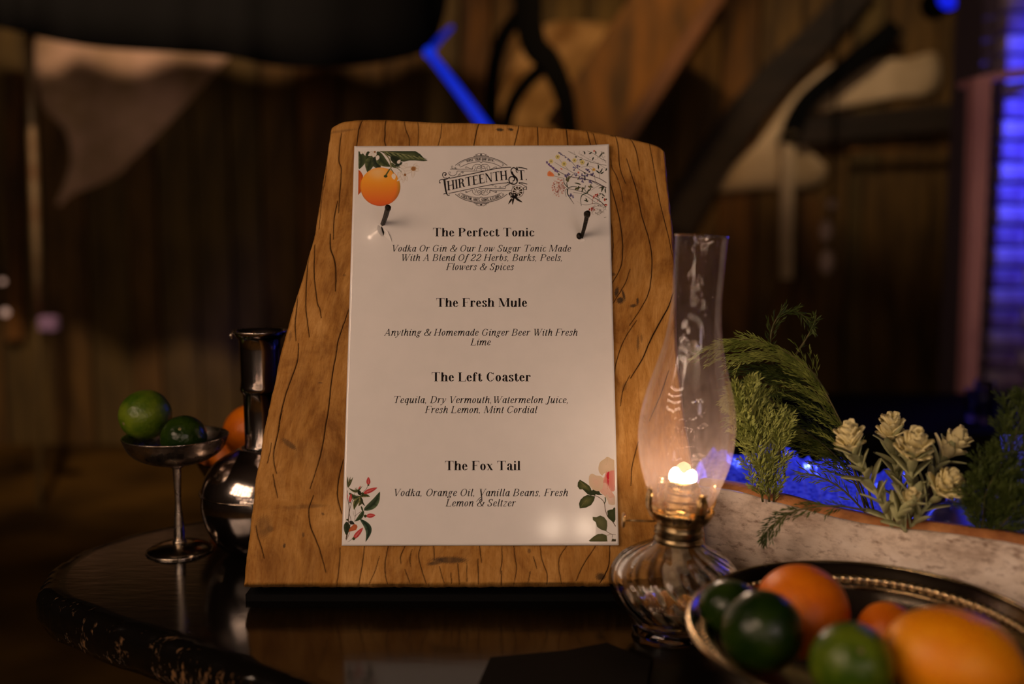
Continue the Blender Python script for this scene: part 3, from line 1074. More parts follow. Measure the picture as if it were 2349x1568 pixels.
g1 = nz(16, (7, 1.3, 1), 8, .66, .8)
g2 = nz(10, (1.3, 1, 1), 7, .68, .5)
g3 = nz(90, (7, 1, 1), 6, .7)
g4 = nz(40, (1.3, 1, 1), 4, .6)
r1 = ramp(nt, [(0.26, (0.30, 0.128, 0.020)), (0.46, (0.385, 0.180, 0.036)), (0.66, (0.465, 0.236, 0.058))])
nt.links.new(g1.outputs[0], r1.inputs[0])
r2 = ramp(nt, [(0.34, (0.52, 0.44, 0.38)), (0.50, (1.0, 1.0, 1.05)), (0.66, (1.35, 1.48, 1.95))])
nt.links.new(g2.outputs[0], r2.inputs[0])
x1 = N(nt, 'ShaderNodeMix', data_type='RGBA', blend_type='MULTIPLY')
x1.inputs[0].default_value = 1.0
nt.links.new(r1.outputs[0], x1.inputs[6])
nt.links.new(r2.outputs[0], x1.inputs[7])
r3 = ramp(nt, [(0.36, (0.62, 0.55, 0.48)), (0.48, (1, 1, 1))])
nt.links.new(g3.outputs[0], r3.inputs[0])
x2 = N(nt, 'ShaderNodeMix', data_type='RGBA', blend_type='MULTIPLY')
x2.inputs[0].default_value = 0.55
nt.links.new(x1.outputs[2], x2.inputs[6])
nt.links.new(r3.outputs[0], x2.inputs[7])
# dark stains
r4 = ramp(nt, [(0.35, (0.75, 0.75, 0.75)), (0.6, (1.15, 1.15, 1.15))])
nt.links.new(g4.outputs[0], r4.inputs[0])
sk = N(nt, 'ShaderNodeMath', operation='MULTIPLY')
nt.links.new(sep.outputs[1], sk.inputs[0])
nt.links.new(r4.outputs[0], sk.inputs[1])
x3 = N(nt, 'ShaderNodeMix', data_type='RGBA')
nt.links.new(sk.outputs[0], x3.inputs[0])
nt.links.new(x2.outputs[2], x3.inputs[6])
x3.inputs[7].default_value = (0.05, 0.032, 0.018, 1)
x4 = N(nt, 'ShaderNodeMix', data_type='RGBA')
nt.links.new(sep.outputs[2], x4.inputs[0])
nt.links.new(x3.outputs[2], x4.inputs[6])
x4.inputs[7].default_value = (0.16, 0.07, 0.02, 1)
x5 = N(nt, 'ShaderNodeMix', data_type='RGBA')
nt.links.new(sep.outputs[0], x5.inputs[0])
nt.links.new(x4.outputs[2], x5.inputs[6])
x5.inputs[7].default_value = (0.008, 0.005, 0.003, 1)
nt.links.new(x5.outputs[2], b.inputs['Base Color'])
b.inputs['Roughness'].default_value = 0.6
b.inputs['Specular IOR Level'].default_value = 0.10
bp = N(nt, 'ShaderNodeBump', Strength=0.25, Distance=0.0008)
nt.links.new(g3.outputs[0], bp.inputs['Height'])
nt.links.new(bp.outputs[0], b.inputs['Normal'])
me.materials.append(m)
slab = bpy.data.objects.new('slab', me)
COL.objects.link(slab)
slab.parent = board
mb = MB()
mb.box((0, 0, 0), (.47, .030, .0070))  # added dark strip under the slab; closes the gap against the blue light
q = MB_.inverted() @ Vector((ORG.x - .005, ORG.y + .034, TZ + .0036))
o = mb.build('gap_closing_strip', M['black'], board, smooth=False)
o.location = q
o.rotation_euler = MB_.to_3x3().inverted().to_euler()
# rear prop that keeps the slab standing
mb = MB()
p1 = MB_.inverted() @ Vector((0.02, 1.19, TZ + 0.001))
p0 = Vector((0.02, 0.34, -THK - 0.004))
for sx in (-.03, .03):
    mb = MB()
    q1 = Vector((p1.x + sx, p1.y, p1.z)); q0 = Vector((p0.x + sx, p0.y, p0.z))
    mb.tube([q0, q1 + Vector((0, .012, .004))], .008, 8)
    mb.build('prop_leg', M['beam'], board)

# ================================================================== PAPER MENU
menu = empty('paper_menu', ORG, label='white printed cocktail menu sheet nailed to the wooden slab', cat='menu')
menu.rotation_euler = MB_.to_euler()
NL = st(877, 523)
NR = st(1333, 544)


def D(s_, t_):
    """how far the sheet stands off the wood"""
    w_ = 0.0006
    for (a, b2, k) in ((NL[0], NL[1], .0020), (NR[0], NR[1], -.0001)):
        r2_ = ((s_ - a) ** 2 + (t_ - b2) ** 2)
        w_ = w_ + k * np.exp(-r2_ / (0.016 ** 2))
    return w_


c00, c10, c11, c01 = [np.array(st(*p)) for p in ((784, 1251), (1418.5, 1250), (1396, 333.5), (813, 335.5))]
S0, S1, T0, T1 = c00[0], c10[0], c00[1], c01[1]


def lift(a, b2):
    """extra curl of right side and the top right corner; a across, b2 up"""
    return 0.0030 * max(0, (a - .90) / .10) ** 2 * (1 - b2) + 0.004 * max(0, (a - .88) / .12) ** 2 * max(0, (b2 - .88) / .12) ** 2


def paper_w(s_, t_):
    a = min(max((s_ - S0) / (S1 - S0), 0), 1)
    b2 = min(max((t_ - T0) / (T1 - T0), 0), 1)
    return float(D(s_, t_)) + lift(a, b2)


nx, ny = 120, 180
vs, fs = [], []
for j in range(ny + 1):
    for i in range(nx + 1):
        a, b2 = i / nx, j / ny
        p = (c00 * (1 - a) + c10 * a) * (1 - b2) + (c01 * (1 - a) + c11 * a) * b2
        vs.append((p[0], p[1], paper_w(p[0], p[1])))
nf = len(vs)
hole = [st(877, 529), st(882, 541)]
for j in range(ny):
    for i in range(nx):
        q = j * (nx + 1) + i
        fs.append((q, q + 1, q + nx + 2, q + nx + 1))
vs += [(x_, y_, z_ - 0.00035) for x_, y_, z_ in vs]
for j in (0, ny - 1 + 1):
    for i in range(nx):
        q = j * (nx + 1) + i
        fs.append((q, nf + q, nf + q + 1, q + 1) if j == 0 else (q, q + 1, nf + q + 1, nf + q))
for i in (0, nx):
    for j in range(ny):
        q = j * (nx + 1) + i
        r_ = q + nx + 1
        fs.append((q, r_, nf + r_, nf + q) if i == 0 else (q, nf + q, nf + r_, r_))
M['paper'] = simple('white_card', (0.79, 0.765, 0.755), 0.30, col2=(0.765, 0.745, 0.735), scale=40, bump=0.03, bscale=120, coat=0.7)
M['paper'].node_tree.nodes['Principled BSDF'].inputs['Coat Roughness'].default_value = 0.09
mk('sheet', vs, fs, M['paper'], menu)

m, nt, b = newmat('printed_ink')
ca = N(nt, 'ShaderNodeAttribute', attribute_name='Col')
nt.links.new(ca.outputs['Color'], b.inputs['Base Color'])
b.inputs['Roughness'].default_value = 0.6
b.inputs['Specular IOR Level'].default_value = 0.06
M['ink'] = m
INK = (0.012, 0.009, 0.010, 1)


class Print:
    """flat print on the sheet, given in photograph pixels"""

    def __init__(s, base=0.00005):
        s.mb = MB()
        s.z = base

    def P(s, u, v, lift_=0.0):
        a, b2 = st(u, v)
        return (a, b2, paper_w(a, b2) + s.z + lift_)

    def poly(s, pts, col):
        """convex-ish polygon, fan from centre; col colour or (centre, rim)"""
        n = len(pts)
        cu = sum(p[0] for p in pts) / n
        cv = sum(p[1] for p in pts) / n
        if isinstance(col, tuple) and isinstance(col[0], tuple):
            c0, c1 = col
        else:
            c0 = c1 = col
        vs = [s.P(cu, cv)] + [s.P(*p) for p in pts]
        fs = [(0, (i + 1) % n + 1, i + 1) for i in range(n)]
        s.mb.add(vs, fs, [(*c0, 1)] + [(*c1, 1)] * n)
        s.z += 3e-7

    def stroke(s, pts, wd, col, cols2=None):
        n = len(pts)
        if not hasattr(wd, '__len__'): wd = [wd] * n
        L, R = [], []
        for i in range(n):
            p = np.array(pts[i], float)
            d = np.array(pts[min(i + 1, n - 1)], float) - np.array(pts[max(i - 1, 0)], float)
            d /= (np.hypot(*d) + 1e-9)
            nn = np.array([-d[1], d[0]]) * wd[i] / 2
            L.append(p + nn); R.append(p - nn)
        vs = [s.P(*p) for p in L] + [s.P(*p) for p in R]
        fs = [(i, i + 1, n + i + 1, n + i) for i in range(n - 1)]
        cl = [(*col, 1)] * n + [(*(cols2 or col), 1)] * n
        s.mb.add(vs, fs, cl)
        s.z += 3e-7

    def curve(s, pts, w0, col, w1=None, n=6):
        c = catmull(pts, n)
        k = len(c)
        w1 = w0 if w1 is None else w1
        s.stroke(c, [w0 + (w1 - w0) * i / (k - 1) for i in range(k)], col)

    def disc(s, u, v, r, col, ry=None, n=12):
        ry = ry or r
        s.poly([(u + r * math.cos(2 * PI * k / n), v + ry * math.sin(2 * PI * k / n)) for k in range(n)], col)

    def leaf(s, p0, p1, wd, bend=0.0, dark=(.03, .05, .02), light_=(.16, .19, .07), vein=True, clip=None):
        p0 = np.array(p0, float); p1 = np.array(p1, float)
        d = p1 - p0
        L = np.hypot(*d); d /= L
        nn = np.array([-d[1], d[0]])
        K = 12
        mid, a, b2 = [], [], []
        for k in range(K + 1):
            t = k / K
            c = p0 + d * L * t + nn * bend * math.sin(PI * t)
            wv = wd * (math.sin(PI * t ** 0.8)) ** 0.8 if 0 < t < 1 else 0
            mid.append(c); a.append(c + nn * wv / 2); b2.append(c - nn * wv / 2)
        if clip: 
            f = lambda q: (max(q[0], clip[0]), max(q[1], clip[1])) if len(clip) == 2 else (min(max(q[0], clip[0]), clip[2]), min(max(q[1], clip[1]), clip[3]))
            mid = [f(q) for q in mid]; a = [f(q) for q in a]; b2 = [f(q) for q in b2]
        n = K + 1
        vs = [s.P(*q) for q in mid] + [s.P(*q) for q in a] + [s.P(*q) for q in b2]
        fs = []
        for k in range(K):
            fs.append((k, k + 1, n + k + 1, n + k))
            fs.append((k + 1, k, 2 * n + k, 2 * n + k + 1))
        cm = [(*dark, 1)] * n
        ca_ = [(*(light_ if k % 3 else tuple(.5 * x + .5 * y for x, y in zip(light_, dark))), 1) for k in range(n)]
        cb_ = [(*(tuple(.45 * x + .55 * y for x, y in zip(light_, dark))), 1) for k in range(n)]
        s.mb.add(vs, fs, cm + ca_ + cb_)
        s.z += 3e-7

    def done(s, name):
        return s.mb.build(name, M['ink'], menu, smooth=True)


# ---------------------------------------------------------------- lettering
# glyph strokes: L line (weight 1 thick / 0 hair), C curve, A arc ring (cx,cy,rx,ry,a0,a1), B ball, S serif(x,y), P polygon
def S(x, y, hw=None): return ('S', x, y, hw)
def st1(x, y0=0, y1=700): return ('L', 1, [(x, y0), (x, y1)])
def h0(*p): return ('L', 0, list(p))


R = {}
R['H'] = (760, [st1(150), st1(610), h0((150, 355), (610, 355)), S(150, 0), S(150, 700), S(610, 0), S(610, 700)])
R['I'] = (330, [st1(165), S(165, 0), S(165, 700)])
R['T'] = (690, [st1(345), S(345, 0), h0((40, 692), (650, 692)), ('P', [(28, 700), (110, 700), (60, 640), (36, 500), (28, 500)]), ('P', [(662, 700), (580, 700), (630, 640), (654, 500), (662, 500)])])
R['P'] = (640, [st1(150), S(150, 0), S(150, 700), ('A', 330, 520, 255, 180, -90, 90), h0((150, 692), (340, 692)), h0((150, 348), (340, 348))])
R['F'] = (600, [st1(150), S(150, 0), S(150, 700), h0((150, 692), (560, 692)), ('P', [(572, 700), (490, 700), (540, 640), (564, 500), (572, 500)]), h0((150, 360), (400, 360)), ('P', [(392, 360), (410, 480), (414, 480), (414, 240), (410, 240)])])
R['E'] = (620, R['F'][1] + [h0((150, 8), (570, 8)), ('P', [(582, 0), (500, 0), (550, 60), (574, 210), (582, 210)])])
R['L'] = (600, [st1(150), S(150, 0), S(150, 700), h0((150, 8), (570, 8)), ('P', [(582, 0), (490, 0), (545, 60), (574, 220), (582, 220)])])
R['M'] = (920, [('L', 0, [(130, 0), (130, 690)]), st1(770), ('L', 1, [(165, 700), (450, 20)]), ('L', 0, [(455, 20), (740, 700)]), S(130, 0, 75), S(770, 0), S(770, 700), ('L', 0, [(40, 692), (170, 692)])])
R['N'] = (780, [('L', 0, [(130, 0), (130, 700)]), ('L', 0, [(640, 0), (640, 700)]), ('L', 1, [(150, 700), (620, 0)]), S(130, 0, 75), S(640, 700, 75), h0((40, 692), (160, 692))])
R['C'] = (680, [('A', 345, 350, 290, 360, 48, 312), ('P', [(585, 690), (570, 690), (500, 600), (560, 560), (585, 480)]), ('L', 0, [(535, 95), (600, 230)])])
R['G'] = (740, [('A', 345, 350, 290, 360, 48, 300), ('P', [(585, 690), (570, 690), (500, 600), (560, 560), (585, 480)]), ('L', 1, [(575, 60), (575, 300)]), S(575, 300), h0((470, 20), (560, 70))])
R['O'] = (700, [('A', 350, 350, 300, 360, 0, 360)])
R['D'] = (720, [st1(150), h0((60, 692), (350, 692)), h0((60, 8), (350, 8)), ('A', 330, 350, 320, 350, -90, 90)])
R['B'] = (660, [st1(150), h0((60, 692), (340, 692)), h0((60, 8), (360, 8)), h0((150, 365), (350, 365)), ('A', 330, 530, 230, 170, -90, 90), ('A', 350, 185, 260, 185, -90, 90)])
R['R'] = (700, [st1(150), S(150, 0), S(150, 700), h0((150, 692), (340, 692)), ('A', 330, 525, 240, 175, -90, 90), h0((150, 355), (340, 355)), ('C', 1, [(350, 355), (455, 290), (490, 120), (560, 20), (650, 30)])])
R['S'] = (560, [('C', 1, [(445, 560), (400, 660), (290, 690), (170, 650), (120, 550), (170, 440), (290, 360), (410, 270), (450, 160), (400, 50), (280, 10), (150, 50), (95, 190)]), ('P', [(460, 690), (448, 690), (420, 600), (455, 480), (460, 480)]), ('P', [(80, 10), (92, 10), (120, 100), (90, 220), (80, 220)])])
R['V'] = (680, [('L', 1, [(120, 700), (355, 0)]), ('L', 0, [(355, 0), (590, 700)]), S(120, 700), S(590, 700, 80)])
R['W'] = (960, [('L', 1, [(120, 700), (320, 0)]), ('L', 0, [(320, 0), (500, 640)]), ('L', 1, [(420, 700), (640, 0)]), ('L', 0, [(640, 0), (860, 700)]), S(120, 700), S(430, 700), S(860, 700, 80)])
R['A'] = (690, [('L', 0, [(105, 0), (345, 700)]), ('L', 1, [(345, 700), (575, 0)]), h0((175, 225), (490, 225)), S(105, 0, 75), S(575, 0)])
R['J'] = (420, [('L', 1, [(270, 60), (270, 700)]), ('C', 1, [(270, 80), (255, -60), (180, -130), (90, -110)]), ('B', 85, -75, 50), S(270, 700)])
R['&'] = (780, [('C', 1, [(700, 380), (640, 180), (500, 40), (300, 5), (140, 70), (110, 190), (200, 330), (380, 450), (440, 580), (370, 685), (270, 660), (240, 540), (330, 370), (500, 160), (640, 30), (740, 50)]), h0((600, 390), (780, 390))])
R['2'] = (560, [('C', 1, [(110, 540), (150, 660), (280, 700), (420, 640), (450, 520), (380, 370), (220, 200), (90, 60)]), ('B', 125, 535, 52), ('P', [(80, 0), (80, 60), (300, 70), (470, 50), (480, 0)]), h0((475, 20), (510, 180))])
R['h'] = (560, [st1(130, 0, 700), h0((60, 692), (130, 692)), ('C', 1, [(150, 330), (210, 450), (300, 488), (375, 470), (420, 400), (425, 300)]), st1(425, 0, 330), S(130, 0), S(425, 0)])
R['n'] = (560, [st1(130, 0, 490), h0((60, 482), (130, 482)), ('C', 1, [(150, 330), (210, 450), (300, 488), (375, 470), (420, 400), (425, 300)]), st1(425, 0, 330), S(130, 0), S(425, 0)])
R['u'] = (570, [st1(130, 150, 490), ('C', 1, [(130, 200), (145, 70), (220, 8), (320, 25), (400, 140)]), st1(430, 0, 490), h0((60, 482), (130, 482)), h0((350, 482), (430, 482)), h0((430, 8), (510, 8))])
R['i'] = (280, [st1(140, 0, 490), h0((60, 482), (140, 482)), S(140, 0), ('B', 140, 640, 68)])
R['l'] = (280, [st1(140, 0, 700), h0((60, 692), (140, 692)), S(140, 0)])
R['r'] = (430, [st1(130, 0, 490), h0((60, 482), (130, 482)), ('C', .5, [(150, 300), (200, 430), (290, 485), (350, 460)]), ('B', 350, 415, 62), S(130, 0)])
R['e'] = (470, [('A', 235, 245, 200, 255, 8, 318), h0((80, 268), (425, 268)), ('C', .3, [(340, 30), (400, 80), (425, 130)])])
R['c'] = (460, [('A', 235, 245, 200, 255, 55, 318), ('B', 365, 385, 58), ('C', .3, [(340, 30), (400, 80), (425, 130)])])
R['o'] = (490, [('A', 245, 245, 210, 255, 0, 360)])
R['s'] = (410, [('C', .95, [(320, 380), (290, 460), (205, 488), (120, 450), (95, 375), (150, 300), (230, 245), (310, 170), (320, 90), (270, 25), (190, 5), (110, 35), (75, 130)]), ('P', [(335, 485), (325, 485), (300, 420), (332, 340), (335, 340)]), ('P', [(62, 5), (72, 5), (98, 70), (66, 160), (62, 160)])])
R['t'] = (360, [st1(150, 60, 600), h0((40, 482), (310, 482)), ('C', .6, [(165, 110), (185, 20), (250, 5), (310, 60), (325, 130)]), ('P', [(82, 490), (130, 600), (215, 640), (215, 490)])])
R['f'] = (370, [st1(140, 0, 560), h0((40, 482), (310, 482)), S(140, 0), ('C', .7, [(140, 520), (165, 640), (250, 695), (320, 680)]), ('B', 318, 632, 55)])
R['a'] = (500, [st1(350, 50, 360), ('C', .9, [(130, 400), (190, 480), (270, 488), (340, 440), (350, 340)]), ('B', 130, 375, 60), ('A', 205, 125, 155, 130, 70, 300), ('C', .4, [(200, 250), (270, 280), (345, 290)]), ('C', .3, [(255, 10), (320, 40), (350, 90)]), ('C', .7, [(350, 90), (375, 10), (430, 0), (480, 50)])])
R['x'] = (520, [('L', 1, [(110, 490), (400, 0)]), ('L', 0, [(110, 0), (395, 490)]), S(110, 482, 90), S(400, 8, 100), S(110, 8, 60), S(395, 482, 60)])
# italic lowercase
I_ = dict(R)
def ent(x, y=490): return ('C', .25, [(x - 90, y - 110), (x - 55, y - 25), (x - 10, y - 5)])
def ext(x): return ('C', .6, [(x, 110), (x + 12, 20), (x + 50, 2), (x + 105, 90)])
I_['i'] = (270, [ent(130), st1(130, 100, 490), ext(130), ('B', 150, 640, 48)])
I_['l'] = (270, [('L', 1, [(130, 100), (130, 700)]), h0((60, 690), (130, 690)), ext(130)])
I_['a'] = (480, [('A', 225, 245, 175, 252, 0, 360), st1(365, 100, 490), ext(365)])
I_['d'] = (490, [('A', 225, 245, 175, 252, 0, 360), st1(365, 100, 700), h0((300, 690), (365, 690)), ext(365)])
I_['b'] = (470, [('A', 250, 245, 175, 252, 0, 360), st1(110, 120, 700), h0((45, 690), (110, 690))])
I_['p'] = (500, [('A', 280, 245, 170, 252, 0, 360), ent(130), st1(130, -200, 490), S(130, -200, 80)])
I_['q'] = (480, [('A', 225, 245, 175, 252, 0, 360), st1(370, -200, 490), S(370, -200, 80)])
I_['e'] = (420, [('A', 225, 245, 175, 252, 20, 318), ('C', .1, [(75, 200), (200, 220), (330, 290), (375, 370)]), ('C', .2, [(330, 30), (370, 70), (400, 120)])])
I_['c'] = (400, [('A', 225, 245, 175, 252, 60, 318), ('B', 335, 395, 42), ('C', .2, [(330, 30), (370, 70), (400, 120)])])
I_['o'] = (450, [('A', 225, 245, 180, 252, 0, 360)])
I_['n'] = (520, [ent(120), st1(120, 0, 480), ('C', 1, [(130, 200), (200, 400), (300, 488), (370, 450), (385, 340)]), st1(385, 100, 350), ext(385)])
I_['m'] = (780, [ent(120), st1(120, 0, 480), ('C', 1, [(130, 200), (200, 400), (290, 488), (360, 450), (375, 340)]), st1(375, 0, 350), ('C', 1, [(385, 200), (460, 400), (550, 488), (630, 450), (645, 340)]), st1(645, 100, 350), ext(645)])
I_['h'] = (520, [st1(120, 0, 700), h0((50, 690), (120, 690)), ('C', 1, [(130, 200), (200, 400), (300, 488), (370, 450), (385, 340)]), st1(385, 100, 350), ext(385)])
I_['u'] = (520, [ent(120), st1(120, 150, 490), ('C', 1, [(120, 180), (135, 60), (200, 5), (290, 60), (370, 260)]), st1(380, 100, 490), ext(380)])
I_['r'] = (390, [ent(120), st1(120, 0, 490), ('C', .1, [(130, 200), (190, 390), (270, 480), (320, 475)]), ('B', 325, 440, 46)])
I_['t'] = (290, [st1(130, 100, 620), h0((40, 482), (240, 482)), ext(130)])
I_['k'] = (470, [st1(120, 0, 700), h0((50, 690), (120, 690)), ('C', .2, [(130, 220), (220, 400), (320, 480), (370, 440)]), ('B', 365, 420, 40), ('C', .9, [(190, 300), (290, 270), (320, 100), (370, 5), (440, 90)])])
I_['s'] = (370, [('C', .9, [(300, 380), (260, 465), (190, 485), (120, 440), (115, 360), (190, 270), (270, 190), (280, 100), (220, 20), (130, 5), (70, 70)]), ('B', 300, 375, 40), ('B', 80, 95, 40)])
I_['f'] = (330, [('C', 1, [(360, 640), (310, 700), (245, 660), (215, 500), (190, 200), (160, -60), (110, -190), (30, -180)]), h0((90, 482), (320, 482)), ('B', 355, 650, 42), ('B', 20, -160, 42)])
I_['v'] = (440, [ent(110), ('C', 1, [(95, 470), (125, 440), (150, 300), (170, 60), (185, 0)]), ('C', .1, [(185, 5), (310, 170), (380, 350), (370, 480)]), ('B', 350, 455, 40)])
I_['w'] = (660, [ent(110), ('C', 1, [(95, 470), (125, 440), (140, 300), (150, 60), (165, 0)]), ('C', .1, [(165, 5), (290, 200), (345, 480)]), ('C', 1, [(345, 480), (360, 300), (370, 60), (385, 0)]), ('C', .1, [(385, 5), (520, 170), (600, 350), (590, 480)]), ('B', 570, 455, 40)])
I_['y'] = (470, [ent(110), ('C', 1, [(100, 470), (135, 430), (170, 250), (220, 20)]), ('C', .1, [(400, 480), (400, 340), (240, 20), (120, -160), (30, -190)]), ('B', 385, 450, 42), ('B', 45, -165, 42)])
I_['g'] = (460, [('A', 225, 325, 150, 168, 0, 360), ('C', .2, [(140, 180), (90, 120), (130, 60), (280, 30), (350, -30)]), ('A', 205, -90, 180, 110, 0, 360), ('C', .3, [(330, 420), (380, 470), (440, 470)]), ('B', 430, 450, 34)])
I_['z'] = (430, [('P', [(90, 410), (100, 490), (370, 490), (360, 440)]), ('L', 0.25, [(360, 470), (70, 20)]), ('P', [(60, 0), (70, 50), (330, 45), (390, 90), (370, 0)])])
for D_ in (R, I_):
    D_[','] = (230, [('B', 100, 45, 48), ('C', .3, [(130, 40), (130, -30), (80, -90)])])
    D_['.'] = (220, [('B', 100, 45, 48)])
    D_[' '] = (250, [])


def glyphs(text, font, W, h, skew=0.0, track=0):
    """-> list of (kind, pts, widths) in glyph units plus total width"""
    x = 0
    out = []
    for ch in text:
        adv, strokes = font[ch]
        for s_ in strokes:
            k = s_[0]
            if k == 'L':
                wt = h + (W - h) * s_[1]
                out.append(('s', [(x + p[0], p[1]) for p in s_[2]], [wt] * len(s_[2]), s_[1]))
            elif k == 'C':
                c = catmull(s_[2], 6)
                n = len(c)
                ws = []
                for i in range(n):
                    d = c[min(i + 1, n - 1)] - c[max(i - 1, 0)]
                    a = abs(d[1]) / (np.hypot(*d) + 1e-9)
                    ws.append(h + (max(W * s_[1], h) - h) * a ** 1.4)
                out.append(('s', [(x + p[0], p[1]) for p in c], ws, 0))
            elif k == 'A':
                _, cx_, cy_, rx, ry, a0, a1 = s_
                K = max(8, int(abs(a1 - a0) / 12))
                o1 = [(x + cx_ + rx * math.cos(math.radians(a0 + (a1 - a0) * i / K)), cy_ + ry * math.sin(math.radians(a0 + (a1 - a0) * i / K))) for i in range(K + 1)]
                o2 = [(x + cx_ + (rx - W) * math.cos(math.radians(a0 + (a1 - a0) * i / K)), cy_ + (ry - h) * math.sin(math.radians(a0 + (a1 - a0) * i / K))) for i in range(K + 1)]
                out.append(('r', o1, o2, 0))
            elif k == 'B':
                _, bx, by, br_ = s_
                br_ = br_ * (0.55 + 0.45 * W / 135)
                out.append(('p', [(x + bx + br_ * math.cos(2 * PI * i / 10), by + br_ * math.sin(2 * PI * i / 10)) for i in range(10)], None, 0))
            elif k == 'P':
                out.append(('p', [(x + p[0], p[1]) for p in s_[1]], None, 0))
            elif k == 'S':
                _, bx, by, hw = s_
                hw = hw or (W / 2 + 62)
                y0, y1 = (by - h, by) if by > 300 else (by, by + h)
                out.append(('p', [(x + bx - hw, y0), (x + bx + hw, y0), (x + bx + hw, y1), (x + bx - hw, y1)], None, 0))
        x += adv + track
    if skew:
        out = [(k, [(p[0] + p[1] * skew, p[1]) for p in a_], ([(p[0] + p[1] * skew, p[1]) for p in b_] if k == 'r' else b_), e_) for k, a_, b_, e_ in out]
    return out, x - track


def put(pr, gl, fn, col=INK[:3]):
    """fn maps glyph coords to photo pixels"""
    for (k, a_, b_, e_) in gl:
        if k == 'p':
            pts = [fn(*p) for p in a_]
            vs = [pr.P(*p) for p in pts]
            pr.mb.add(vs, [tuple(range(len(vs)))], (*col, 1))
        elif k == 'r':
            vs = [pr.P(*fn(*p)) for p in a_] + [pr.P(*fn(*p)) for p in b_]
            n = len(a_)
            pr.mb.add(vs, [(i, i + 1, n + i + 1, n + i) for i in range(n - 1)], (*col, 1))
        else:
            n = len(a_)
            vs = []
            L_, R_ = [], []
            for i in range(n):
                p = np.array(a_[i]); q0 = np.array(a_[max(i - 1, 0)]); q1 = np.array(a_[min(i + 1, n - 1)])
                d = q1 - q0
                d = d / (np.hypot(*d) + 1e-9)
                if e_ and n == 2 and abs(d[1]) > .5:
                    nn = np.array([1.0, 0.0]) * b_[i] / 2      # straight diagonals: flat ends
                else:
                    nn = np.array([-d[1], d[0]]) * b_[i] / 2
                L_.append(p + nn); R_.append(p - nn)
            vs = [pr.P(*fn(*p)) for p in L_] + [pr.P(*fn(*p)) for p in R_]
            pr.mb.add(vs, [(i, i + 1, n + i + 1, n + i) for i in range(n - 1)], (*col, 1))
    pr.z += 3e-7


def line(text, u0, u1, base, cap, bold):
    font = R if bold else I_
    W, h, sk = (150, 34, 0) if bold else (98, 40, 0.27)
    gl, tw = glyphs(text, font, W, h, sk, track=12 if bold else 14)
    xs = [p[0] for g in gl for p in g[1]]
    lo_, hi_ = min(xs), max(xs)
    k = (u1 - u0) / (hi_ - lo_)
    pr = Print()
    put(pr, gl, lambda x_, y_: (u0 + (x_ - lo_) * k, base - y_ * cap / 700.0))
    pr.done('heading' if bold else 'text_line')


for a_ in [("The Perfect Tonic", 993.5, 1225.5, 542.3, 19.2, 1), ("Vodka Or Gin & Our Low Sugar Tonic Made", 900.5, 1310, 577.2, 15.2, 0), ("With A Blend Of 22 Herbs, Barks, Peels,", 922, 1288.5, 598.4, 15.2, 0),
           ("Flowers & Spices", 1023, 1179, 619.4, 15.2, 0), ("The Fresh Mule", 1001, 1209, 703.7, 20, 1), ("Anything & Homemade Ginger Beer With Fresh", 881, 1324, 769.7, 15.4, 0), ("Lime", 1079, 1126, 791.8, 15.4, 0),
           ("The Left Coaster", 990.5, 1217.5, 874.3, 20.3, 1), ("Tequila, Dry Vermouth,Watermelon Juice,", 904, 1302, 924.4, 16, 0), ("Fresh Lemon, Mint Cordial", 974.5, 1232, 947, 16, 0),
           ("The Fox Tail", 1021, 1194.5, 1078, 21, 1), ("Vodka, Orange Oil, Vanilla Beans, Fresh", 905, 1302, 1137.4, 16.6, 0), ("Lemon & Seltzer", 1022, 1183.5, 1161, 16.6, 0)]:
    line(*a_)
pr = Print()
pr.curve([(1103, 1124), (1104.5, 1134), (1105.5, 1149)], 3.2, INK[:3], 2.0)
pr.curve([(1093, 1150), (1099, 1143), (1103, 1140)], 1.0, INK[:3], 1.4)
pr.done('text_tail')

# ---------------------------------------------------------------- round emblem
pr = Print()
Z = lambda x_, y_: (960 + x_ / 7.83, 330 + y_ / 7.83)
K_ = INK[:3]


def zc(pts, w0, w1=None, n=6):
    pr.curve([Z(*p) for p in pts], w0 / 7.83, K_, None if w1 is None else w1 / 7.83, n)


def spiral(cx_, cy_, r0, r1, a0, a1, w0, w1):
    c = []
    n = 18
    for i in range(n + 1):
        t = i / n
        a = math.radians(a0 + (a1 - a0) * t)
        r = r0 + (r1 - r0) * t
        c.append(Z(cx_ + r * math.cos(a), cy_ + r * math.sin(a)))
    pr.stroke(c, [(w0 + (w1 - w0) * i / n) / 7.83 for i in range(n + 1)], K_)
    pr.disc(c[-1][0], c[-1][1], max(w1, w0) * .8 / 7.83, K_, n=8)


# outer arcs of the badge
zc([(660, 390), (780, 310), (950, 250), (1125, 232), (1300, 250), (1470, 310), (1595, 390)], 11)
zc([(700, 392), (800, 320), (960, 268), (1125, 250), (1290, 268), (1450, 320), (1540, 375)], 6)
zc([(750, 420), (900, 355), (1050, 325), (1100, 322), (1125, 342), (1150, 322), (1200, 325), (1350, 355), (1495, 420)], 9)
zc([(990, 228), (1040, 218), (1125, 212), (1210, 218), (1265, 228)], 10)
zc([(660, 905), (780, 985), (950, 1040), (1125, 1058), (1300, 1040), (1470, 985), (1595, 905)], 11)
zc([(700, 905), (800, 972), (960, 1022), (1125, 1040), (1290, 1022), (1450, 972), (1540, 915)], 6)
zc([(750, 880), (900, 940), (1050, 968), (1100, 972), (1125, 952), (1150, 972), (1200, 968), (1350, 940), (1495, 880)], 9)
zc([(990, 1062), (1040, 1072), (1125, 1078), (1210, 1072), (1265, 1062)], 10)
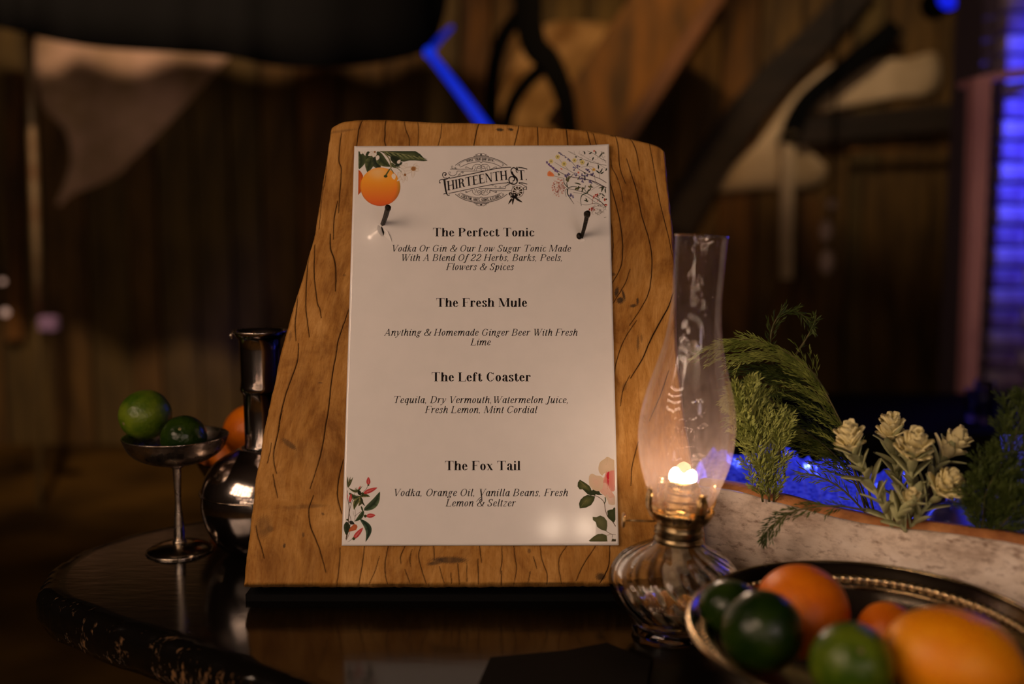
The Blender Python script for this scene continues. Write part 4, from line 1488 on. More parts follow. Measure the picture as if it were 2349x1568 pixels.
# finials top and bottom
for sg, yy in ((1, 212), (-1, 1076)):
    for sx in (1, -1):
        zc([(1125, yy - sg * 30), (1125 + sx * 45, yy - sg * 38), (1125 + sx * 80, yy - sg * 10)], 7)
        spiral(1125 + sx * 92, yy - sg * 14, 16, 5, 90, 90 + sx * 280, 6, 5)
    pr.poly([Z(1125, yy - sg * 45), Z(1142, yy - sg * 12), Z(1150, yy), Z(1100, yy), Z(1108, yy - sg * 12)], K_)
# inner scrolls (top and bottom mirrored)
for yy, sg in ((420, 1), (870, -1)):
    for sx in (1, -1):
        c0 = 1125
        spiral(c0 + sx * 42, yy - sg * 2, 48, 10, (-90 if sg > 0 else 90), (-90 if sg > 0 else 90) + sx * sg * 420 * (-1), 11, 7)
        zc([(c0 + sx * 42, yy - sg * 50), (c0 + sx * 100, yy - sg * 48), (c0 + sx * 150, yy - sg * 5), (c0 + sx * 160, yy + sg * 40), (c0 + sx * 210, yy + sg * 18), (c0 + sx * 270, yy - sg * 8)], 8)
        zc([(c0 + sx * 130, yy + sg * 60), (c0 + sx * 105, yy + sg * 20), (c0 + sx * 112, yy - sg * 18)], 8)
        zc([(c0 + sx * 90, yy + sg * 62), (c0 + sx * 78, yy + sg * 30), (c0 + sx * 85, yy + sg * 6)], 7)
        spiral(c0 + sx * 272, yy + sg * 8, 15, 5, -90 * sg, -90 * sg + sx * 300, 6, 5)
    pr.disc(*Z(1125, yy + sg * 40), 1.1, K_)
# side rules
zc([(570, 458), (700, 458), (960, 456)], 8)
zc([(960, 456), (975, 415)], 6, n=2)
zc([(695, 490), (900, 490), (1200, 490)], 9)
zc([(695, 490), (680, 545), (625, 575), (570, 565), (540, 530)], 9)
zc([(1080, 805), (1300, 805), (1560, 805)], 9)
zc([(1560, 805), (1580, 745), (1640, 725)], 8)
zc([(1280, 842), (1450, 842), (1670, 842)], 8)
zc([(1280, 842), (1290, 880)], 6, n=2)
for (cx_, cy_, r_, a0, a1) in ((610, 412, 26, 60, 380), (665, 432, 20, 60, 380), (565, 520, 30, 80, 420), (790, 520, 22, -160, 180), (735, 560, 24, -60, 300), (740, 385, 16, 60, 380), (1510, 385, 16, 120, -200), (735, 905, 16, 60, 380), (1515, 905, 16, 120, -200), (855, 862, 18, 0, 300), (1395, 862, 18, 180, -120), (1385, 765, 20, 0, 300), (1465, 775, 20, 180, -120), (1330, 740, 16, 0, 260), (1700, 765, 24, 0, 300)):
    spiral(cx_, cy_, r_, 6, a0, a1, 7, 6)
zc([(580, 450), (640, 440), (700, 455)], 6)
zc([(820, 505), (760, 520), (700, 580)], 6)
zc([(1640, 725), (1560, 760), (1480, 790)], 6)
# ribbon frame
zc([(555, 622), (800, 572), (1100, 510), (1400, 445), (1600, 424), (1665, 424)], 15)
zc([(1790, 424), (1880, 436), (1955, 458)], 20, 16)
zc([(540, 892), (800, 838), (1100, 775), (1400, 720), (1590, 702)], 12)
zc([(1800, 700), (1880, 706), (1955, 726)], 18, 14)
zc([(488, 640), (490, 760), (505, 860), (520, 905)], 9)
# big T
zc([(560, 600), (520, 628), (460, 640), (400, 645), (375, 675), (385, 705)], 20, 10)
zc([(460, 640), (475, 760), (495, 870), (530, 925), (565, 918)], 30, 12)
zc([(450, 905), (480, 895), (520, 900)], 14)
spiral(475, 550, 48, 14, 130, 430, 14, 20)
zc([(440, 590), (465, 612), (520, 615)], 12)
zc([(460, 720), (480, 735), (470, 750)], 12)
pr.disc(*Z(385, 700), 1.6, K_)
# big S
zc([(1765, 415), (1778, 470), (1740, 440), (1700, 432), (1665, 465), (1672, 530), (1720, 590), (1765, 640), (1770, 690), (1730, 725), (1670, 720), (1630, 680), (1628, 620), (1670, 590), (1715, 605), (1722, 650), (1690, 675)], 20, n=7)
zc([(1672, 500), (1700, 560), (1755, 615), (1775, 665)], 34)
zc([(1750, 430), (1755, 490), (1775, 520)], 14)
zc([(1590, 690), (1640, 710), (1700, 700)], 16)
# HIRTEENTH, T.
bx_ = [555, 820, 1210, 1590, 1960]; by_ = [838, 772, 695, 645, 655]
tx_ = [530, 800, 1000, 1200, 1400, 1600, 1960]; ty_ = [672, 622, 578, 538, 505, 478, 478]


def warp(x0, x1, tw):
    def f(x_, y_):
        X = x0 + (x1 - x0) * x_ / tw
        b_ = np.interp(X, bx_, by_); t_ = np.interp(X, tx_, ty_)
        return Z(X - (y_ / 700.0) * 14, b_ + (t_ - b_) * y_ / 700.0)
    return f


gl, tw = glyphs('HIRTEENTH', R, 150, 50, 0, 10)
put(pr, gl, warp(520, 1605, tw))
gl, tw = glyphs('T.', R, 150, 50, 0, 0)
put(pr, gl, warp(1790, 1960, tw))
# small capitals on the two arcs
BL = {'R': [[(0, 0), (0, 10), (4, 10), (5, 8), (4, 5.5), (0, 5.5)], [(2.5, 5.5), (5, 0)]], 'A': [[(0, 0), (0, 8), (2.5, 10), (5, 8), (5, 0)], [(0, 4), (5, 4)]], 'I': [[(0, 0), (0, 10)]],
      'S': [[(5, 9), (3, 10), (0, 9), (0, 6), (5, 4), (5, 1), (2.5, 0), (0, 1)]], 'E': [[(5, 10), (0, 10), (0, 0), (5, 0)], [(0, 5), (4, 5)]], 'Y': [[(0, 10), (2.5, 5), (5, 10)], [(2.5, 5), (2.5, 0)]],
      'O': [[(0, 1), (0, 9), (2.5, 10), (5, 9), (5, 1), (2.5, 0), (0, 1)]], 'U': [[(0, 10), (0, 1), (2.5, 0), (5, 1), (5, 10)]], 'B': [[(0, 0), (0, 10), (4, 10), (5, 7.5), (4, 5), (0, 5)], [(4, 5), (5, 2.5), (4, 0), (0, 0)]],
      'W': [[(0, 10), (1.5, 0), (3.2, 7), (5, 0), (6.5, 10)]], 'T': [[(0, 10), (5, 10)], [(2.5, 10), (2.5, 0)]], 'H': [[(0, 0), (0, 10)], [(5, 0), (5, 10)], [(0, 5), (5, 5)]], '.': [[(0, 0), (0, 1.2)]],
      'C': [[(5, 8), (5, 9), (2.5, 10), (0, 9), (0, 1), (2.5, 0), (5, 1), (5, 2)]], 'K': [[(0, 0), (0, 10)], [(5, 10), (0, 5), (5, 0)]], 'L': [[(0, 10), (0, 0), (5, 0)]], 'M': [[(0, 0), (0, 10), (3, 3), (6, 10), (6, 0)]],
      'X': [[(0, 0), (5, 10)], [(0, 10), (5, 0)]], 'D': [[(0, 0), (0, 10), (3, 10), (5, 8), (5, 2), (3, 0), (0, 0)]], ',': [[(0.5, 1.5), (0, -1.5)]], '&': [[(5, 0), (0, 8), (2, 10), (4, 8), (0, 2), (2, 0), (5, 4)]], ' ': []}


def small(text, x0, x1, fbase, hh):
    wid = {'I': 0, '.': 0, ',': 0.5, 'W': 6.5, 'M': 6, ' ': 1.2}
    tw = sum(wid.get(c, 5) + 3.0 for c in text) - 3.0
    x_ = 0
    for c in text:
        for poly in BL[c]:
            pts = []
            for (a, b2) in poly:
                X = x0 + (x1 - x0) * (x_ + a) / tw
                y_, sl_ = fbase(X)
                pts.append(Z(X - sl_ * -b2 * hh / 10, y_ - b2 * hh / 10))
            pr.stroke(pts, 1.15, K_)
        x_ += wid.get(c, 5) + 3.0


f_top = lambda X: (300 + 0.00052 * (X - 1125) ** 2, 0.00104 * (X - 1125))
f_bot = lambda X: (1030 - 0.00060 * (X - 1125) ** 2, -0.0012 * (X - 1125))
small('RAISE YOUR BAR WITH...', 875, 1365, f_top, 42)
small('COCKTAIL MIXES, SODAS, & ELIXIRS', 770, 1480, f_bot, 44)
# fruit roundel with leaves
cz_ = (1780, 855)
pts = [Z(cz_[0] + 108 * math.cos(2 * PI * k / 24), cz_[1] + 108 * math.sin(2 * PI * k / 24)) for k in range(25)]
pr.stroke(pts, 1.1, K_)
for k in range(9):
    a = 2 * PI * k / 9
    for q in (0, 1):
        aa = a + .12 + q * .45
        pr.poly([Z(cz_[0] + 18 * math.cos(a + .35), cz_[1] + 18 * math.sin(a + .35)), Z(cz_[0] + 84 * math.cos(a + .08), cz_[1] + 84 * math.sin(a + .08)), Z(cz_[0] + 90 * math.cos(a + .35), cz_[1] + 90 * math.sin(a + .35)), Z(cz_[0] + 84 * math.cos(a + .6), cz_[1] + 84 * math.sin(a + .6))], (.05, .035, .02))
spiral(1905, 795, 46, 12, -60, 240, 9, 12)
zc([(1800, 712), (1860, 730), (1920, 770), (1948, 830)], 10)
for (x1_, y1_, wd) in ((1870, 1052, 40), (1690, 1098, 34), (1612, 1088, 36), (1640, 960, 40)):
    pr.leaf(Z(1720, 950), Z(x1_, y1_), wd / 7.83, 1.0, dark=(.01, .008, .006), light_=(.05, .04, .03))
pr.disc(*Z(1725, 940), 6, K_)
pr.disc(*Z(1650, 900), 4.0, (.03, .02, .015))
pr.poly([Z(1690, 880), Z(1760, 900), Z(1740, 960), Z(1680, 960)], K_)
for (dx, dy) in ((1655, 905), (1685, 985), (1722, 915)):
    pr.disc(*Z(dx, dy), 1.6, (.55, .50, .47))
pr.done('emblem')

# ---------------------------------------------------------------- orange branch, top left
pr = Print()
A4 = lambda x_, y_: (780 + x_ / 6.818, 330 + y_ / 6.818)
lf = lambda p0, p1, wd, bend=0, **k: pr.leaf(A4(*p0), A4(*p1), wd / 6.818, bend / 6.818, clip=(822.3, 346.6), **k)
WH, WH2 = (.74, .70, .66), (.62, .56, .50)


def petal(p0, p1, wd, c=WH, edge_=(.50, .42, .36)):
    pr.leaf(A4(*p0), A4(*p1), (wd + 10) / 6.818, 0, dark=edge_, light_=edge_, clip=(822.3, 346.6))
    pr.leaf(A4(*p0), A4(*p1), wd / 6.818, 0, dark=c, light_=WH, clip=(822.3, 346.6))


GD, GL = (.028, .042, .022), (.13, .16, .065)
# big leaf running right
pts_top = [(650, 112), (1180, 112), (1270, 170), (1330, 240), (1372, 262)]
pr.poly([A4(*p) for p in [(610, 114), (1180, 114), (1260, 165), (1320, 235), (1372, 263), (1310, 274), (1180, 262), (1080, 262), (1000, 282), (900, 268), (800, 215), (690, 150)]], (GL, GD))
for k in range(7):
    x0 = 720 + k * 85
    pr.curve([A4(x0, 130 + k * 12), A4(x0 + 60, 175 + k * 9), A4(x0 + 100, 235 + k * 2)], 3.2, (.19, .22, .10), .6)
    pr.curve([A4(x0 + 30, 130 + k * 12), A4(x0 + 95, 175 + k * 9), A4(x0 + 135, 232 + k * 2)], 1.4, (.018, .028, .015), .5)
pr.curve([A4(650, 118), A4(900, 150), A4(1150, 200), A4(1340, 258)], 1.2, (.25, .26, .12), .5)
lf((290, 115), (300, 400), 175, -30, dark=GD, light_=GL)
lf((440, 115), (470, 330), 110, 0, dark=(.02, .03, .015), light_=(.07, .09, .04))
lf((540, 190), (430, 450), 150, 25, dark=GD, light_=GL)
lf((520, 200), (640, 400), 130, 18, dark=(.02, .03, .02), light_=(.08, .10, .05))
lf((580, 120), (790, 360), 150, 45, dark=GD, light_=GL)
lf((790, 200), (960, 370), 120, -20, dark=(.016, .024, .014), light_=(.05, .06, .03))
lf((780, 300), (880, 380), 60, 0, dark=GD, light_=GL)
lf((860, 350), (980, 290), 70, 0, dark=(.02, .03, .02), light_=(.07, .08, .04))
# small red-orange fruit at the margin
pr.poly([A4(*p) for p in [(290, 402), (330, 440), (362, 500), (345, 640), (325, 760), (284, 802)]], ((.72, .15, .02), (.45, .07, .01)))
# the orange: concentric rings give the printed gradient
oc = (632, 672)
n = 40
lay = [(1.0, 0), (.93, 1), (.80, 2), (.6, 3), (.4, 4), (.2, 5), (0.02, 6)]
vsr, csr = [], []
for (f, q) in lay:
    for k in range(n):
        t = 2 * PI * k / n
        # highlight sits up-left
        x_ = oc[0] + 313 * f * math.cos(t)
        y_ = oc[1] + 302 * f * math.sin(t) - (1 - f) * 0
        vsr.append(pr.P(*A4(x_, y_)))
        hx, hy = (x_ - 600) / 310, (y_ - 450) / 310
        g = math.exp(-((hx + .02) ** 2 * 5 + hy ** 2 * 12))
        low = min(1, max(0, (y_ - 560) / 400.0))
        right = min(1, max(0, (x_ - 800) / 150.0)) * min(1, max(0, (y_ - 450) / 200))
        rimd = 1 if f == 1.0 else 0
        r0 = .86 - .14 * low - .34 * right * (f > .9)
        g0 = .36 - .24 * low + .16 * g - .07 * right
        b0 = .03 + .17 * g
        csr.append((r0 * (1 - .25 * rimd * (y_ > 600)), max(.04, g0) * (1 - .1 * rimd), b0, 1))
fs = []
for r_ in range(len(lay) - 1):
    for k in range(n):
        j = (k + 1) % n
        fs.append((r_ * n + k, r_ * n + j, (r_ + 1) * n + j, (r_ + 1) * n + k))
fs.append(tuple((len(lay) - 1) * n + k for k in range(n)))
pr.mb.add(vsr, fs, csr)
pr.z += 1e-6
for (x_, y_, r_, c_) in ((565, 450, 26, (.90, .56, .30)), (600, 830, 40, (.60, .12, .01))):
    pass
# stalks
pr.curve([A4(690, 140), A4(760, 220), A4(790, 290), A4(800, 360), A4(790, 400)], 3.4, (.20, .20, .10), 2.6)
pr.curve([A4(780, 395), A4(750, 440), A4(720, 490)], 3.0, (.08, .10, .03), 3.6)
pr.disc(*A4(714, 508), 4.4, (.04, .06, .02), 3.2)
pr.curve([A4(800, 400), A4(830, 440), A4(835, 470)], 2.2, (.12, .14, .05), 1.4)
pr.curve([A4(800, 300), A4(860, 360), A4(920, 400), A4(1000, 480)], 2.0, (.12, .14, .06), 1.2)
pr.curve([A4(880, 375), A4(950, 370), A4(1000, 360)], 1.6, (.14, .14, .06), 1.0)
pr.leaf(A4(832, 465), A4(850, 562), 9.5, 0, dark=(.80, .70, .58), light_=(.84, .80, .72))
# blossoms
for (p0, p1, wd) in (((540, 125), (440, 190), 60), ((540, 125), (520, 215), 60), ((600, 180), (575, 262), 50), ((545, 130), (560, 190), 40), ((340, 120), (330, 165), 40), ((400, 118), (395, 160), 30),
                     ((900, 310), (945, 250), 44), ((1000, 370), (930, 345), 50), ((1060, 370), (940, 360), 60), ((1060, 350), (1000, 320), 56)):
    petal(p0, p1, wd)
for (a, L) in ((-170, 120), (-135, 0), (-60, 110), (-20, 110), (20, 100), (95, 150), (150, 190), (175, 190)):
    if L == 0: continue
    a = math.radians(a)
    petal((1150, 390), (1150 + L * math.cos(a), 390 + L * math.sin(a)), 48)
for (a, L) in ((60, 110), (100, 130), (140, 150), (200, 120), (250, 110)):
    a = math.radians(a)
    petal((1005, 490), (1005 + L * math.cos(a), 490 + L * math.sin(a)), 44)
petal((940, 440), (905, 540), 44); petal((950, 470), (1010, 585), 44)
for (x_, y_, r_) in ((1150, 390, 5), (1018, 485, 3), (545, 128, 2.5)):
    pr.disc(*A4(x_, y_), r_, (.30, .14, .05))
for k in range(9):
    a = 2 * PI * k / 9
    pr.disc(*A4(1150 + 40 * math.cos(a), 390 + 32 * math.sin(a)), 1.1, (.45, .24, .06))
pr.disc(*A4(940, 190), 1.4, (.3, .34, .12))
pr.done('orange_branch_print')

# ---------------------------------------------------------------- wild flowers, top right
pr = Print()
A5 = lambda x_, y_: (min(1230 + x_ / 6.815, 1391.5), max(330 + y_ / 6.815, 346.3))
GY, DG, PU = (.045, .045, .03), (.03, .045, .025), (.10, .08, .19)


def c5(pts, w0, col, w1=None): pr.curve([A5(*p) for p in pts], w0 / 6.815, col, None if w1 is None else w1 / 6.815, 5)


c5([(345, 130), (480, 220), (560, 290), (640, 380), (760, 450), (870, 500), (1000, 550), (1095, 610)], 5, (.05, .035, .05), 10)
c5([(155, 290), (280, 380), (400, 460), (560, 520), (730, 545), (900, 590), (1095, 690)], 6, (.05, .03, .05), 14)
c5([(290, 290), (400, 360), (500, 410), (640, 490), (760, 540)], 5, (.07, .06, .04), 6)
c5([(360, 240), (420, 320), (500, 400)], 4, (.09, .08, .05), 4)
c5([(280, 500), (340, 520), (440, 540)], 6, (.12, .08, .04), 5)
c5([(500, 120), (620, 180), (760, 250), (900, 300), (1095, 345)], 4, GY, 7)
c5([(690, 160), (800, 230), (960, 310), (1095, 400)], 3, (.10, .10, .07), 4)
c5([(800, 110), (900, 160), (1000, 230), (1095, 280)], 5, DG, 6)
c5([(1030, 200), (1060, 260), (1095, 310)], 4, GY, 4)
c5([(600, 150), (560, 140), (500, 110)], 3, GY, 2)
c5([(620, 185), (600, 150), (590, 110)], 3, GY, 2)
c5([(780, 560), (860, 580), (960, 640), (1060, 680)], 5, (.05, .05, .03), 8)
c5([(500, 700), (640, 730), (780, 770), (900, 840), (1000, 900), (1095, 990)], 7, (.04, .03, .02), 12)
c5([(580, 760), (700, 780), (820, 840), (900, 900), (1000, 950)], 5, (.05, .05, .03), 6)
c5([(500, 690), (440, 620), (430, 540)], 14, (.02, .035, .025), 8)
c5([(490, 680), (480, 600), (540, 520), (580, 470)], 12, (.02, .035, .025), 7)
c5([(500, 690), (560, 670), (640, 670)], 14, (.015, .03, .02), 6)
c5([(490, 700), (490, 780), (530, 850), (590, 940)], 22, (.015, .022, .02), 5)
c5([(480, 700), (450, 740), (470, 830)], 8, (.03, .04, .03), 6)
c5([(800, 770), (720, 800), (695, 870), (705, 970)], 18, (.02, .045, .025), 6)
c5([(770, 650), (760, 720), (800, 770)], 10, (.03, .05, .025), 8)
c5([(700, 950), (800, 955), (880, 935), (960, 940)], 5, (.06, .05, .04), 6)
c5([(880, 940), (880, 880), (900, 820)], 8, (.22, .06, .03), 6)
c5([(860, 730), (930, 680), (1020, 650)], 4, (.12, .10, .08), 4)
c5([(700, 370), (800, 350), (900, 370)], 4, DG, 5)
c5([(830, 370), (880, 420), (890, 480)], 4, (.08, .08, .05), 4)
c5([(990, 550), (990, 470), (970, 380)], 5, DG, 3)
c5([(910, 490), (920, 560), (940, 610)], 5, GY, 5)
c5([(640, 900), (700, 940)], 2, (.3, .25, .2), 2)
for (x_, y_, L, a) in ((970, 400, 80, -95), (990, 460, 90, -60), (990, 470, 90, -140), (1000, 470, 70, -30), (1080, 430, 60, -60), (1060, 680, 90, 120), (1070, 680, 100, 170), (1080, 690, 90, 85), (1040, 670, 90, 100),
                       (700, 640, 110, -165), (740, 690, 80, 110), (620, 690, 90, -10), (600, 720, 60, -40), (820, 740, 70, -60), (840, 660, 60, 20), (790, 780, 80, -70), (790, 900, 60, -110), (790, 900, 50, 200), (780, 900, 40, -20),
                       (760, 170, 60, -110), (820, 160, 60, -30), (930, 170, 60, -100), (1000, 190, 60, -60), (900, 210, 60, 110), (640, 210, 40, 180), (860, 500, 60, -60), (760, 490, 60, 80), (770, 480, 60, -130), (720, 250, 50, 170), (790, 350, 70, -70)):
    a = math.radians(a)
    pr.leaf(A5(x_, y_), A5(x_ + L * math.cos(a), y_ + L * math.sin(a)), 3.2, .8, dark=(.02, .03, .02), light_=(.10, .11, .05) if y_ > 600 else (.05, .065, .06))
rp = random.Random(5)
for k in range(26):       # lavender spikes
    t = rp.random()
    x_, y_ = 155 + 175 * t, 290 + 150 * t
    pr.disc(*A5(x_ + rp.uniform(-9, 9), y_ + rp.uniform(-14, 14)), rp.uniform(1.2, 2.2), (.10 + rp.random() * .06, .08, .22 + rp.random() * .1), n=6)
    x_, y_ = 345 + 190 * t, 130 + 140 * t
    pr.disc(*A5(x_ + rp.uniform(-9, 9), y_ + rp.uniform(-9, 9)), rp.uniform(.9, 1.7), (.14, .13, .24), n=6)
for (x_, y_) in ((655, 350), (600, 390), (620, 480), (740, 490), (780, 490), (880, 490), (700, 540), (740, 560), (715, 600), (830, 590), (860, 600), (560, 800), (530, 800), (560, 830), (800, 400), (820, 420), (460, 500), (500, 470)):
    for k in range(5):
        pr.disc(*A5(x_ + rp.uniform(-26, 26), y_ + rp.uniform(-24, 24)), rp.uniform(1.2, 2.4), rp.choice([PU, (.16, .14, .30), (.06, .05, .10), (.20, .19, .38)]), n=6)
for (x_, y_, r_) in ((335, 205, 38), (232, 275, 36), (435, 315, 40), (597, 260, 36), (720, 290, 38), (900, 405, 26)):
    for k in range(6):
        a = k * PI / 3
        pr.disc(*A5(x_ + r_ * .6 * math.cos(a), y_ + r_ * .6 * math.sin(a)), r_ * .42 / 6.8, (.68, .60, .24) if r_ > 30 else (.72, .44, .10), n=8)
    pr.disc(*A5(x_, y_), r_ * .32 / 6.8, (.22, .20, .05), n=8)
pr.poly([A5(*p) for p in [(172, 480), (180, 440), (210, 422), (250, 450), (280, 480), (278, 512), (230, 512), (180, 505)]], ((.75, .17, .05), (.80, .30, .12)))
pr.poly([A5(*p) for p in [(375, 375), (405, 390), (412, 412), (385, 400)]], (.65, .13, .05))
pr.poly([A5(*p) for p in [(645, 435), (672, 450), (670, 470), (650, 458)]], (.70, .14, .06))
for k in range(60):       # pale pink umbel
    a, r_ = rp.random() * 2 * PI, rp.random() ** .6
    pr.disc(*A5(350 + 100 * r_ * math.cos(a), 680 + 145 * r_ * math.sin(a)), rp.uniform(1.0, 2.3), rp.choice([(.60, .32, .28), (.62, .40, .34), (.40, .16, .13), (.25, .09, .08)]), n=6)
for k in range(16):
    y_ = 570 + k * 17
    c5([(470, 690), (400, 640 + k * 4), (rp.uniform(250, 360), y_)], 2, (.40, .22, .18), 1.4)
for k in range(34):       # red small flowers, lower right
    x_, y_ = rp.choice([(945, 800), (950, 840), (1080, 885), (900, 840), (965, 890), (1085, 960), (850, 1025), (890, 1020)])
    pr.disc(*A5(x_ + rp.uniform(-22, 22), y_ + rp.uniform(-20, 20)), rp.uniform(1.0, 2.2), rp.choice([(.60, .06, .04), (.42, .05, .03), (.30, .04, .03)]), n=6)
for k in range(34):       # twiggy tangle
    x_, y_ = rp.uniform(880, 1095), rp.uniform(930, 1080)
    c5([(x_, y_), (x_ + rp.uniform(-30, 30), y_ + rp.uniform(5, 25)), (x_ + rp.uniform(-50, 50), y_ + rp.uniform(15, 55))], 5, (.06, .045, .03), 2)
for k in range(40):
    x_, y_ = rp.uniform(640, 1090), rp.uniform(120, 340)
    c5([(x_, y_), (x_ + rp.uniform(-14, 14), y_ + rp.uniform(-10, 10)), (x_ + rp.uniform(-30, 30), y_ + rp.uniform(-30, 30))], 3.5, (.11, .105, .08), 2)
for k in range(16):
    x_, y_ = rp.uniform(960, 1095), rp.uniform(780, 900)
    pr.disc(*A5(x_, y_), rp.uniform(1, 2), (.03, .04, .02), n=6)
for (x_, y_) in ((905, 118), (660, 450)):
    pr.disc(*A5(x_, y_), 2.4, (.60, .16, .10), n=6)
for (x_, y_, r_) in ((480, 560, 40), (350, 480, 22), (660, 545, 20), (830, 670, 34), (640, 700, 38), (730, 700, 26), (500, 540, 26), (995, 190, 24), (1040, 150, 24)):
    for k in range(6):
        pr.disc(*A5(x_ + rp.uniform(-r_, r_) * .7, y_ + rp.uniform(-r_, r_) * .7), r_ * .3 / 6.8 + .4, rp.choice([(.10, .10, .04), (.05, .06, .03), (.16, .15, .06)] if y_ > 300 else [(.16, .16, .13), (.11, .11, .09)]), n=6)
c5([(1060, 1155), (1095, 1145)], 8, (.05, .05, .03), 4)
pr.done('wildflower_print')

# ---------------------------------------------------------------- red buds, bottom left
pr = Print()
A6 = lambda x_, y_: (max(780 + x_ / 7.127, 793.8), 1040 + y_ / 7.127)


def c6(pts, w0, col, w1=None): pr.curve([A6(*p) for p in pts], w0 / 7.127, col, None if w1 is None else w1 / 7.127, 6)
def l6(p0, p1, wd, bend=0, dark=(.02, .035, .015), light_=(.15, .20, .08)): pr.leaf(A6(*p0), A6(*p1), wd / 7.127, bend / 7.127, dark=dark, light_=light_)


BR = (.10, .06, .035)
c6([(122, 600), (125, 720), (150, 880), (140, 1060), (130, 1200), (100, 1400)], 8, BR, 18)
c6([(240, 650), (200, 780), (160, 920), (140, 1080)], 6, BR, 10)
c6([(150, 980), (180, 1080), (170, 1160), (110, 1370)], 7, BR, 10)
c6([(350, 940), (260, 1010), (240, 1090)], 6, BR, 6)
c6([(250, 910), (250, 1030), (235, 1110)], 6, (.16, .12, .08), 5)
c6([(215, 940), (225, 1000), (245, 1030)], 4, (.16, .12, .08), 4)
c6([(300, 680), (230, 740), (190, 800)], 5, BR, 4)
c6([(455, 520), (430, 580), (380, 620)], 7, (.08, .07, .03), 7)
c6([(165, 1280), (130, 1360), (97, 1418)], 7, BR, 6)
c6([(200, 1390), (165, 1420), (128, 1445)], 8, (.06, .05, .03), 3)
for (p0, p1, wd, bd) in (((130, 560), (125, 370), 30, 0), ((140, 560), (170, 375), 26, 0), ((150, 540), (215, 380), 22, 0), ((125, 520), (190, 410), 20, 0)):
    l6(p0, p1, wd, bd, light_=(.28, .27, .12))
l6((140, 560), (370, 525), 44, 75, light_=(.25, .25, .10))
l6((145, 640), (370, 690), 78, 55, light_=(.20, .23, .10))
l6((300, 600), (340, 690), 60, 0, dark=(.015, .02, .01), light_=(.04, .05, .02))
l6((330, 700), (495, 705), 62, -20, light_=(.32, .30, .12))
l6((345, 710), (230, 920), 84, 34, light_=(.30, .30, .10))
l6((330, 700), (300, 860), 70, -30, light_=(.33, .30, .12))
l6((350, 710), (415, 860), 34, 20, dark=(.015, .02, .01), light_=(.08, .09, .04))
l6((390, 930), (655, 620), 130, 52, dark=(.02, .035, .02), light_=(.13, .19, .10))
l6((345, 855), (380, 960), 30, 0)
l6((390, 930), (240, 1110), 76, -22, light_=(.12, .17, .08))
l6((330, 1065), (418, 1445), 110, -95, dark=(.012, .022, .016), light_=(.09, .16, .10))
l6((110, 1110), (100, 1330), 110, -10, dark=(.02, .03, .015), light_=(.06, .08, .04))
l6((150, 1110), (240, 1150), 60, 0, dark=(.02, .02, .015), light_=(.05, .04, .03))
pr.poly([A6(*p) for p in [(175, 1200), (230, 1150), (270, 1160), (288, 1195), (265, 1245), (210, 1265), (140, 1278), (150, 1240)]], ((.55, .15, .06), (.42, .10, .035)))
RD, RL = (.36, .010, .018), (.60, .09, .09)
for (p0, p1, wd) in (((465, 515), (465, 380), 66), ((380, 650), (612, 555), 70), ((160, 800), (185, 650), 50), ((300, 585), (342, 525), 22), ((430, 1020), (582, 1005), 72), ((215, 1400), (380, 1205), 74), ((124, 740), (122, 640), 16)):
    pr.leaf(A6(*p0), A6(*p1), wd / 7.127, 0, dark=RL, light_=RD)
    pr.curve([A6(p0[0] * .75 + p1[0] * .25, p0[1] * .75 + p1[1] * .25), A6(p0[0] * .3 + p1[0] * .7, p0[1] * .3 + p1[1] * .7)], wd * .16 / 7.127, (.62, .28, .24), .3)
for (x_, y_, r_) in ((465, 515, 16), (370, 655, 26), (165, 800, 13), (415, 1020, 26), (225, 1390, 26), (120, 1080, 18)):
    pr.disc(*A6(x_, y_), r_ / 7.127, (.05, .06, .02), n=8)
for k in range(8):
    a = rp.uniform(0, 2 * PI)
    c6([(265, 595), (265 + 20 * math.cos(a), 595 + 25 * math.sin(a)), (265 + 36 * math.cos(a), 595 + 46 * math.sin(a))], 7, (.14, .15, .06), 2)
pr.done('bud_sprig_print')

# ---------------------------------------------------------------- rose, bottom right
pr = Print()
A7 = lambda x_, y_: (min(1230 + x_ / 6.815, 1412.4 + (1030 + y_ / 6.815 - 1250) * .02), 1030 + y_ / 6.815)


def p7(pts, col, sm=True):
    pp = catmull(pts, 4, closed=True) if sm else pts
    pr.poly([A7(*p) for p in pp], col)


def c7(pts, w0, col, w1=None): pr.curve([A7(*p) for p in pts], w0 / 6.815, col, None if w1 is None else w1 / 6.815, 6)


CR, PK = (.68, .52, .38), (.70, .46, .38)
p7([(1110, 120), (1180, 155), (1225, 190), (1225, 330), (1150, 350), (1060, 380), (1030, 412), (985, 360), (972, 290), (1000, 200), (1070, 150)], (CR, (.60, .47, .32)))
p7([(870, 382), (940, 410), (1020, 425), (1060, 500), (1040, 600), (1000, 660), (900, 640), (860, 600), (830, 550), (825, 430)], ((.68, .46, .36), (.62, .50, .36)))
p7([(1100, 700), (1180, 720), (1232, 740), (1232, 860), (1140, 862), (1115, 800), (1080, 740)], ((.70, .50, .44), (.62, .50, .38)))
p7([(1010, 620), (1100, 640), (1200, 720), (1215, 760), (1100, 760), (1060, 720), (1000, 670)], (PK, (.66, .40, .32)))
p7([(1225, 280), (1140, 300), (1090, 360), (1060, 450), (1030, 530), (1100, 620), (1225, 640)], ((.62, .18, .15), (.66, .30, .25)))
p7([(1225, 300), (1160, 320), (1090, 400), (1100, 500), (1150, 600), (1225, 630)], ((.50, .006, .02), (.55, .03, .05)))
c7([(1225, 300), (1160, 345), (1145, 400), (1165, 470)], 26, (.74, .46, .40), 12)
p7([(1050, 440), (1110, 460), (1125, 540), (1150, 620), (1215, 720), (1180, 735), (1080, 680), (1035, 600), (1035, 500)], ((.70, .48, .40), (.70, .42, .34)))
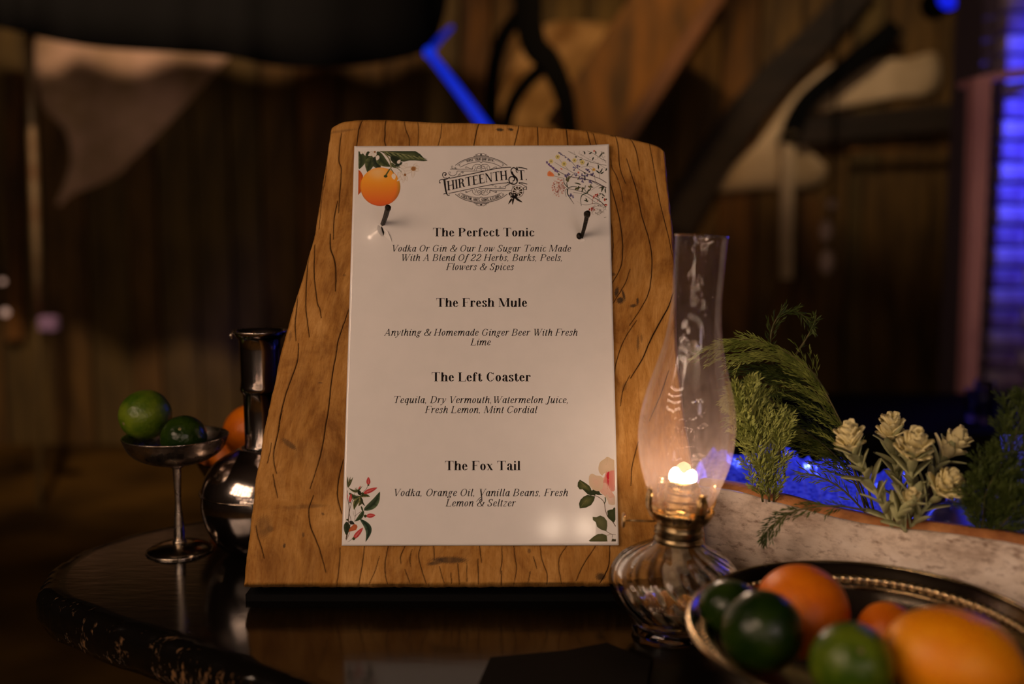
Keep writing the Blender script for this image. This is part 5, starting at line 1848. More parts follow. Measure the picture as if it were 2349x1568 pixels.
p7([(1110, 455), (1160, 490), (1225, 520), (1225, 545), (1170, 530), (1130, 500)], (.72, .50, .42))
p7([(1140, 610), (1225, 595), (1225, 620), (1180, 625)], (.70, .46, .38))
c7([(1130, 540), (1150, 590), (1225, 570)], 20, (.40, .015, .03), 26)
c7([(1020, 540), (1035, 620), (1100, 700), (1200, 735)], 7, (.66, .22, .18), 7)
c7([(1000, 480), (1010, 560), (1000, 640)], 5, (.66, .34, .26), 4)
c7([(1110, 130), (1100, 230), (1060, 260), (1020, 330)], 5, (.52, .40, .26), 4)
c7([(850, 470), (930, 470), (1010, 480)], 3, (.58, .42, .32), 3)
GR1, GR2 = (.035, .05, .018), (.13, .14, .05)
p7([(682, 475), (760, 520), (830, 570), (860, 620), (860, 670), (800, 650), (740, 625), (680, 628), (645, 580), (650, 520)], (GR2, GR1), False)
p7([(720, 620), (820, 640), (900, 640), (940, 690), (920, 720), (850, 722), (800, 700)], ((.03, .04, .02), GR1), False)
p7([(880, 625), (940, 655), (985, 655), (1000, 690), (1045, 715), (960, 715), (900, 690)], ((.04, .05, .02), (.02, .03, .015)), False)
p7([(800, 712), (920, 735), (905, 800), (860, 870), (780, 912), (680, 925), (668, 850), (690, 790), (740, 740)], (GR2, GR1), False)
c7([(910, 735), (800, 780), (685, 915)], 4, (.24, .22, .09), 3)
c7([(670, 490), (760, 570), (880, 660)], 4, (.26, .23, .09), 3)
for k in range(5):
    c7([(870 - k * 38, 750 + k * 25), (850 - k * 36, 800 + k * 18), (835 - k * 30, 850 + k * 12)], 5, (.07, .085, .03), 2)
c7([(900, 720), (960, 740), (1030, 790), (1065, 850), (1080, 950), (1120, 1060), (1190, 1130), (1245, 1205)], 9, (.09, .055, .03), 12)
c7([(1075, 750), (1082, 800), (1065, 850)], 16, (.03, .05, .02), 14)
p7([(1215, 905), (1232, 920), (1240, 1100), (1215, 1145), (1160, 1110), (1115, 1060), (1108, 960), (1150, 945), (1190, 940)], ((.06, .07, .03), GR1), False)
p7([(880, 1055), (940, 1060), (1000, 1035), (1060, 1060), (1105, 1120), (1110, 1200), (1095, 1282), (1010, 1255), (950, 1210), (930, 1140), (885, 1105)], ((.14, .15, .07), (.09, .10, .045)), False)
c7([(940, 1080), (1020, 1160), (1095, 1275)], 4, (.07, .08, .035), 3)
p7([(820, 1428), (900, 1360), (960, 1325), (1030, 1318), (1100, 1345), (1112, 1440), (840, 1442)], ((.12, .12, .05), (.08, .09, .035)), False)
c7([(1095, 1280), (1140, 1310), (1190, 1330), (1245, 1332)], 8, (.14, .08, .045), 6)
c7([(1105, 1345), (1150, 1332), (1190, 1330)], 5, (.18, .12, .07), 5)
c7([(1190, 1330), (1185, 1380)], 6, (.10, .07, .04), 8)
p7([(1172, 1440), (1185, 1395), (1220, 1405), (1250, 1400), (1252, 1440)], (.06, .055, .03), False)
pr.done('rose_print')

# ---------------------------------------------------------------- tear under the left nail
s0, t0_ = st(876, 521)
tear = []
mbt = MB()
K2 = [(868, 517), (866, 528), (870, 538), (876, 545), (880, 541), (877, 531), (874, 522)]
n = len(K2)
hts = [.0015, .0060, .0072, .0045, .0012, .0012, .0012]
vs = []
for (u, v), hh in zip(K2, hts):
    a, b2 = st(u, v)
    vs.append((a, b2, paper_w(a, b2) + hh * .6))
cx_ = np.mean(np.array(vs), 0)
vs.append((cx_[0], cx_[1], cx_[2] + .0018))
mbt.add(vs, [(i, (i + 1) % n, n) for i in range(n)])
K3 = [(882, 527), (890, 533), (895, 544), (899, 556), (889, 548), (881, 542), (883, 535)]
vs = []
hts = [.0012, .0022, .0030, .0008, .0008, .0016, .0022]
n = len(K3)
for (u, v), hh in zip(K3, hts):
    a, b2 = st(u, v)
    vs.append((a, b2, paper_w(a, b2) + hh * .7))
cx_ = np.mean(np.array(vs), 0)
vs.append(tuple(cx_))
mbt.add(vs, [(i, (i + 1) % n, n) for i in range(n)])
M['paper_raw'] = simple('raw_card', (0.79, 0.765, 0.755), 0.7)
o = mbt.build('torn_flap', M['paper_raw'], menu, smooth=True)
pr = Print(0.0002)
pr.poly([(876, 520), (879, 526), (882, 534), (880.5, 541), (876, 541), (877.5, 533), (875, 524)], (.006, .004, .003))
pr.done('tear_hole')
# small white pucker under the right nail
mbt = MB()
vs = []
K4 = [(1322, 547), (1326, 543), (1332, 549), (1340, 549), (1342, 553), (1333, 555), (1325, 551)]
for (u, v), hh in zip(K4, [.001, .004, .0035, .003, .001, .0006, .0006]):
    a, b2 = st(u, v)
    vs.append((a, b2, paper_w(a, b2) + hh * .5))
mbt.add(vs, [tuple(range(len(vs)))])
mbt.build('pucker', M['paper_raw'], menu)

# ---------------------------------------------------------------- nails
def nail(base_px, head_off, lab, r=0.0021):
    a, b2 = st(*base_px)
    e = empty('iron_nail', ORG, label=lab, cat='nail', group='nails pinning the menu')
    e.rotation_euler = MB_.to_euler()
    p0 = Vector((a, b2, -0.004))
    p1 = Vector((a + head_off[0], b2 + head_off[1], head_off[2]))
    d = (p1 - p0).normalized()
    mb = MB()
    # square shank, tapering to the wood
    q = d.to_track_quat('Z', 'Y').to_matrix()
    L = (p1 - p0).length
    vs = []
    K = 6
    for k in range(K + 1):
        t = k / K
        rr_ = r * (0.92 + .2 * t)
        bend = Vector((0.0006 * math.sin(t * 3), 0, 0))
        for (sx, sy) in ((1, .62), (1, -.62), (.8, -1), (-.8, -1), (-1, -.62), (-1, .62), (-.8, 1), (.8, 1)):
            vs.append(p0 + q @ Vector((rr_ * sx * .95, rr_ * sy * .95, L * t)) + bend)
    fs = [tuple(range(7, -1, -1)), tuple(range(K * 8, K * 8 + 8))]
    for k in range(K):
        for i in range(8):
            j = (i + 1) % 8
            fs.append((k * 8 + i, k * 8 + j, k * 8 + 8 + j, k * 8 + 8 + i))
    mk('shank', vs, fs, M['iron'], e, smooth=False)
    mb = MB()
    vs = []
    prof = [(r * 1.15, -.0005), (r * 1.55, .001), (r * 1.75, .0035), (r * 1.6, .006), (r * 1.0, .0078)]
    for (rr_, zz) in prof:
        for k in range(10):
            t = 2 * PI * k / 10
            f = 1 + .10 * math.sin(3 * t + 1)
            vs.append(p1 + q @ Vector((rr_ * f * math.cos(t), rr_ * f * math.sin(t) * .85, zz)))
    fs = [tuple(range(9, -1, -1)), tuple(range(40, 50))]
    for k in range(4):
        for i in range(10):
            j = (i + 1) % 10
            fs.append((k * 10 + i, k * 10 + j, k * 10 + 10 + j, k * 10 + 10 + i))
    mk('head', vs, fs, M['iron'], e, smooth=True)
    return e


nail((873.5, 518), (.0105, .0075, .030), 'left black iron nail, above the torn paper under the printed orange')
n2_ = nail((1333, 545), (.0038, .0125, .034), 'right black iron nail below the printed wildflowers')
mb = MB()
a, b2 = st(1328, 543)
mb.sphere((a, b2, .003), .003, 10, 8, (1, 1.3, .8))
mb.build('bent_burr', M['iron'], n2_)

# ================================================================== OIL LAMP
LY = 0.904
LB = Vector((on_z(1540, 1450, TZ).x, LY, TZ))
lamp = empty('oil_lamp', LB, rot=(0, math.radians(3.2), 0), label='lit oil lamp with tall clear glass chimney and ribbed glass base', cat='lamp')


def zl(v): return z_of(v, LY) - TZ


def rl(px, v): return px / FPX * (LY * cp + (CH - z_of(v, LY)) * sp)


def smooth_prof(p, n=4): return [tuple(q) for q in catmull(p, n)]


outer = smooth_prof([(.0005, .0035), (.020, .0030), (.033, .0005), (.0375, .002), (.0365, .006), (.036, .011), (.046, .021), (.0565, .033), (.0612, .046), (.0600, .058), (.052, .070), (.039, .079), (.026, .086), (.0205, .091), (.0195, .097)], 4)
inner = smooth_prof([(.0165, .097), (.0175, .090), (.024, .082), (.037, .0745), (.049, .066), (.0555, .057), (.0565, .046), (.052, .035), (.041, .024), (.028, .0175), (.0005, .0155)], 4)


def rib(t, z_, i):
    if z_ < .010 or z_ > .0905: return 1.0
    k = min(1.0, (z_ - .010) / .02) * min(1.0, (.0905 - z_) / .012)
    return 1.0 + 0.040 * k * (abs(math.cos(11 * (t + z_ * 14))) - .6)


mb = MB()
mb.lathe(outer, 264, rib=rib)
mb2 = MB()
mb2.lathe(inner, 264)
nO = len(mb.v)
mb.add(mb2.v, mb2.f)
# join rims at the top
for k in range(264):
    j = (k + 1) % 264
    a = (len(outer) - 1) * 264
    mb.f.append((a + k, a + j, nO + j, nO + k))
mb.build('glass_font', M['font'], lamp)
# oil inside
mb = MB()
oil = [(r_ - .0012, z_ + .0004) for (r_, z_) in inner[::-1] if .0150 < z_ < .040]
oil = [(.0005, .0165)] + [(max(r_, .0006), max(z_, .0167)) for r_, z_ in oil] + [(.0005, .041)]
mb.lathe(oil, 48)
mb.build('oil', M['oil'], lamp)
# wick hanging into the oil
mb = MB()
pts = [(0, 0, .150), (0, 0, .10), (.003, 0, .07), (-.004, .002, .045), (.002, .004, .022)]
for i in range(len(pts) - 1):
    pass
wv = []
for (x_, y_, z_) in pts:
    wv += [(x_ - .009, y_ - .0008, z_), (x_ + .009, y_ - .0008, z_), (x_ + .009, y_ + .0008, z_), (x_ - .009, y_ + .0008, z_)]
wf = [(0, 1, 2, 3), (19, 18, 17, 16)]
for i in range(4):
    for k in range(4):
        wf.append((4 * i + k, 4 * i + 4 + k, 4 * i + 4 + (k + 1) % 4, 4 * i + (k + 1) % 4))
mk('wick', wv, wf, M['wick'], lamp)
# collar and threads
mb = MB()
mb.lathe([(.0175, .088), (.0215, .088), (.0235, .0905), (.0215, .093), (.0208, .095), (.0232, .0965), (.0208, .0985), (.0232, .1005), (.0208, .1025), (.0215, .106), (.0175, .107)], 48, closed=True)
mb.build('collar', M['brass_dark'], lamp)
# burner body, gallery and dome
zb = .1065
mb = MB()
mb.lathe(smooth_prof([(.016, zb - .001), (.022, zb), (.027, zb + .004), (.0300, zb + .009), (.0310, zb + .012), (.0300, zb + .0135), (.0270, zb + .014), (.0265, zb + .016), (.0225, zb + .018), (.0215, zb + .0225), (.0190, zb + .024), (.0185, zb + .029), (.0165, zb + .031), (.0165, zb + .0345), (.0145, zb + .038), (.0110, zb + .0405)], 3), 48)
mb.build('burner', M['brass'], lamp)
mb = MB()
for k in range(48):
    t = 2 * PI * k / 48
    mb.sphere((.0306 * math.cos(t), .0306 * math.sin(t), zb + .0125), .0011, 6, 4)
mb.build('gallery_beading', M['brass'], lamp)
for k in range(4):
    t = math.radians(22 + 90 * k)
    e1 = Vector((math.cos(t), math.sin(t), 0)); e2 = Vector((-math.sin(t), math.cos(t), 0))
    prof = catmull([(.0295, zb + .010), (.0335, zb + .016), (.0345, zb + .024), (.0335, zb + .031), (.0350, zb + .035), (.0372, zb + .0345)], 4)
    vs, fs = [], []
    for (r_, z_) in prof:
        for (sx, off) in ((-1, 0), (1, 0), (1, .0006), (-1, .0006)):
            wv_ = .0055 if z_ < zb + .03 else .004
            p = e1 * (r_ + off) + e2 * (sx * wv_)
            vs.append((p.x, p.y, z_))
    nn_ = len(prof)
    for i in range(nn_ - 1):
        for q in range(4):
            fs.append((4 * i + q, 4 * i + (q + 1) % 4, 4 * i + 4 + (q + 1) % 4, 4 * i + 4 + q))
    fs += [(3, 2, 1, 0), tuple(4 * (nn_ - 1) + q for q in range(4))]
    mk('prong', vs, fs, M['brass'], lamp)
# wick key
mb = MB()
mb.tube([(-.02, -.003, zb + .001), (-.052, -.004, zb + .0005)], .0009, 8)
kn = mb.build('wick_key', M['brass_dark'], lamp)
mb = MB()
mb.lathe([(.0004, 0), (.0065, 0), (.0072, .001), (.0065, .002), (.0004, .002)], 20, M=Matrix.Rotation(-PI / 2, 3, 'Y'))
q = mb.build('thumb_wheel', M['brass'], kn)
q.location = (-.052, -.004, zb + .0005)
# chimney
chp = [(540, 62), (560, 61), (620, 59.5), (680, 58.5), (720, 60), (760, 64.5), (800, 72), (850, 86), (900, 101), (950, 110.5), (990, 113), (1030, 110), (1070, 102), (1110, 88), (1140, 76), (1155, 68), (1166, 66), (1176, 66)]
op = smooth_prof([(rl(r_ * .975, v), zl(v)) for v, r_ in chp][::-1], 4)
mb = MB()
mb.lathe(op, 96)
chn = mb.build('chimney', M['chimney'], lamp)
mb = MB()
tr_, tz_ = op[-1]
mb.lathe([(tr_ + .0009 * math.cos(a), tz_ + .0009 * math.sin(a)) for a in [k * PI / 4 for k in range(8)]], 96, closed=True)
mb.build('rim_bead', glass_solid('rim_glass', (.95, .93, .93), .02), chn)
# flame: two lobed flat wick flame
zf = zl(1106)
vs, fs = [], []
W2 = [(-12, 0), (-13, 5), (-12, 10), (-9, 13.6), (-6, 13.6), (-3, 9.5), (0, 7.2), (3, 8.0), (6, 11.5), (9, 11.8), (11.7, 9), (12.6, 4.5), (12, 0), (6, -2), (-6, -2)]
prof = catmull([(a / 1000, b2 / 1000) for a, b2 in W2], 3, closed=True)
n = len(prof)
for sgn, dep in ((-1, .0005), (0, .0032), (1, .0005)):
    f = .86 if sgn else 1.0
    for p in prof:
        vs.append((p[0] * f, sgn * .0030, p[1] * f + .001))
vs.append((0, -.0042, .005)); vs.append((0, .0042, .005))
for r_ in range(2):
    for k in range(n):
        j = (k + 1) % n
        fs.append((r_ * n + k, r_ * n + j, (r_ + 1) * n + j, (r_ + 1) * n + k))
for k in range(n):
    fs.append(((k + 1) % n, k, 3 * n))
    fs.append((2 * n + k, 2 * n + (k + 1) % n, 3 * n + 1))
fl = mk('flame', vs, fs, M['flame'], lamp, loc=(0, 0, zf + .0012))
fl.scale = (1.0, 1.0, .86)
lo = light('POINT', 'flame_light', (0, 0, 0), 0.17, (1.0, 0.60, 0.30), size=0.010)
lo.parent = lamp
lo.location = (0, 0, zf + .016)

# ================================================================== SILVER COUPE WITH LIMES
CP = Vector((-.394, 1.147, TZ))
cou = empty('silver_coupe', CP, label='tarnished silver coupe holding two limes at the left', cat='goblet')
zc_ = lambda v: z_of(v, 1.147) - TZ
rc = lambda px: px / FPX * 1.185
ft = [(.0004, .010), (.012, .0105), (.024, .0085), (.033, .005), (.0368, .002), (.0372, .0006), (.0355, .0), (.0004, .0005)]
mb = MB(); mb.lathe(smooth_prof(ft, 3), 56); mb.build('foot', M['silver_dark'], cou)
mb = MB(); mb.lathe([(.0375 + .0009 * math.cos(a), .0012 + .0009 * math.sin(a)) for a in [k * PI / 4 for k in range(8)]], 72, closed=True)
mb.build('foot_rim', M['silver'], cou)
zs = zc_(1062)
mb = MB()
mb.lathe(smooth_prof([(.0005, .009), (.0062, .009), (.0080, .0105), (.0080, .0125), (.0058, .0145), (.0062, .018), (.0058, .030), (.0045, .045), (.0034, .058), (.0036, .066), (.0048, zs - .010), (.0052, zs - .006), (.0080, zs - .004), (.0082, zs - .002), (.006, zs), (.0005, zs)], 3), 32)
mb.build('stem', M['silver'], cou)
zr = zc_(999)
R0 = rc(115)
mb = MB()
bo_ = [(.0005, zs - .002), (.012, zs - .0015), (.028, zs + .002), (.042, zs + .0075), (.0515, zs + .0145), (.0565, zs + .022), (R0 - .0004, zr - .003), (R0 + .0008, zr), (R0 - .0008, zr + .0004), (R0 - .0016, zr - .004), (.0550, zs + .0225), (.050, zs + .0155), (.041, zs + .009), (.027, zs + .004), (.0005, zs + .0008)]
mb.lathe(smooth_prof(bo_, 3), 72)
mb.build('bowl', M['silver'], cou)


# ---- citrus
def citrus_mesh(r, elong=1.0, tip=0.0, dim=0.02, seed=0, seg=48, rings=36):
    vs, fs = [], []
    for i in range(rings + 1):
        a = PI * i / rings
        for k in range(seg):
            t = 2 * PI * k / seg
            rr_ = 1.0
            # nipple at +z end, small dimple at -z end
            rr_ += tip * math.exp(-(a / .22) ** 2) - dim * math.exp(-((PI - a) / .16) ** 2)
            rr_ += .018 * mnoise.noise(Vector((math.sin(a) * math.cos(t) * 1.6 + seed, math.sin(a) * math.sin(t) * 1.6, math.cos(a) * 1.6)))
            vs.append((r * rr_ * math.sin(a) * math.cos(t), r * rr_ * math.sin(a) * math.sin(t), r * elong * rr_ * math.cos(a)))
    for i in range(rings):
        for k in range(seg):
            j = (k + 1) % seg
            fs.append((i * seg + k, (i + 1) * seg + k, (i + 1) * seg + j, i * seg + j))
    return vs, fs


def peel(name, c1, c2, rough=.34, pores=260, bump=.35, sss=0.0):
    m, nt, b = newmat(name)
    tc = N(nt, 'ShaderNodeTexCoord')
    no = N(nt, 'ShaderNodeTexNoise', Scale=45.0, Detail=4.0)
    nt.links.new(tc.outputs['Object'], no.inputs['Vector'])
    r = ramp(nt, [(.35, c1), (.65, c2)])
    nt.links.new(no.outputs[0], r.inputs[0])
    nt.links.new(r.outputs[0], b.inputs['Base Color'])
    b.inputs['Roughness'].default_value = rough
    b.inputs['Specular IOR Level'].default_value = .4
    vo = N(nt, 'ShaderNodeTexVoronoi', Scale=float(pores))
    nt.links.new(tc.outputs['Object'], vo.inputs['Vector'])
    no2 = N(nt, 'ShaderNodeTexNoise', Scale=120.0, Detail=3.0)
    nt.links.new(tc.outputs['Object'], no2.inputs['Vector'])
    ad = N(nt, 'ShaderNodeMath', operation='ADD')
    nt.links.new(vo.outputs['Distance'], ad.inputs[0])
    nt.links.new(no2.outputs[0], ad.inputs[1])
    bp = N(nt, 'ShaderNodeBump', Strength=bump, Distance=0.0012)
    nt.links.new(ad.outputs[0], bp.inputs['Height'])
    nt.links.new(bp.outputs[0], b.inputs['Normal'])
    return m


M['lime'] = peel('lime_peel', (.032, .078, .002), (.115, .165, .008), .34)
M['lime_dark'] = peel('dark_lime_peel', (.005, .018, .001), (.018, .040, .002), .28)
M['orange'] = peel('orange_peel', (.72, .15, .002), (.84, .21, .003), .42, 300)
M['amber_peel'] = peel('amber_citrus_peel', (.88, .27, .001), (.95, .35, .002), .45, 300)
M['calyx'] = simple('dry_stem_button', (.10, .10, .03), .7, col2=(.25, .2, .08), scale=300)


def citrus(name, p, r, m, axis, label, cat, elong=1.0, tip=0.0, seed=0, group=None, button=True):
    e = empty(name, p, label=label, cat=cat, group=group)
    e.rotation_euler = Vector(axis).to_track_quat('Z', 'Y').to_euler()
    vs, fs = citrus_mesh(r, elong, tip, .05, seed)
    mk('peel', vs, fs, m, e)
    if button:
        mb = MB()
        vs = []
        mb.lathe([(.0003, -r * elong * .965), (r * .07, -r * elong * .97), (r * .08, -r * elong * .95), (r * .05, -r * elong * .93)], 10)
        mb.build('stem_button', M['calyx'], e)
    return e


# dark well with nub, facing the camera (stem end = -z)
citrus('lime', on_y(333, 951, 1.176), .0298, M['lime'], (.55, .75, .20), 'bright green lime on top at the left of the silver coupe', 'lime', 1.04, .05, 1, 'limes in the silver coupe')
citrus('lime', on_y(422, 1004, 1.140), .0262, M['lime_dark'], (-.1, .8, -.55), 'darker green lime half sunk in the right of the silver coupe', 'lime', 1.05, .05, 2, 'limes in the silver coupe')

# ================================================================== CARAFE
KY = 1.150
kx = on_y(607, 1150, KY).x
kar = empty('carafe', (kx, KY, TZ), label='dark mirror metal carafe with a long neck behind the left of the board', cat='carafe')
zk = lambda v: max(z_of(v, KY) - TZ, 0.0)
rk = lambda px: px / FPX * 1.17
nk = [(58, 757), (60, 762), (55, 768), (47, 778), (46, 800), (45, 870), (46.5, 884), (48, 890), (46, 896), (41.5, 902), (40.5, 940), (40.5, 1012), (43, 1022)]
pf = [(rk(r_), zk(v)) for r_, v in nk]
pf = pf[::-1]
body = [(.0005, .0025), (.030, .0022), (.038, .0), (.044, .003), (.055, .012), (.0665, .030), (.0720, .050), (.0728, .066), (.0700, .084), (.0620, .100), (.050, .111), (.038, .118), (.0285, .124), (.0235, zk(1026))]
mb = MB(); mb.lathe(smooth_prof(body, 4), 80); mb.build('body', M['chrome_dark'], kar)
mb = MB(); mb.lathe(pf + [(rk(55), zk(757)), (rk(44), zk(770)), (rk(42), zk(880)), (rk(38), zk(1000))], 64); mb.build('neck', M['chrome_dark'], kar)
mb = MB()
for k in range(30):
    t = 2 * PI * k / 30
    mb.sphere((rk(45) * math.cos(t), rk(45) * math.sin(t), zk(1028)), .0024, 8, 6)
mb.build('neck_beading', M['silver'], kar)
mb = MB(); mb.lathe([(rk(60) + .0012 * math.cos(a), zk(759) + .0012 * math.sin(a)) for a in [k * PI / 4 for k in range(8)]], 64, closed=True)
mb.build('lip', M['silver'], kar)
mb = MB(); mb.lathe([(.0727 + .0016 * math.cos(a), .074 + .0012 * math.sin(a)) for a in [k * PI / 4 for k in range(8)]], 80, closed=True)
mb.build('girdle', M['silver_dark'], kar)
mb = MB()
mb.tube([Vector((-rk(60), -.006, zk(762))), Vector((-rk(63), -.006, zk(768))), Vector((-rk(61), -.006, zk(776)))], [.0012, .0022, .0012], 8)
mb.build('lip_drop', M['silver'], kar)

# ---- dark pedestal bowl with oranges behind it
BY = 1.305
pb = empty('pedestal_bowl', (on_y(585, 1045, BY).x, BY, TZ), label='dark footed bowl behind the carafe holding oranges', cat='bowl')
zr = z_of(1046, BY) - TZ
mb = MB()
mb.lathe(smooth_prof([(.0005, .001), (.034, .0008), (.036, .003), (.016, .010), (.013, .018), (.030, .026), (.055, .040), (.071, zr - .012), (.076, zr), (.0745, zr), (.069, zr - .012), (.052, .043), (.028, .030), (.0005, .027)], 4), 64)
mb.build('bowl', M['silver_dark'], pb)
citrus('orange', on_y(577, 990, 1.292), .0365, M['orange'], (-.3, .9, -.5), 'orange seen between the coupe and the carafe neck', 'orange', 1.0, .0, 4, 'oranges in the dark bowl')
citrus('orange', on_y(528, 1052, 1.345), .0330, M['orange'], (.3, .9, .3), 'orange sliver low beside the coupe rim, under the other orange', 'orange', 1.0, .0, 6, 'oranges in the dark bowl', button=False)

# ================================================================== FRUIT DISH, FRONT RIGHT
DC = Vector((.271, .723, TZ))
dish = empty('fruit_dish', DC, rot=(0, 0, math.radians(-18)), label='large shallow silver dish of citrus with beaded border, blurred at the lower right', cat='dish')
dish.scale = (1, 1, 1)
sxx, syy = .135, .148


def ell(prof, seg=120):
    vs, fs = [], []
    for (r_, z_) in prof:
        for k in range(seg):
            t = 2 * PI * k / seg
            vs.append((r_ * sxx * math.cos(t), r_ * syy * math.sin(t), z_))
    n = len(prof)
    for i in range(n - 1):
        for k in range(seg):
            j = (k + 1) % seg
            fs.append((i * seg + k, i * seg + j, (i + 1) * seg + j, (i + 1) * seg + k))
    return vs, fs


pr_ = smooth_prof([(.001, .014), (.3, .015), (.52, .023), (.70, .036), (.82, .052), (.875, .064), (.93, .070), (.975, .078), (1.0, .0805), (1.012, .079), (1.005, .076), (.975, .072), (.93, .064), (.88, .056), (.80, .042), (.66, .026), (.5, .014), (.42, .009), (.40, .0), (.36, .0), (.34, .008), (.001, .008)], 4)
vs, fs = ell(pr_)
mk('body', vs, fs, M['silver_dark'], dish)
vs, fs = ell([(1.006 + .014 * math.cos(a), .0795 + .0019 * math.sin(a)) for a in [k * PI / 5 for k in range(11)]])
mk('rolled_rim', vs, fs, M['gilt'], dish)
mb = MB()
mb.sphere((0, 0, 0), .0032, 10, 7, (1.0, 1.5, 1.0))
bead0 = None
NB = 110
for k in range(NB):
    t = 2 * PI * k / NB
    loc = (.915 * sxx * math.cos(t), .915 * syy * math.sin(t), .0700)
    rot = (0, 0, t + PI / 2 * 0)
    if bead0 is None:
        bead0 = mb.build('bead', M['gilt'], dish)
        bead0.location = loc; bead0.rotation_euler = rot
    else:
        dup(bead0, dish, loc, rot)
vs, fs = ell([(.865 + .008 * math.cos(a), .0655 + .0012 * math.sin(a)) for a in [k * PI / 4 for k in range(9)]])
mk('inner_line', vs, fs, M['gilt'], dish)
G_ = 'citrus in the front dish'
citrus('lime', on_y(1748, 1448, .700), .0290, M['lime_dark'], (.3, -.5, .8), 'large dark green lime at the left of the front dish', 'lime', 1.08, .06, 11, G_)
citrus('lime', on_y(1676, 1394, .757), .0222, M['lime_dark'], (-.8, .3, .2), 'small dark lime tucked against the left rim of the front dish', 'lime', 1.1, .06, 12, G_)
citrus('lime', on_y(1952, 1522, .645), .0275, M['lime'], (.05, .75, -.65), 'green lime with its pale stem end showing, lowest in the front dish', 'lime', 1.08, .05, 13, G_)
citrus('orange', on_y(1838, 1402, .772), .0375, M['orange'], (.2, .5, .8), 'orange behind the dark lime, catching light on its upper left', 'orange', 1.0, 0, 14, G_)
citrus('orange', on_y(2036, 1452, .752), .0240, M['orange'], (.6, .5, .5), 'small sliver of orange between the green lime and the amber fruit', 'orange', 1.0, 0, 15, G_, button=False)
citrus('amber_citrus', on_y(2185, 1516, .660), .0360, M['amber_peel'], (.90, -.1, -.22), 'big amber citrus fruit tapering to the right in the front dish', 'citrus fruit', 1.32, .14, 16, G_)

# ================================================================== BIRCH LOG PLANTER
PA = Vector((.205, 1.070, TZ)); PB = Vector((.56, .762, TZ))
pd = (PB - PA).normalized()
pn = Vector((pd.y, -pd.x, 0))          # towards the camera side
if pn.y > 0: pn = -pn
plen = (PB - PA).length
pl = empty('birch_planter', PA, label='hollowed birch log planter with white bark and orange wood rim, right of the lamp', cat='planter')


def sweep(cross, name, m, seg=90, wob=.002, s0=0.0, s1=1.0, seed=0.0, closed=True):
    vs, fs = [], []
    n = len(cross)
    for k in range(seg + 1):
        t = s0 + (s1 - s0) * k / seg
        c = pd * (plen * t)
        for i, (o_, z_) in enumerate(cross):
            d1 = wob * mnoise.noise(Vector((t * 14, z_ * 40, seed))) * 1.6 + wob * .6 * mnoise.noise(Vector((t * 60, z_ * 90, seed + 3)))
            d2 = wob * 1.1 * mnoise.noise(Vector((t * 9, 3.3 + o_ * 10, seed))) * (z_ > .05)
            dip = .004 * math.sin(t * 11 + .6) * (z_ > .05)
            p = c + pn * (o_ + d1) + Vector((0, 0, z_ + d2 + dip))
            vs.append(p)
    for k in range(seg):
        for i in range(n if closed else n - 1):
            j = (i + 1) % n
            fs.append((k * n + i, k * n + j, (k + 1) * n + j, (k + 1) * n + i))
    if closed:
        fs.append(tuple(range(n - 1, -1, -1)))
        fs.append(tuple(seg * n + i for i in range(n)))
    return mk(name, vs, fs, m, pl)


body = [(-.012, .0015), (.004, .010), (.013, .028), (.015, .050), (.011, .075), (.003, .0965), (-.003, .1035), (-.013, .1030), (-.020, .094), (-.030, .055), (-.058, .050), (-.072, .070), (-.078, .073), (-.084, .068), (-.088, .040), (-.080, .010), (-.066, .0015)]
m = simple('orange_birch_wood', (.60, .26, .085), .6, col2=(.30, .10, .03), scale=40, stretch=(1, 1, 1), bump=.7, bscale=150)
sweep(body, 'log', m, wob=.0016)
bark = [(-.008, .0012), (.0065, .009), (.0155, .027), (.0178, .050), (.0138, .076), (.0062, .0955), (.0040, .0975), (.0020, .096), (.0080, .074), (.0125, .050), (.0105, .029), (.002, .012)]
m, nt, b = newmat('white_birch_bark')
tc = N(nt, 'ShaderNodeTexCoord')
mp = N(nt, 'ShaderNodeMapping')
mp.inputs['Rotation'].default_value = (0, 0, math.atan2(pd.y, pd.x) * -1)
nt.links.new(tc.outputs['Object'], mp.inputs[0])
mp2 = N(nt, 'ShaderNodeMapping')
mp2.inputs['Scale'].default_value = (1.0, 1.0, 2.0)
nt.links.new(mp.outputs[0], mp2.inputs[0])
na = N(nt, 'ShaderNodeTexNoise', Scale=26.0, Detail=6.0, Roughness=.65)
nb_ = N(nt, 'ShaderNodeTexNoise', Scale=70.0, Detail=4.0, Roughness=.6)
nt.links.new(mp2.outputs[0], na.inputs['Vector'])
nt.links.new(mp2.outputs[0], nb_.inputs['Vector'])
ra = ramp(nt, [(.34, (.44, .33, .25)), (.52, (.76, .64, .53)), (.70, (.88, .77, .67))])
rb_ = ramp(nt, [(.30, (.40, .30, .24)), (.46, (1, 1, 1))])
nt.links.new(na.outputs[0], ra.inputs[0]); nt.links.new(nb_.outputs[0], rb_.inputs[0])
xx = N(nt, 'ShaderNodeMix', data_type='RGBA', blend_type='MULTIPLY')
xx.inputs[0].default_value = .85
nt.links.new(ra.outputs[0], xx.inputs[6]); nt.links.new(rb_.outputs[0], xx.inputs[7])
nt.links.new(xx.outputs[2], b.inputs['Base Color'])
b.inputs['Roughness'].default_value = .75
bp = N(nt, 'ShaderNodeBump', Strength=.6, Distance=.0015)
nt.links.new(nb_.outputs[0], bp.inputs['Height'])
nt.links.new(bp.outputs[0], b.inputs['Normal'])
sweep(bark, 'bark', m, wob=.0016)
sweep([(-.022, .052), (-.022, .088), (-.035, .086), (-.052, .078), (-.066, .068), (-.066, .052)], 'moss', M['soil'], wob=.004, s0=.02, s1=.98)


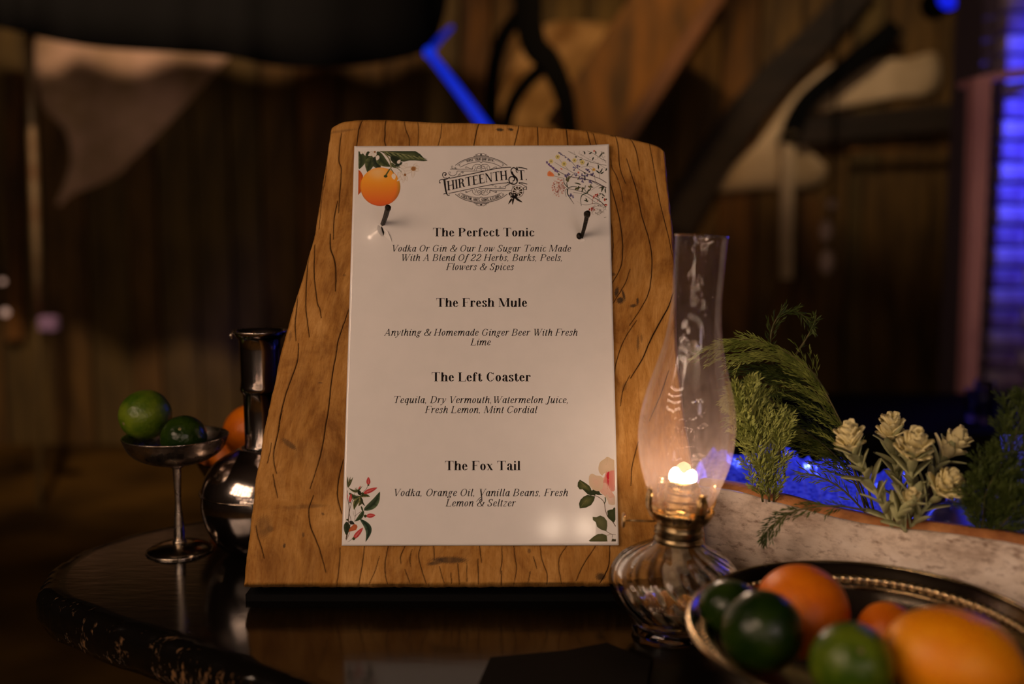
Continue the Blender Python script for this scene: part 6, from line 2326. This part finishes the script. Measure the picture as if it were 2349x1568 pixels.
# ---- greenery ------------------------------------------------------------
def green(name, c1, c2, rough=.55):
    m, nt, b = newmat(name)
    oi = N(nt, 'ShaderNodeTexCoord')
    no = N(nt, 'ShaderNodeTexNoise', Scale=60.0, Detail=3.0)
    nt.links.new(oi.outputs['Object'], no.inputs['Vector'])
    r = ramp(nt, [(.35, c1), (.65, c2)])
    nt.links.new(no.outputs[0], r.inputs[0])
    nt.links.new(r.outputs[0], b.inputs['Base Color'])
    b.inputs['Roughness'].default_value = rough
    b.inputs['Specular IOR Level'].default_value = .3
    return m


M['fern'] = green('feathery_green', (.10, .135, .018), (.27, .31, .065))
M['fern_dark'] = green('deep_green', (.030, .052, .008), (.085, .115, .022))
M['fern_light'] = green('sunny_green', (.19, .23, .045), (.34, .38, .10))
M['stem'] = green('green_stem', (.10, .09, .03), (.16, .14, .05))
M['wool_leaf'] = green('woolly_grey_leaf', (.34, .36, .18), (.54, .55, .29), .8)
M['cream'] = green('cream_bracts', (.78, .68, .32), (.92, .84, .50), .8)


def needle(mb, p, d, L, r):
    """slim tapered three sided needle"""
    d = d.normalized()
    a = d.cross(Vector((.3, .5, .8))).normalized()
    b2 = d.cross(a)
    q = p + d * (L * .45)
    e = p + d * L
    vs = [p]
    for k in range(3):
        t = 2 * PI * k / 3
        vs.append(q + (a * math.cos(t) + b2 * math.sin(t)) * r)
    vs.append(e)
    mb.add(vs, [(0, 2, 1), (0, 3, 2), (0, 1, 3), (4, 1, 2), (4, 2, 3), (4, 3, 1)])


def spray(mb, path, r, nl=.011, dens=900, rn=.0009, rg=None, droop=0.0):
    """twig with overlapping scale needles; path world pts"""
    rg = rg or random
    path = [Vector(p) for p in path]
    L = sum((path[i + 1] - path[i]).length for i in range(len(path) - 1))
    n = max(4, int(L * dens))
    for k in range(n):
        t = k / n * (len(path) - 1)
        i = min(int(t), len(path) - 2)
        p = path[i].lerp(path[i + 1], t - i)
        d = (path[i + 1] - path[i]).normalized()
        side = Vector((rg.gauss(0, 1), rg.gauss(0, 1), rg.gauss(0, 1)))
        side = (side - d * side.dot(d)).normalized()
        sc = 1 - .5 * (k / n)
        needle(mb, p, d * 1.0 + side * .38 + Vector((0, 0, -droop)), nl * 1.35 * sc * rg.uniform(.7, 1.1), rn * .78)


def frond(name, px, Y0, Y1, label, m, nb=22, bl=(.03, .06), ang=45, side=0, nl=.010, dens=800, group=None, stemr=.0012, droop=.3, cat='sprig', sub=True, seed=1, rn=.0009, t0=.12):
    """main stem through photo points (depth from Y0 to Y1) with side twigs carrying needles"""
    rg = random.Random(seed)
    c = catmull(px, 5)
    n = len(c)
    path = [on_y(p[0], p[1], Y0 + (Y1 - Y0) * i / (n - 1)) for i, p in enumerate(c)]
    base = path[0]
    e = empty(name, base, label=label, cat=cat, group=group)
    rel = [p - base for p in path]
    mb = MB()
    mb.tube(rel, [stemr * (1 - .7 * i / (n - 1)) for i in range(n)], 6)
    mb.build('stem', M['stem'], e)
    mb = MB()
    for k in range(nb):
        t = (t0 + (.98 - t0) * k / nb) * (n - 1)
        i = min(int(t), n - 2)
        p = rel[i].lerp(rel[i + 1], t - i)
        d = (rel[i + 1] - rel[i]).normalized()
        view = Vector((0, 1, 0))
        sd = d.cross(view).normalized()
        sg = side if side else (1 if k % 2 else -1)
        a = math.radians(ang + rg.uniform(-12, 12))
        bd = d * math.cos(a) + sd * math.sin(a) * sg + Vector((0, rg.uniform(-.35, .35), 0))
        bd.normalize()
        L = (bl[0] + (bl[1] - bl[0]) * math.sin(PI * min(1, k / nb * .9 + .12))) * rg.uniform(.75, 1.15)
        pts = []
        dd = bd.copy()
        q = p.copy()
        for s2 in range(6):
            pts.append(q.copy())
            q = q + dd * (L / 5)
            dd = (dd + Vector((0, 0, -droop / 5))).normalized()
        spray(mb, pts, 0, nl, dens, rn, rg)
        if sub:
            for w2 in (1, 2, 3):
                q = pts[w2 + 1]
                for s3 in (-1, 1):
                    ax = (dd + sd * .7 * s3 + Vector((0, rg.uniform(-.4, .4), -.1))).normalized()
                    spray(mb, [q, q + ax * L * .16, q + ax * L * .30], 0, nl * .8, dens, rn, rg)
    spray(mb, [rel[i] for i in range(n // 2, n, 2)], 0, nl, dens, rn, rg)
    o = mb.build('foliage', m, e, smooth=False)
    o['kind'] = 'stuff'
    return e


GG = 'green sprigs in the birch planter'
# upright feathery clump just right of the chimney
frond('cypress_sprig', [(1765, 1150), (1758, 1080), (1745, 1000), (1722, 930), (1712, 905)], 1.00, .985, 'light green feathery sprig standing upright nearest the lamp chimney', M['fern_light'], nb=34, bl=(.022, .040), ang=24, nl=.0085, dens=560, group=GG, droop=-.15, seed=3, rn=.0010, t0=.01)
frond('cypress_sprig', [(1750, 1150), (1735, 1070), (1712, 990), (1698, 950)], 1.005, .99, 'light green feathery sprig leaning left against the lamp chimney', M['fern_light'], nb=24, bl=(.016, .030), ang=22, nl=.0085, dens=560, group=GG, droop=-.15, seed=31, rn=.0010, t0=.01)
frond('cypress_sprig', [(1775, 1150), (1780, 1080), (1792, 1010), (1802, 960)], 1.005, .99, 'light green feathery sprig on the right of the upright clump', M['fern_light'], nb=22, bl=(.016, .028), ang=22, nl=.0085, dens=560, group=GG, droop=-.15, seed=32, rn=.0010, t0=.01)
# nodding tips above the clump
frond('cypress_sprig', [(1800, 1100), (1795, 1000), (1782, 935), (1745, 900), (1700, 893), (1684, 894)], 1.03, 1.01, 'sprig arching left to touch the chimney at its widest', M['fern_light'], nb=26, bl=(.018, .036), ang=26, side=1, nl=.0085, dens=560, group=GG, droop=.9, seed=4)
# long arching frond
frond('cypress_sprig', [(2005, 1175), (1975, 1060), (1925, 960), (1885, 885), (1845, 835), (1790, 800), (1730, 780), (1664, 776)], 1.00, 1.03, 'longest sprig arching high over to the left above the planter', M['fern'], nb=44, bl=(.050, .080), ang=20, side=1, nl=.0085, dens=520, group=GG, droop=.35, seed=5, sub=False)
frond('cypress_sprig', [(1930, 980), (1890, 905), (1850, 850), (1800, 815), (1740, 806), (1708, 812)], 1.02, 1.04, 'second tier of the arching sprig, ending short of the chimney', M['fern_light'], nb=20, bl=(.028, .045), ang=20, side=1, nl=.0085, dens=520, group=GG, droop=.35, seed=51, sub=False)
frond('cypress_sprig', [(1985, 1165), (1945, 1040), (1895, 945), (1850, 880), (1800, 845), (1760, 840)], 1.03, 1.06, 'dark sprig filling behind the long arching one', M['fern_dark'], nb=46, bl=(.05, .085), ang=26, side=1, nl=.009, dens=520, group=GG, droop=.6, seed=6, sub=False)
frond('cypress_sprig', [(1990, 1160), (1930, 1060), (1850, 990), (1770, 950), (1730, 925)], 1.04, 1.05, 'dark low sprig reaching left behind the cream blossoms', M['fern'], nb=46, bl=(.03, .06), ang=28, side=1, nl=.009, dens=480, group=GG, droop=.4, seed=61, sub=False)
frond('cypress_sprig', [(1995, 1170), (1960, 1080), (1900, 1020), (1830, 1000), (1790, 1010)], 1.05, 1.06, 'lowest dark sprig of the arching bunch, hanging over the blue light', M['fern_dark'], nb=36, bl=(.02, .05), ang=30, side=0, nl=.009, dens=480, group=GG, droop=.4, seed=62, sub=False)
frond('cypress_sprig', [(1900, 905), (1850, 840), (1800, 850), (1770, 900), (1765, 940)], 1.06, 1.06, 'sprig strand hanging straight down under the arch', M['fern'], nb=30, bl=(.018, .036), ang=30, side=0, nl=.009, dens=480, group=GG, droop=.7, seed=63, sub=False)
# thin hooked sprig at the top
frond('cypress_sprig', [(1790, 900), (1772, 830), (1768, 770), (1784, 728), (1820, 712), (1852, 732), (1866, 760)], 1.07, 1.08, 'thin hooked sprig looping above the others', M['fern_dark'], nb=30, bl=(.006, .015), ang=24, nl=.009, dens=420, group=GG, droop=.2, sub=False, seed=7)
frond('cypress_sprig', [(1826, 812), (1850, 775), (1866, 745), (1873, 722)], 1.08, 1.08, 'short thin sprig tip crossing the hooked one', M['fern_dark'], nb=8, bl=(.005, .010), ang=25, nl=.008, dens=420, group=GG, sub=False, seed=8)
# trailing sprig over the rim
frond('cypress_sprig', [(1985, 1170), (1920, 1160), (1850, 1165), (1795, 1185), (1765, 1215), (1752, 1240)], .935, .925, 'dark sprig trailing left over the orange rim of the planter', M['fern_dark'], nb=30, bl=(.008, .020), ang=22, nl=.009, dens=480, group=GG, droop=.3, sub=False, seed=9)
frond('cypress_sprig', [(1990, 1180), (1930, 1120), (1870, 1090), (1830, 1085)], 1.0, 1.02, 'thin grey green sprig against the blue light', M['fern'], nb=16, bl=(.008, .018), ang=30, nl=.009, dens=420, group=GG, sub=False, seed=10)
# right hand dark fern
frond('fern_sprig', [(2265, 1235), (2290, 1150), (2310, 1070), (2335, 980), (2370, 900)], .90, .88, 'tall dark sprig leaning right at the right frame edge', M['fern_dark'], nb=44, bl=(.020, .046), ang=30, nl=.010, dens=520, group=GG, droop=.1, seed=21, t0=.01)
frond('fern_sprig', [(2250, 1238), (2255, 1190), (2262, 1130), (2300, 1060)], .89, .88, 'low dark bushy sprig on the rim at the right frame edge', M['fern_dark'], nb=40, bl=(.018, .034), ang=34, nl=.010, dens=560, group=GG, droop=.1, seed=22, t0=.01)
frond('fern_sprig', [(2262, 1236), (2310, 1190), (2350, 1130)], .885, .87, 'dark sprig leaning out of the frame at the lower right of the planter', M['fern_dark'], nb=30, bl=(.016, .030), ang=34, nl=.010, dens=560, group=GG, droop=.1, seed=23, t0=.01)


# ---- cream flowers
def petal_mesh(L, wd, curl, th=.0006):
    vs, fs = [], []
    K, J = 6, 2
    for i in range(K + 1):
        t = i / K
        wv_ = wd * math.sin(PI * min(1, t * .82 + .09)) ** .7
        z_ = L * t
        y_ = curl * (t ** 1.8) * L
        for j in (-1, 0, 1):
            vs.append((j * wv_ / 2, y_ + (abs(j) * -.18 * wv_), z_))
    n = len(vs)
    vs += [(x_, y_ + th, z_) for x_, y_, z_ in vs]
    for i in range(K):
        for j in range(2):
            a = i * 3 + j
            fs.append((a, a + 1, a + 4, a + 3))
            fs.append((n + a, n + a + 3, n + a + 4, n + a + 1))
        fs.append((i * 3, i * 3 + 3, n + i * 3 + 3, n + i * 3))
        fs.append((i * 3 + 2, n + i * 3 + 2, n + i * 3 + 5, i * 3 + 5))
    return vs, fs


lv, lf_ = petal_mesh(.021, .0075, .12, .0009)
me_leaf = bpy.data.meshes.new('leaf'); me_leaf.from_pydata(lv, [], lf_); me_leaf.materials.append(M['wool_leaf'])
lv, lf_ = petal_mesh(.0160, .0080, .10, .0010)
me_pet = bpy.data.meshes.new('bract'); me_pet.from_pydata(lv, [], lf_); me_pet.materials.append(M['cream'])
for m_ in (me_leaf, me_pet):
    m_.polygons.foreach_set('use_smooth', [True] * len(m_.polygons))


def flower(px, Y0, Y1, r, label, axis_tilt, nleaf=16, seed=0, leaf_from=.05):
    rg = random.Random(seed)
    c = catmull(px, 5)
    n = len(c)
    path = [on_y(p[0], p[1], Y0 + (Y1 - Y0) * i / (n - 1)) for i, p in enumerate(c)]
    e = empty('cream_flower', path[0], label=label, cat='flower', group='cream flowers in the birch planter')
    rel = [p - path[0] for p in path]
    mb = MB()
    mb.tube(rel, [.0019] * n, 8)
    mb.build('stem', M['wool_leaf'], e)
    top = rel[-1]
    ax = Vector(axis_tilt).normalized()
    q = ax.to_track_quat('Z', 'Y')
    # bracts in three whorls
    for (cnt, tilt, sc, zoff) in ((9, 40, 1.0, -.005), (9, 26, 1.05, .000), (8, 14, 1.0, .004), (4, 4, .9, .007)):
        for k in range(cnt):
            az = 2 * PI * (k + rg.uniform(-.2, .2)) / cnt + cnt
            o = bpy.data.objects.new('bract', me_pet)
            COL.objects.link(o)
            o.parent = e
            rot = q.to_matrix() @ Matrix.Rotation(az, 3, 'Z') @ Matrix.Rotation(-math.radians(tilt + rg.uniform(-7, 7)), 3, 'X')
            o.rotation_euler = rot.to_euler()
            o.location = top + ax * (zoff * r / .016)
            s2 = sc * r / .0165 * rg.uniform(1.1, 1.4)
            o.scale = (s2, s2, s2)
    for k in range(nleaf):
        t = (leaf_from + (.95 - leaf_from) * k / nleaf) * (n - 1)
        i = min(int(t), n - 2)
        p = rel[i].lerp(rel[i + 1], t - i)
        d = (rel[i + 1] - rel[i]).normalized()
        q2 = d.to_track_quat('Z', 'Y').to_matrix()
        rot = q2 @ Matrix.Rotation(k * 2.4 + rg.uniform(-.3, .3), 3, 'Z') @ Matrix.Rotation(-math.radians(rg.uniform(28, 50)), 3, 'X')
        o = bpy.data.objects.new('leaf', me_leaf)
        COL.objects.link(o)
        o.parent = e
        o.rotation_euler = rot.to_euler()
        o.location = p
        s2 = rg.uniform(.95, 1.35)
        o.scale = (s2, s2, s2)
    return e


flower([(2050, 1215), (2010, 1130), (1975, 1070), (1952, 1022)], .93, .935, .0165, 'leftmost cream blossom, leaning left on a leafy stalk', (-.25, -.25, 1), 20, 1)
flower([(2075, 1215), (2062, 1120), (2050, 1050), (2041, 1000)], .96, .965, .0165, 'tallest cream blossom, at the top of the group', (-.05, -.3, 1), 20, 2)
flower([(2080, 1215), (2088, 1140), (2090, 1080), (2092, 1046)], .935, .925, .0195, 'largest cream blossom in the middle of the group', (0, -.45, .9), 18, 3)
flower([(2090, 1215), (2120, 1130), (2150, 1070), (2172, 1038)], .945, .94, .0190, 'upper right cream blossom, leaning right', (.55, -.2, .9), 14, 4, .35)
flower([(2085, 1218), (2110, 1180), (2140, 1145), (2158, 1124)], .92, .91, .0175, 'lowest cream blossom, at the right of the group', (.25, -.6, .8), 10, 5)
flower([(2078, 1218), (2060, 1190), (2075, 1160), (2086, 1150)], .915, .908, .0100, 'small green cream bud low in the middle of the group', (0, -.5, .9), 12, 6)

# ================================================================== BLUE LIT THINGS BEHIND THE PLANTER
def crumple(name, u0, u1, vt, Y, Yd, label, seed=0, m=None):
    """crumpled sheet standing on the table: rows go from table up and over"""
    vs, fs = [], []
    NX, NZ = 90, 36
    x0 = on_y(u0, 1150, Y).x; x1 = on_y(u1, 1150, Y).x
    for i in range(NX + 1):
        a = i / NX
        u = u0 + (u1 - u0) * a
        top = z_of(vt(u), Y) - TZ
        for j in range(NZ + 1):
            b2 = j / NZ
            ang_ = b2 * PI * .95
            z_ = top * math.sin(ang_) ** .6 if 0 < b2 < 1 else 0.0015
            y_ = Y - Yd * math.cos(ang_) * .5
            nn_ = mnoise.noise(Vector((a * 26, b2 * 5, seed))) * .008 + mnoise.noise(Vector((a * 60, b2 * 14, seed))) * .004
            vs.append((x0 + (x1 - x0) * a + nn_ * .5, y_ + nn_, TZ + max(.0015, z_ + nn_ * .8)))
    for i in range(NX):
        for j in range(NZ):
            q = i * (NZ + 1) + j
            fs.append((q, q + 1, q + NZ + 2, q + NZ + 1))
    o = mk(name, vs, fs, m or M['sheet'])
    return tag(o, label, 'wrapping')


crumple('crumpled_sheet', 1608, 2070, lambda u: 1062 - 30 * math.sin((u - 1608) / 462 * 5.0) + 14 * math.sin(u * .045), 1.235, .10, 'crumpled pale sheet glowing blue behind the birch planter', 3)
dk = empty('small_decanter', (on_y(2185, 1180, 1.16).x, 1.16, TZ), label='small glass decanter with round stopper, violet blue, behind the planter at the right', cat='decanter')
mb = MB()
mb.lathe(smooth_prof([(.0005, .002), (.028, .002), (.032, .008), (.031, .030), (.024, .046), (.010, .054), (.0085, .060), (.011, .063), (.009, .0635), (.0065, .058), (.020, .044), (.027, .029), (.028, .010), (.0005, .007)], 3), 40)
mb.build('body', M['glass_blue'], dk)
mb = MB(); mb.sphere((0, 0, .074), .0105, 16, 12); mb.tube([(0, 0, .058), (0, 0, .068)], .005, 10)
mb.build('stopper', M['glass_blue'], dk)
for (u, v, Y, h, lab) in ((2345, 1100, 1.22, .12, 'taller blue lit tumbler at the right frame edge behind the planter'), (2352, 1200, 1.08, .075, 'shorter blue lit tumbler at the right frame edge behind the planter')):
    p = on_y(u, v, Y)
    e = empty('glass_tumbler', (p.x, Y, TZ), label=lab, cat='glass', group='blue lit tumblers')
    mb = MB()
    mb.lathe([(.0005, .001), (.022, .001), (.027, h), (.0255, h), (.0205, .008), (.0005, .008)], 32)
    mb.build('glass', M['sheet'], e)  # shares the film that has blue light put into its colour

# dark flat cloth lying in front of the board
pp = [on_z(u, v, TZ + .0006) for (u, v) in ((1090, 1590), (1125, 1512), (1300, 1496), (1392, 1478), (1470, 1512), (1492, 1516), (1480, 1600))]
vs = [Vector(p) for p in pp] + [Vector(p) + Vector((0, 0, .0022)) for p in pp]
n = len(pp)
fs = [tuple(range(n - 1, -1, -1)), tuple(range(n, 2 * n))] + [(i, (i + 1) % n, n + (i + 1) % n, n + i) for i in range(n)]
tag(mk('dark_cloth', vs, fs, M['napkin'], smooth=False), 'nearly black flat cloth on the table at the bottom frame edge', 'cloth')

# ================================================================== STRING LIGHTS BEHIND THE PHOTOGRAPHER
KEY = Vector((-1.05, -0.12, TZ + 0.88))
fb = empty('string_lights', KEY, label='swag of warm festoon bulbs hanging left behind the photographer, seen only in reflections', cat='string lights')
gb = emit('festoon_bulb', (1.0, .68, .47), 52.0)
gbb = emit('festoon_bulb_blue', (.12, .22, 1.0), 30.0)
kd = (Vector((-.05, 1.05, TZ + .25)) - KEY).normalized()
kr = kd.cross(Vector((0, 0, 1))).normalized()
q = MB(); q.sphere((0, 0, 0), .026, 14, 10)
bulb = None
rb = random.Random(9)
for row in range(6):
    pts = []
    for k in range(6):
        t = (k - 2.5) / 2.5
        p = kr * (t * .46 + .05 * (row % 2)) + Vector((0, 0, (row - 2.5) * .13 + .05 * t * t)) + kd * rb.uniform(-.08, .08)
        pts.append(p)
        if bulb is None:
            bulb = q.build('bulb', gb, fb); bulb.location = p
        else:
            dup(bulb, fb, p)
    cb = MB(); cb.tube([(p[0], p[1], p[2] + .034) for p in pts], .003, 5)
    cb.build('cable', M['black'], fb)
fb2 = empty('string_lights', (0.0, -1.5, TZ + 1.0), label='thin strand of small warm and blue bulbs behind the photographer, at the right', cat='string lights')
q = MB(); q.sphere((0, 0, 0), .020, 12, 8)
b1 = b2_ = None
pts = []
for k, xk in enumerate((.145, .265, .52, .64, .75, .88, 1.02, 1.13, 1.28, 1.40)):
    p = (xk, .05 * math.sin(k * 1.3), .05 * math.cos(k * 1.9) - .02) if k > 1 else (xk, 0, -.048)
    pts.append(p)
    if k % 5 == 2:
        if b2_ is None:
            b2_ = q.build('bulb', gbb, fb2); b2_.location = p
        else: dup(b2_, fb2, p)
    else:
        if b1 is None:
            b1 = q.build('bulb', emit('festoon_bulb_small', (1.0, .76, .55), 40.0), fb2); b1.location = p
        else: dup(b1, fb2, p)
        if k < 2: fb2.children[-1].scale = (1.5, 1.5, 1.5 + k * .2)
cb = MB(); cb.tube([(p[0], p[1], p[2] + .026) for p in pts], .003, 5)
cb.build('cable', M['black'], fb2)

for si, (yy, zz, x0_, x1_, nn_) in enumerate(((-1.9, 1.50, -2.3, 2.1, 13), (-2.5, 1.18, -2.0, 2.3, 11), (-1.6, 1.02, -1.7, 1.9, 9))):
    f3 = empty('string_lights', (0, yy, zz), label=('upper', 'middle', 'lower')[si] + ' wide strand of warm bulbs across the room behind the photographer, seen only in reflections', cat='string lights')
    pts = []
    for k in range(nn_):
        t = k / (nn_ - 1)
        p = (x0_ + (x1_ - x0_) * t, .12 * math.sin(k * 1.7), -.16 * math.sin(PI * t) + .05 * math.sin(k * 2.3))
        pts.append(p)
        dup(bulb, f3, p)
    cb = MB(); cb.tube([(p[0], p[1], p[2] + .034) for p in pts], .003, 5)
    cb.build('cable', M['black'], f3)
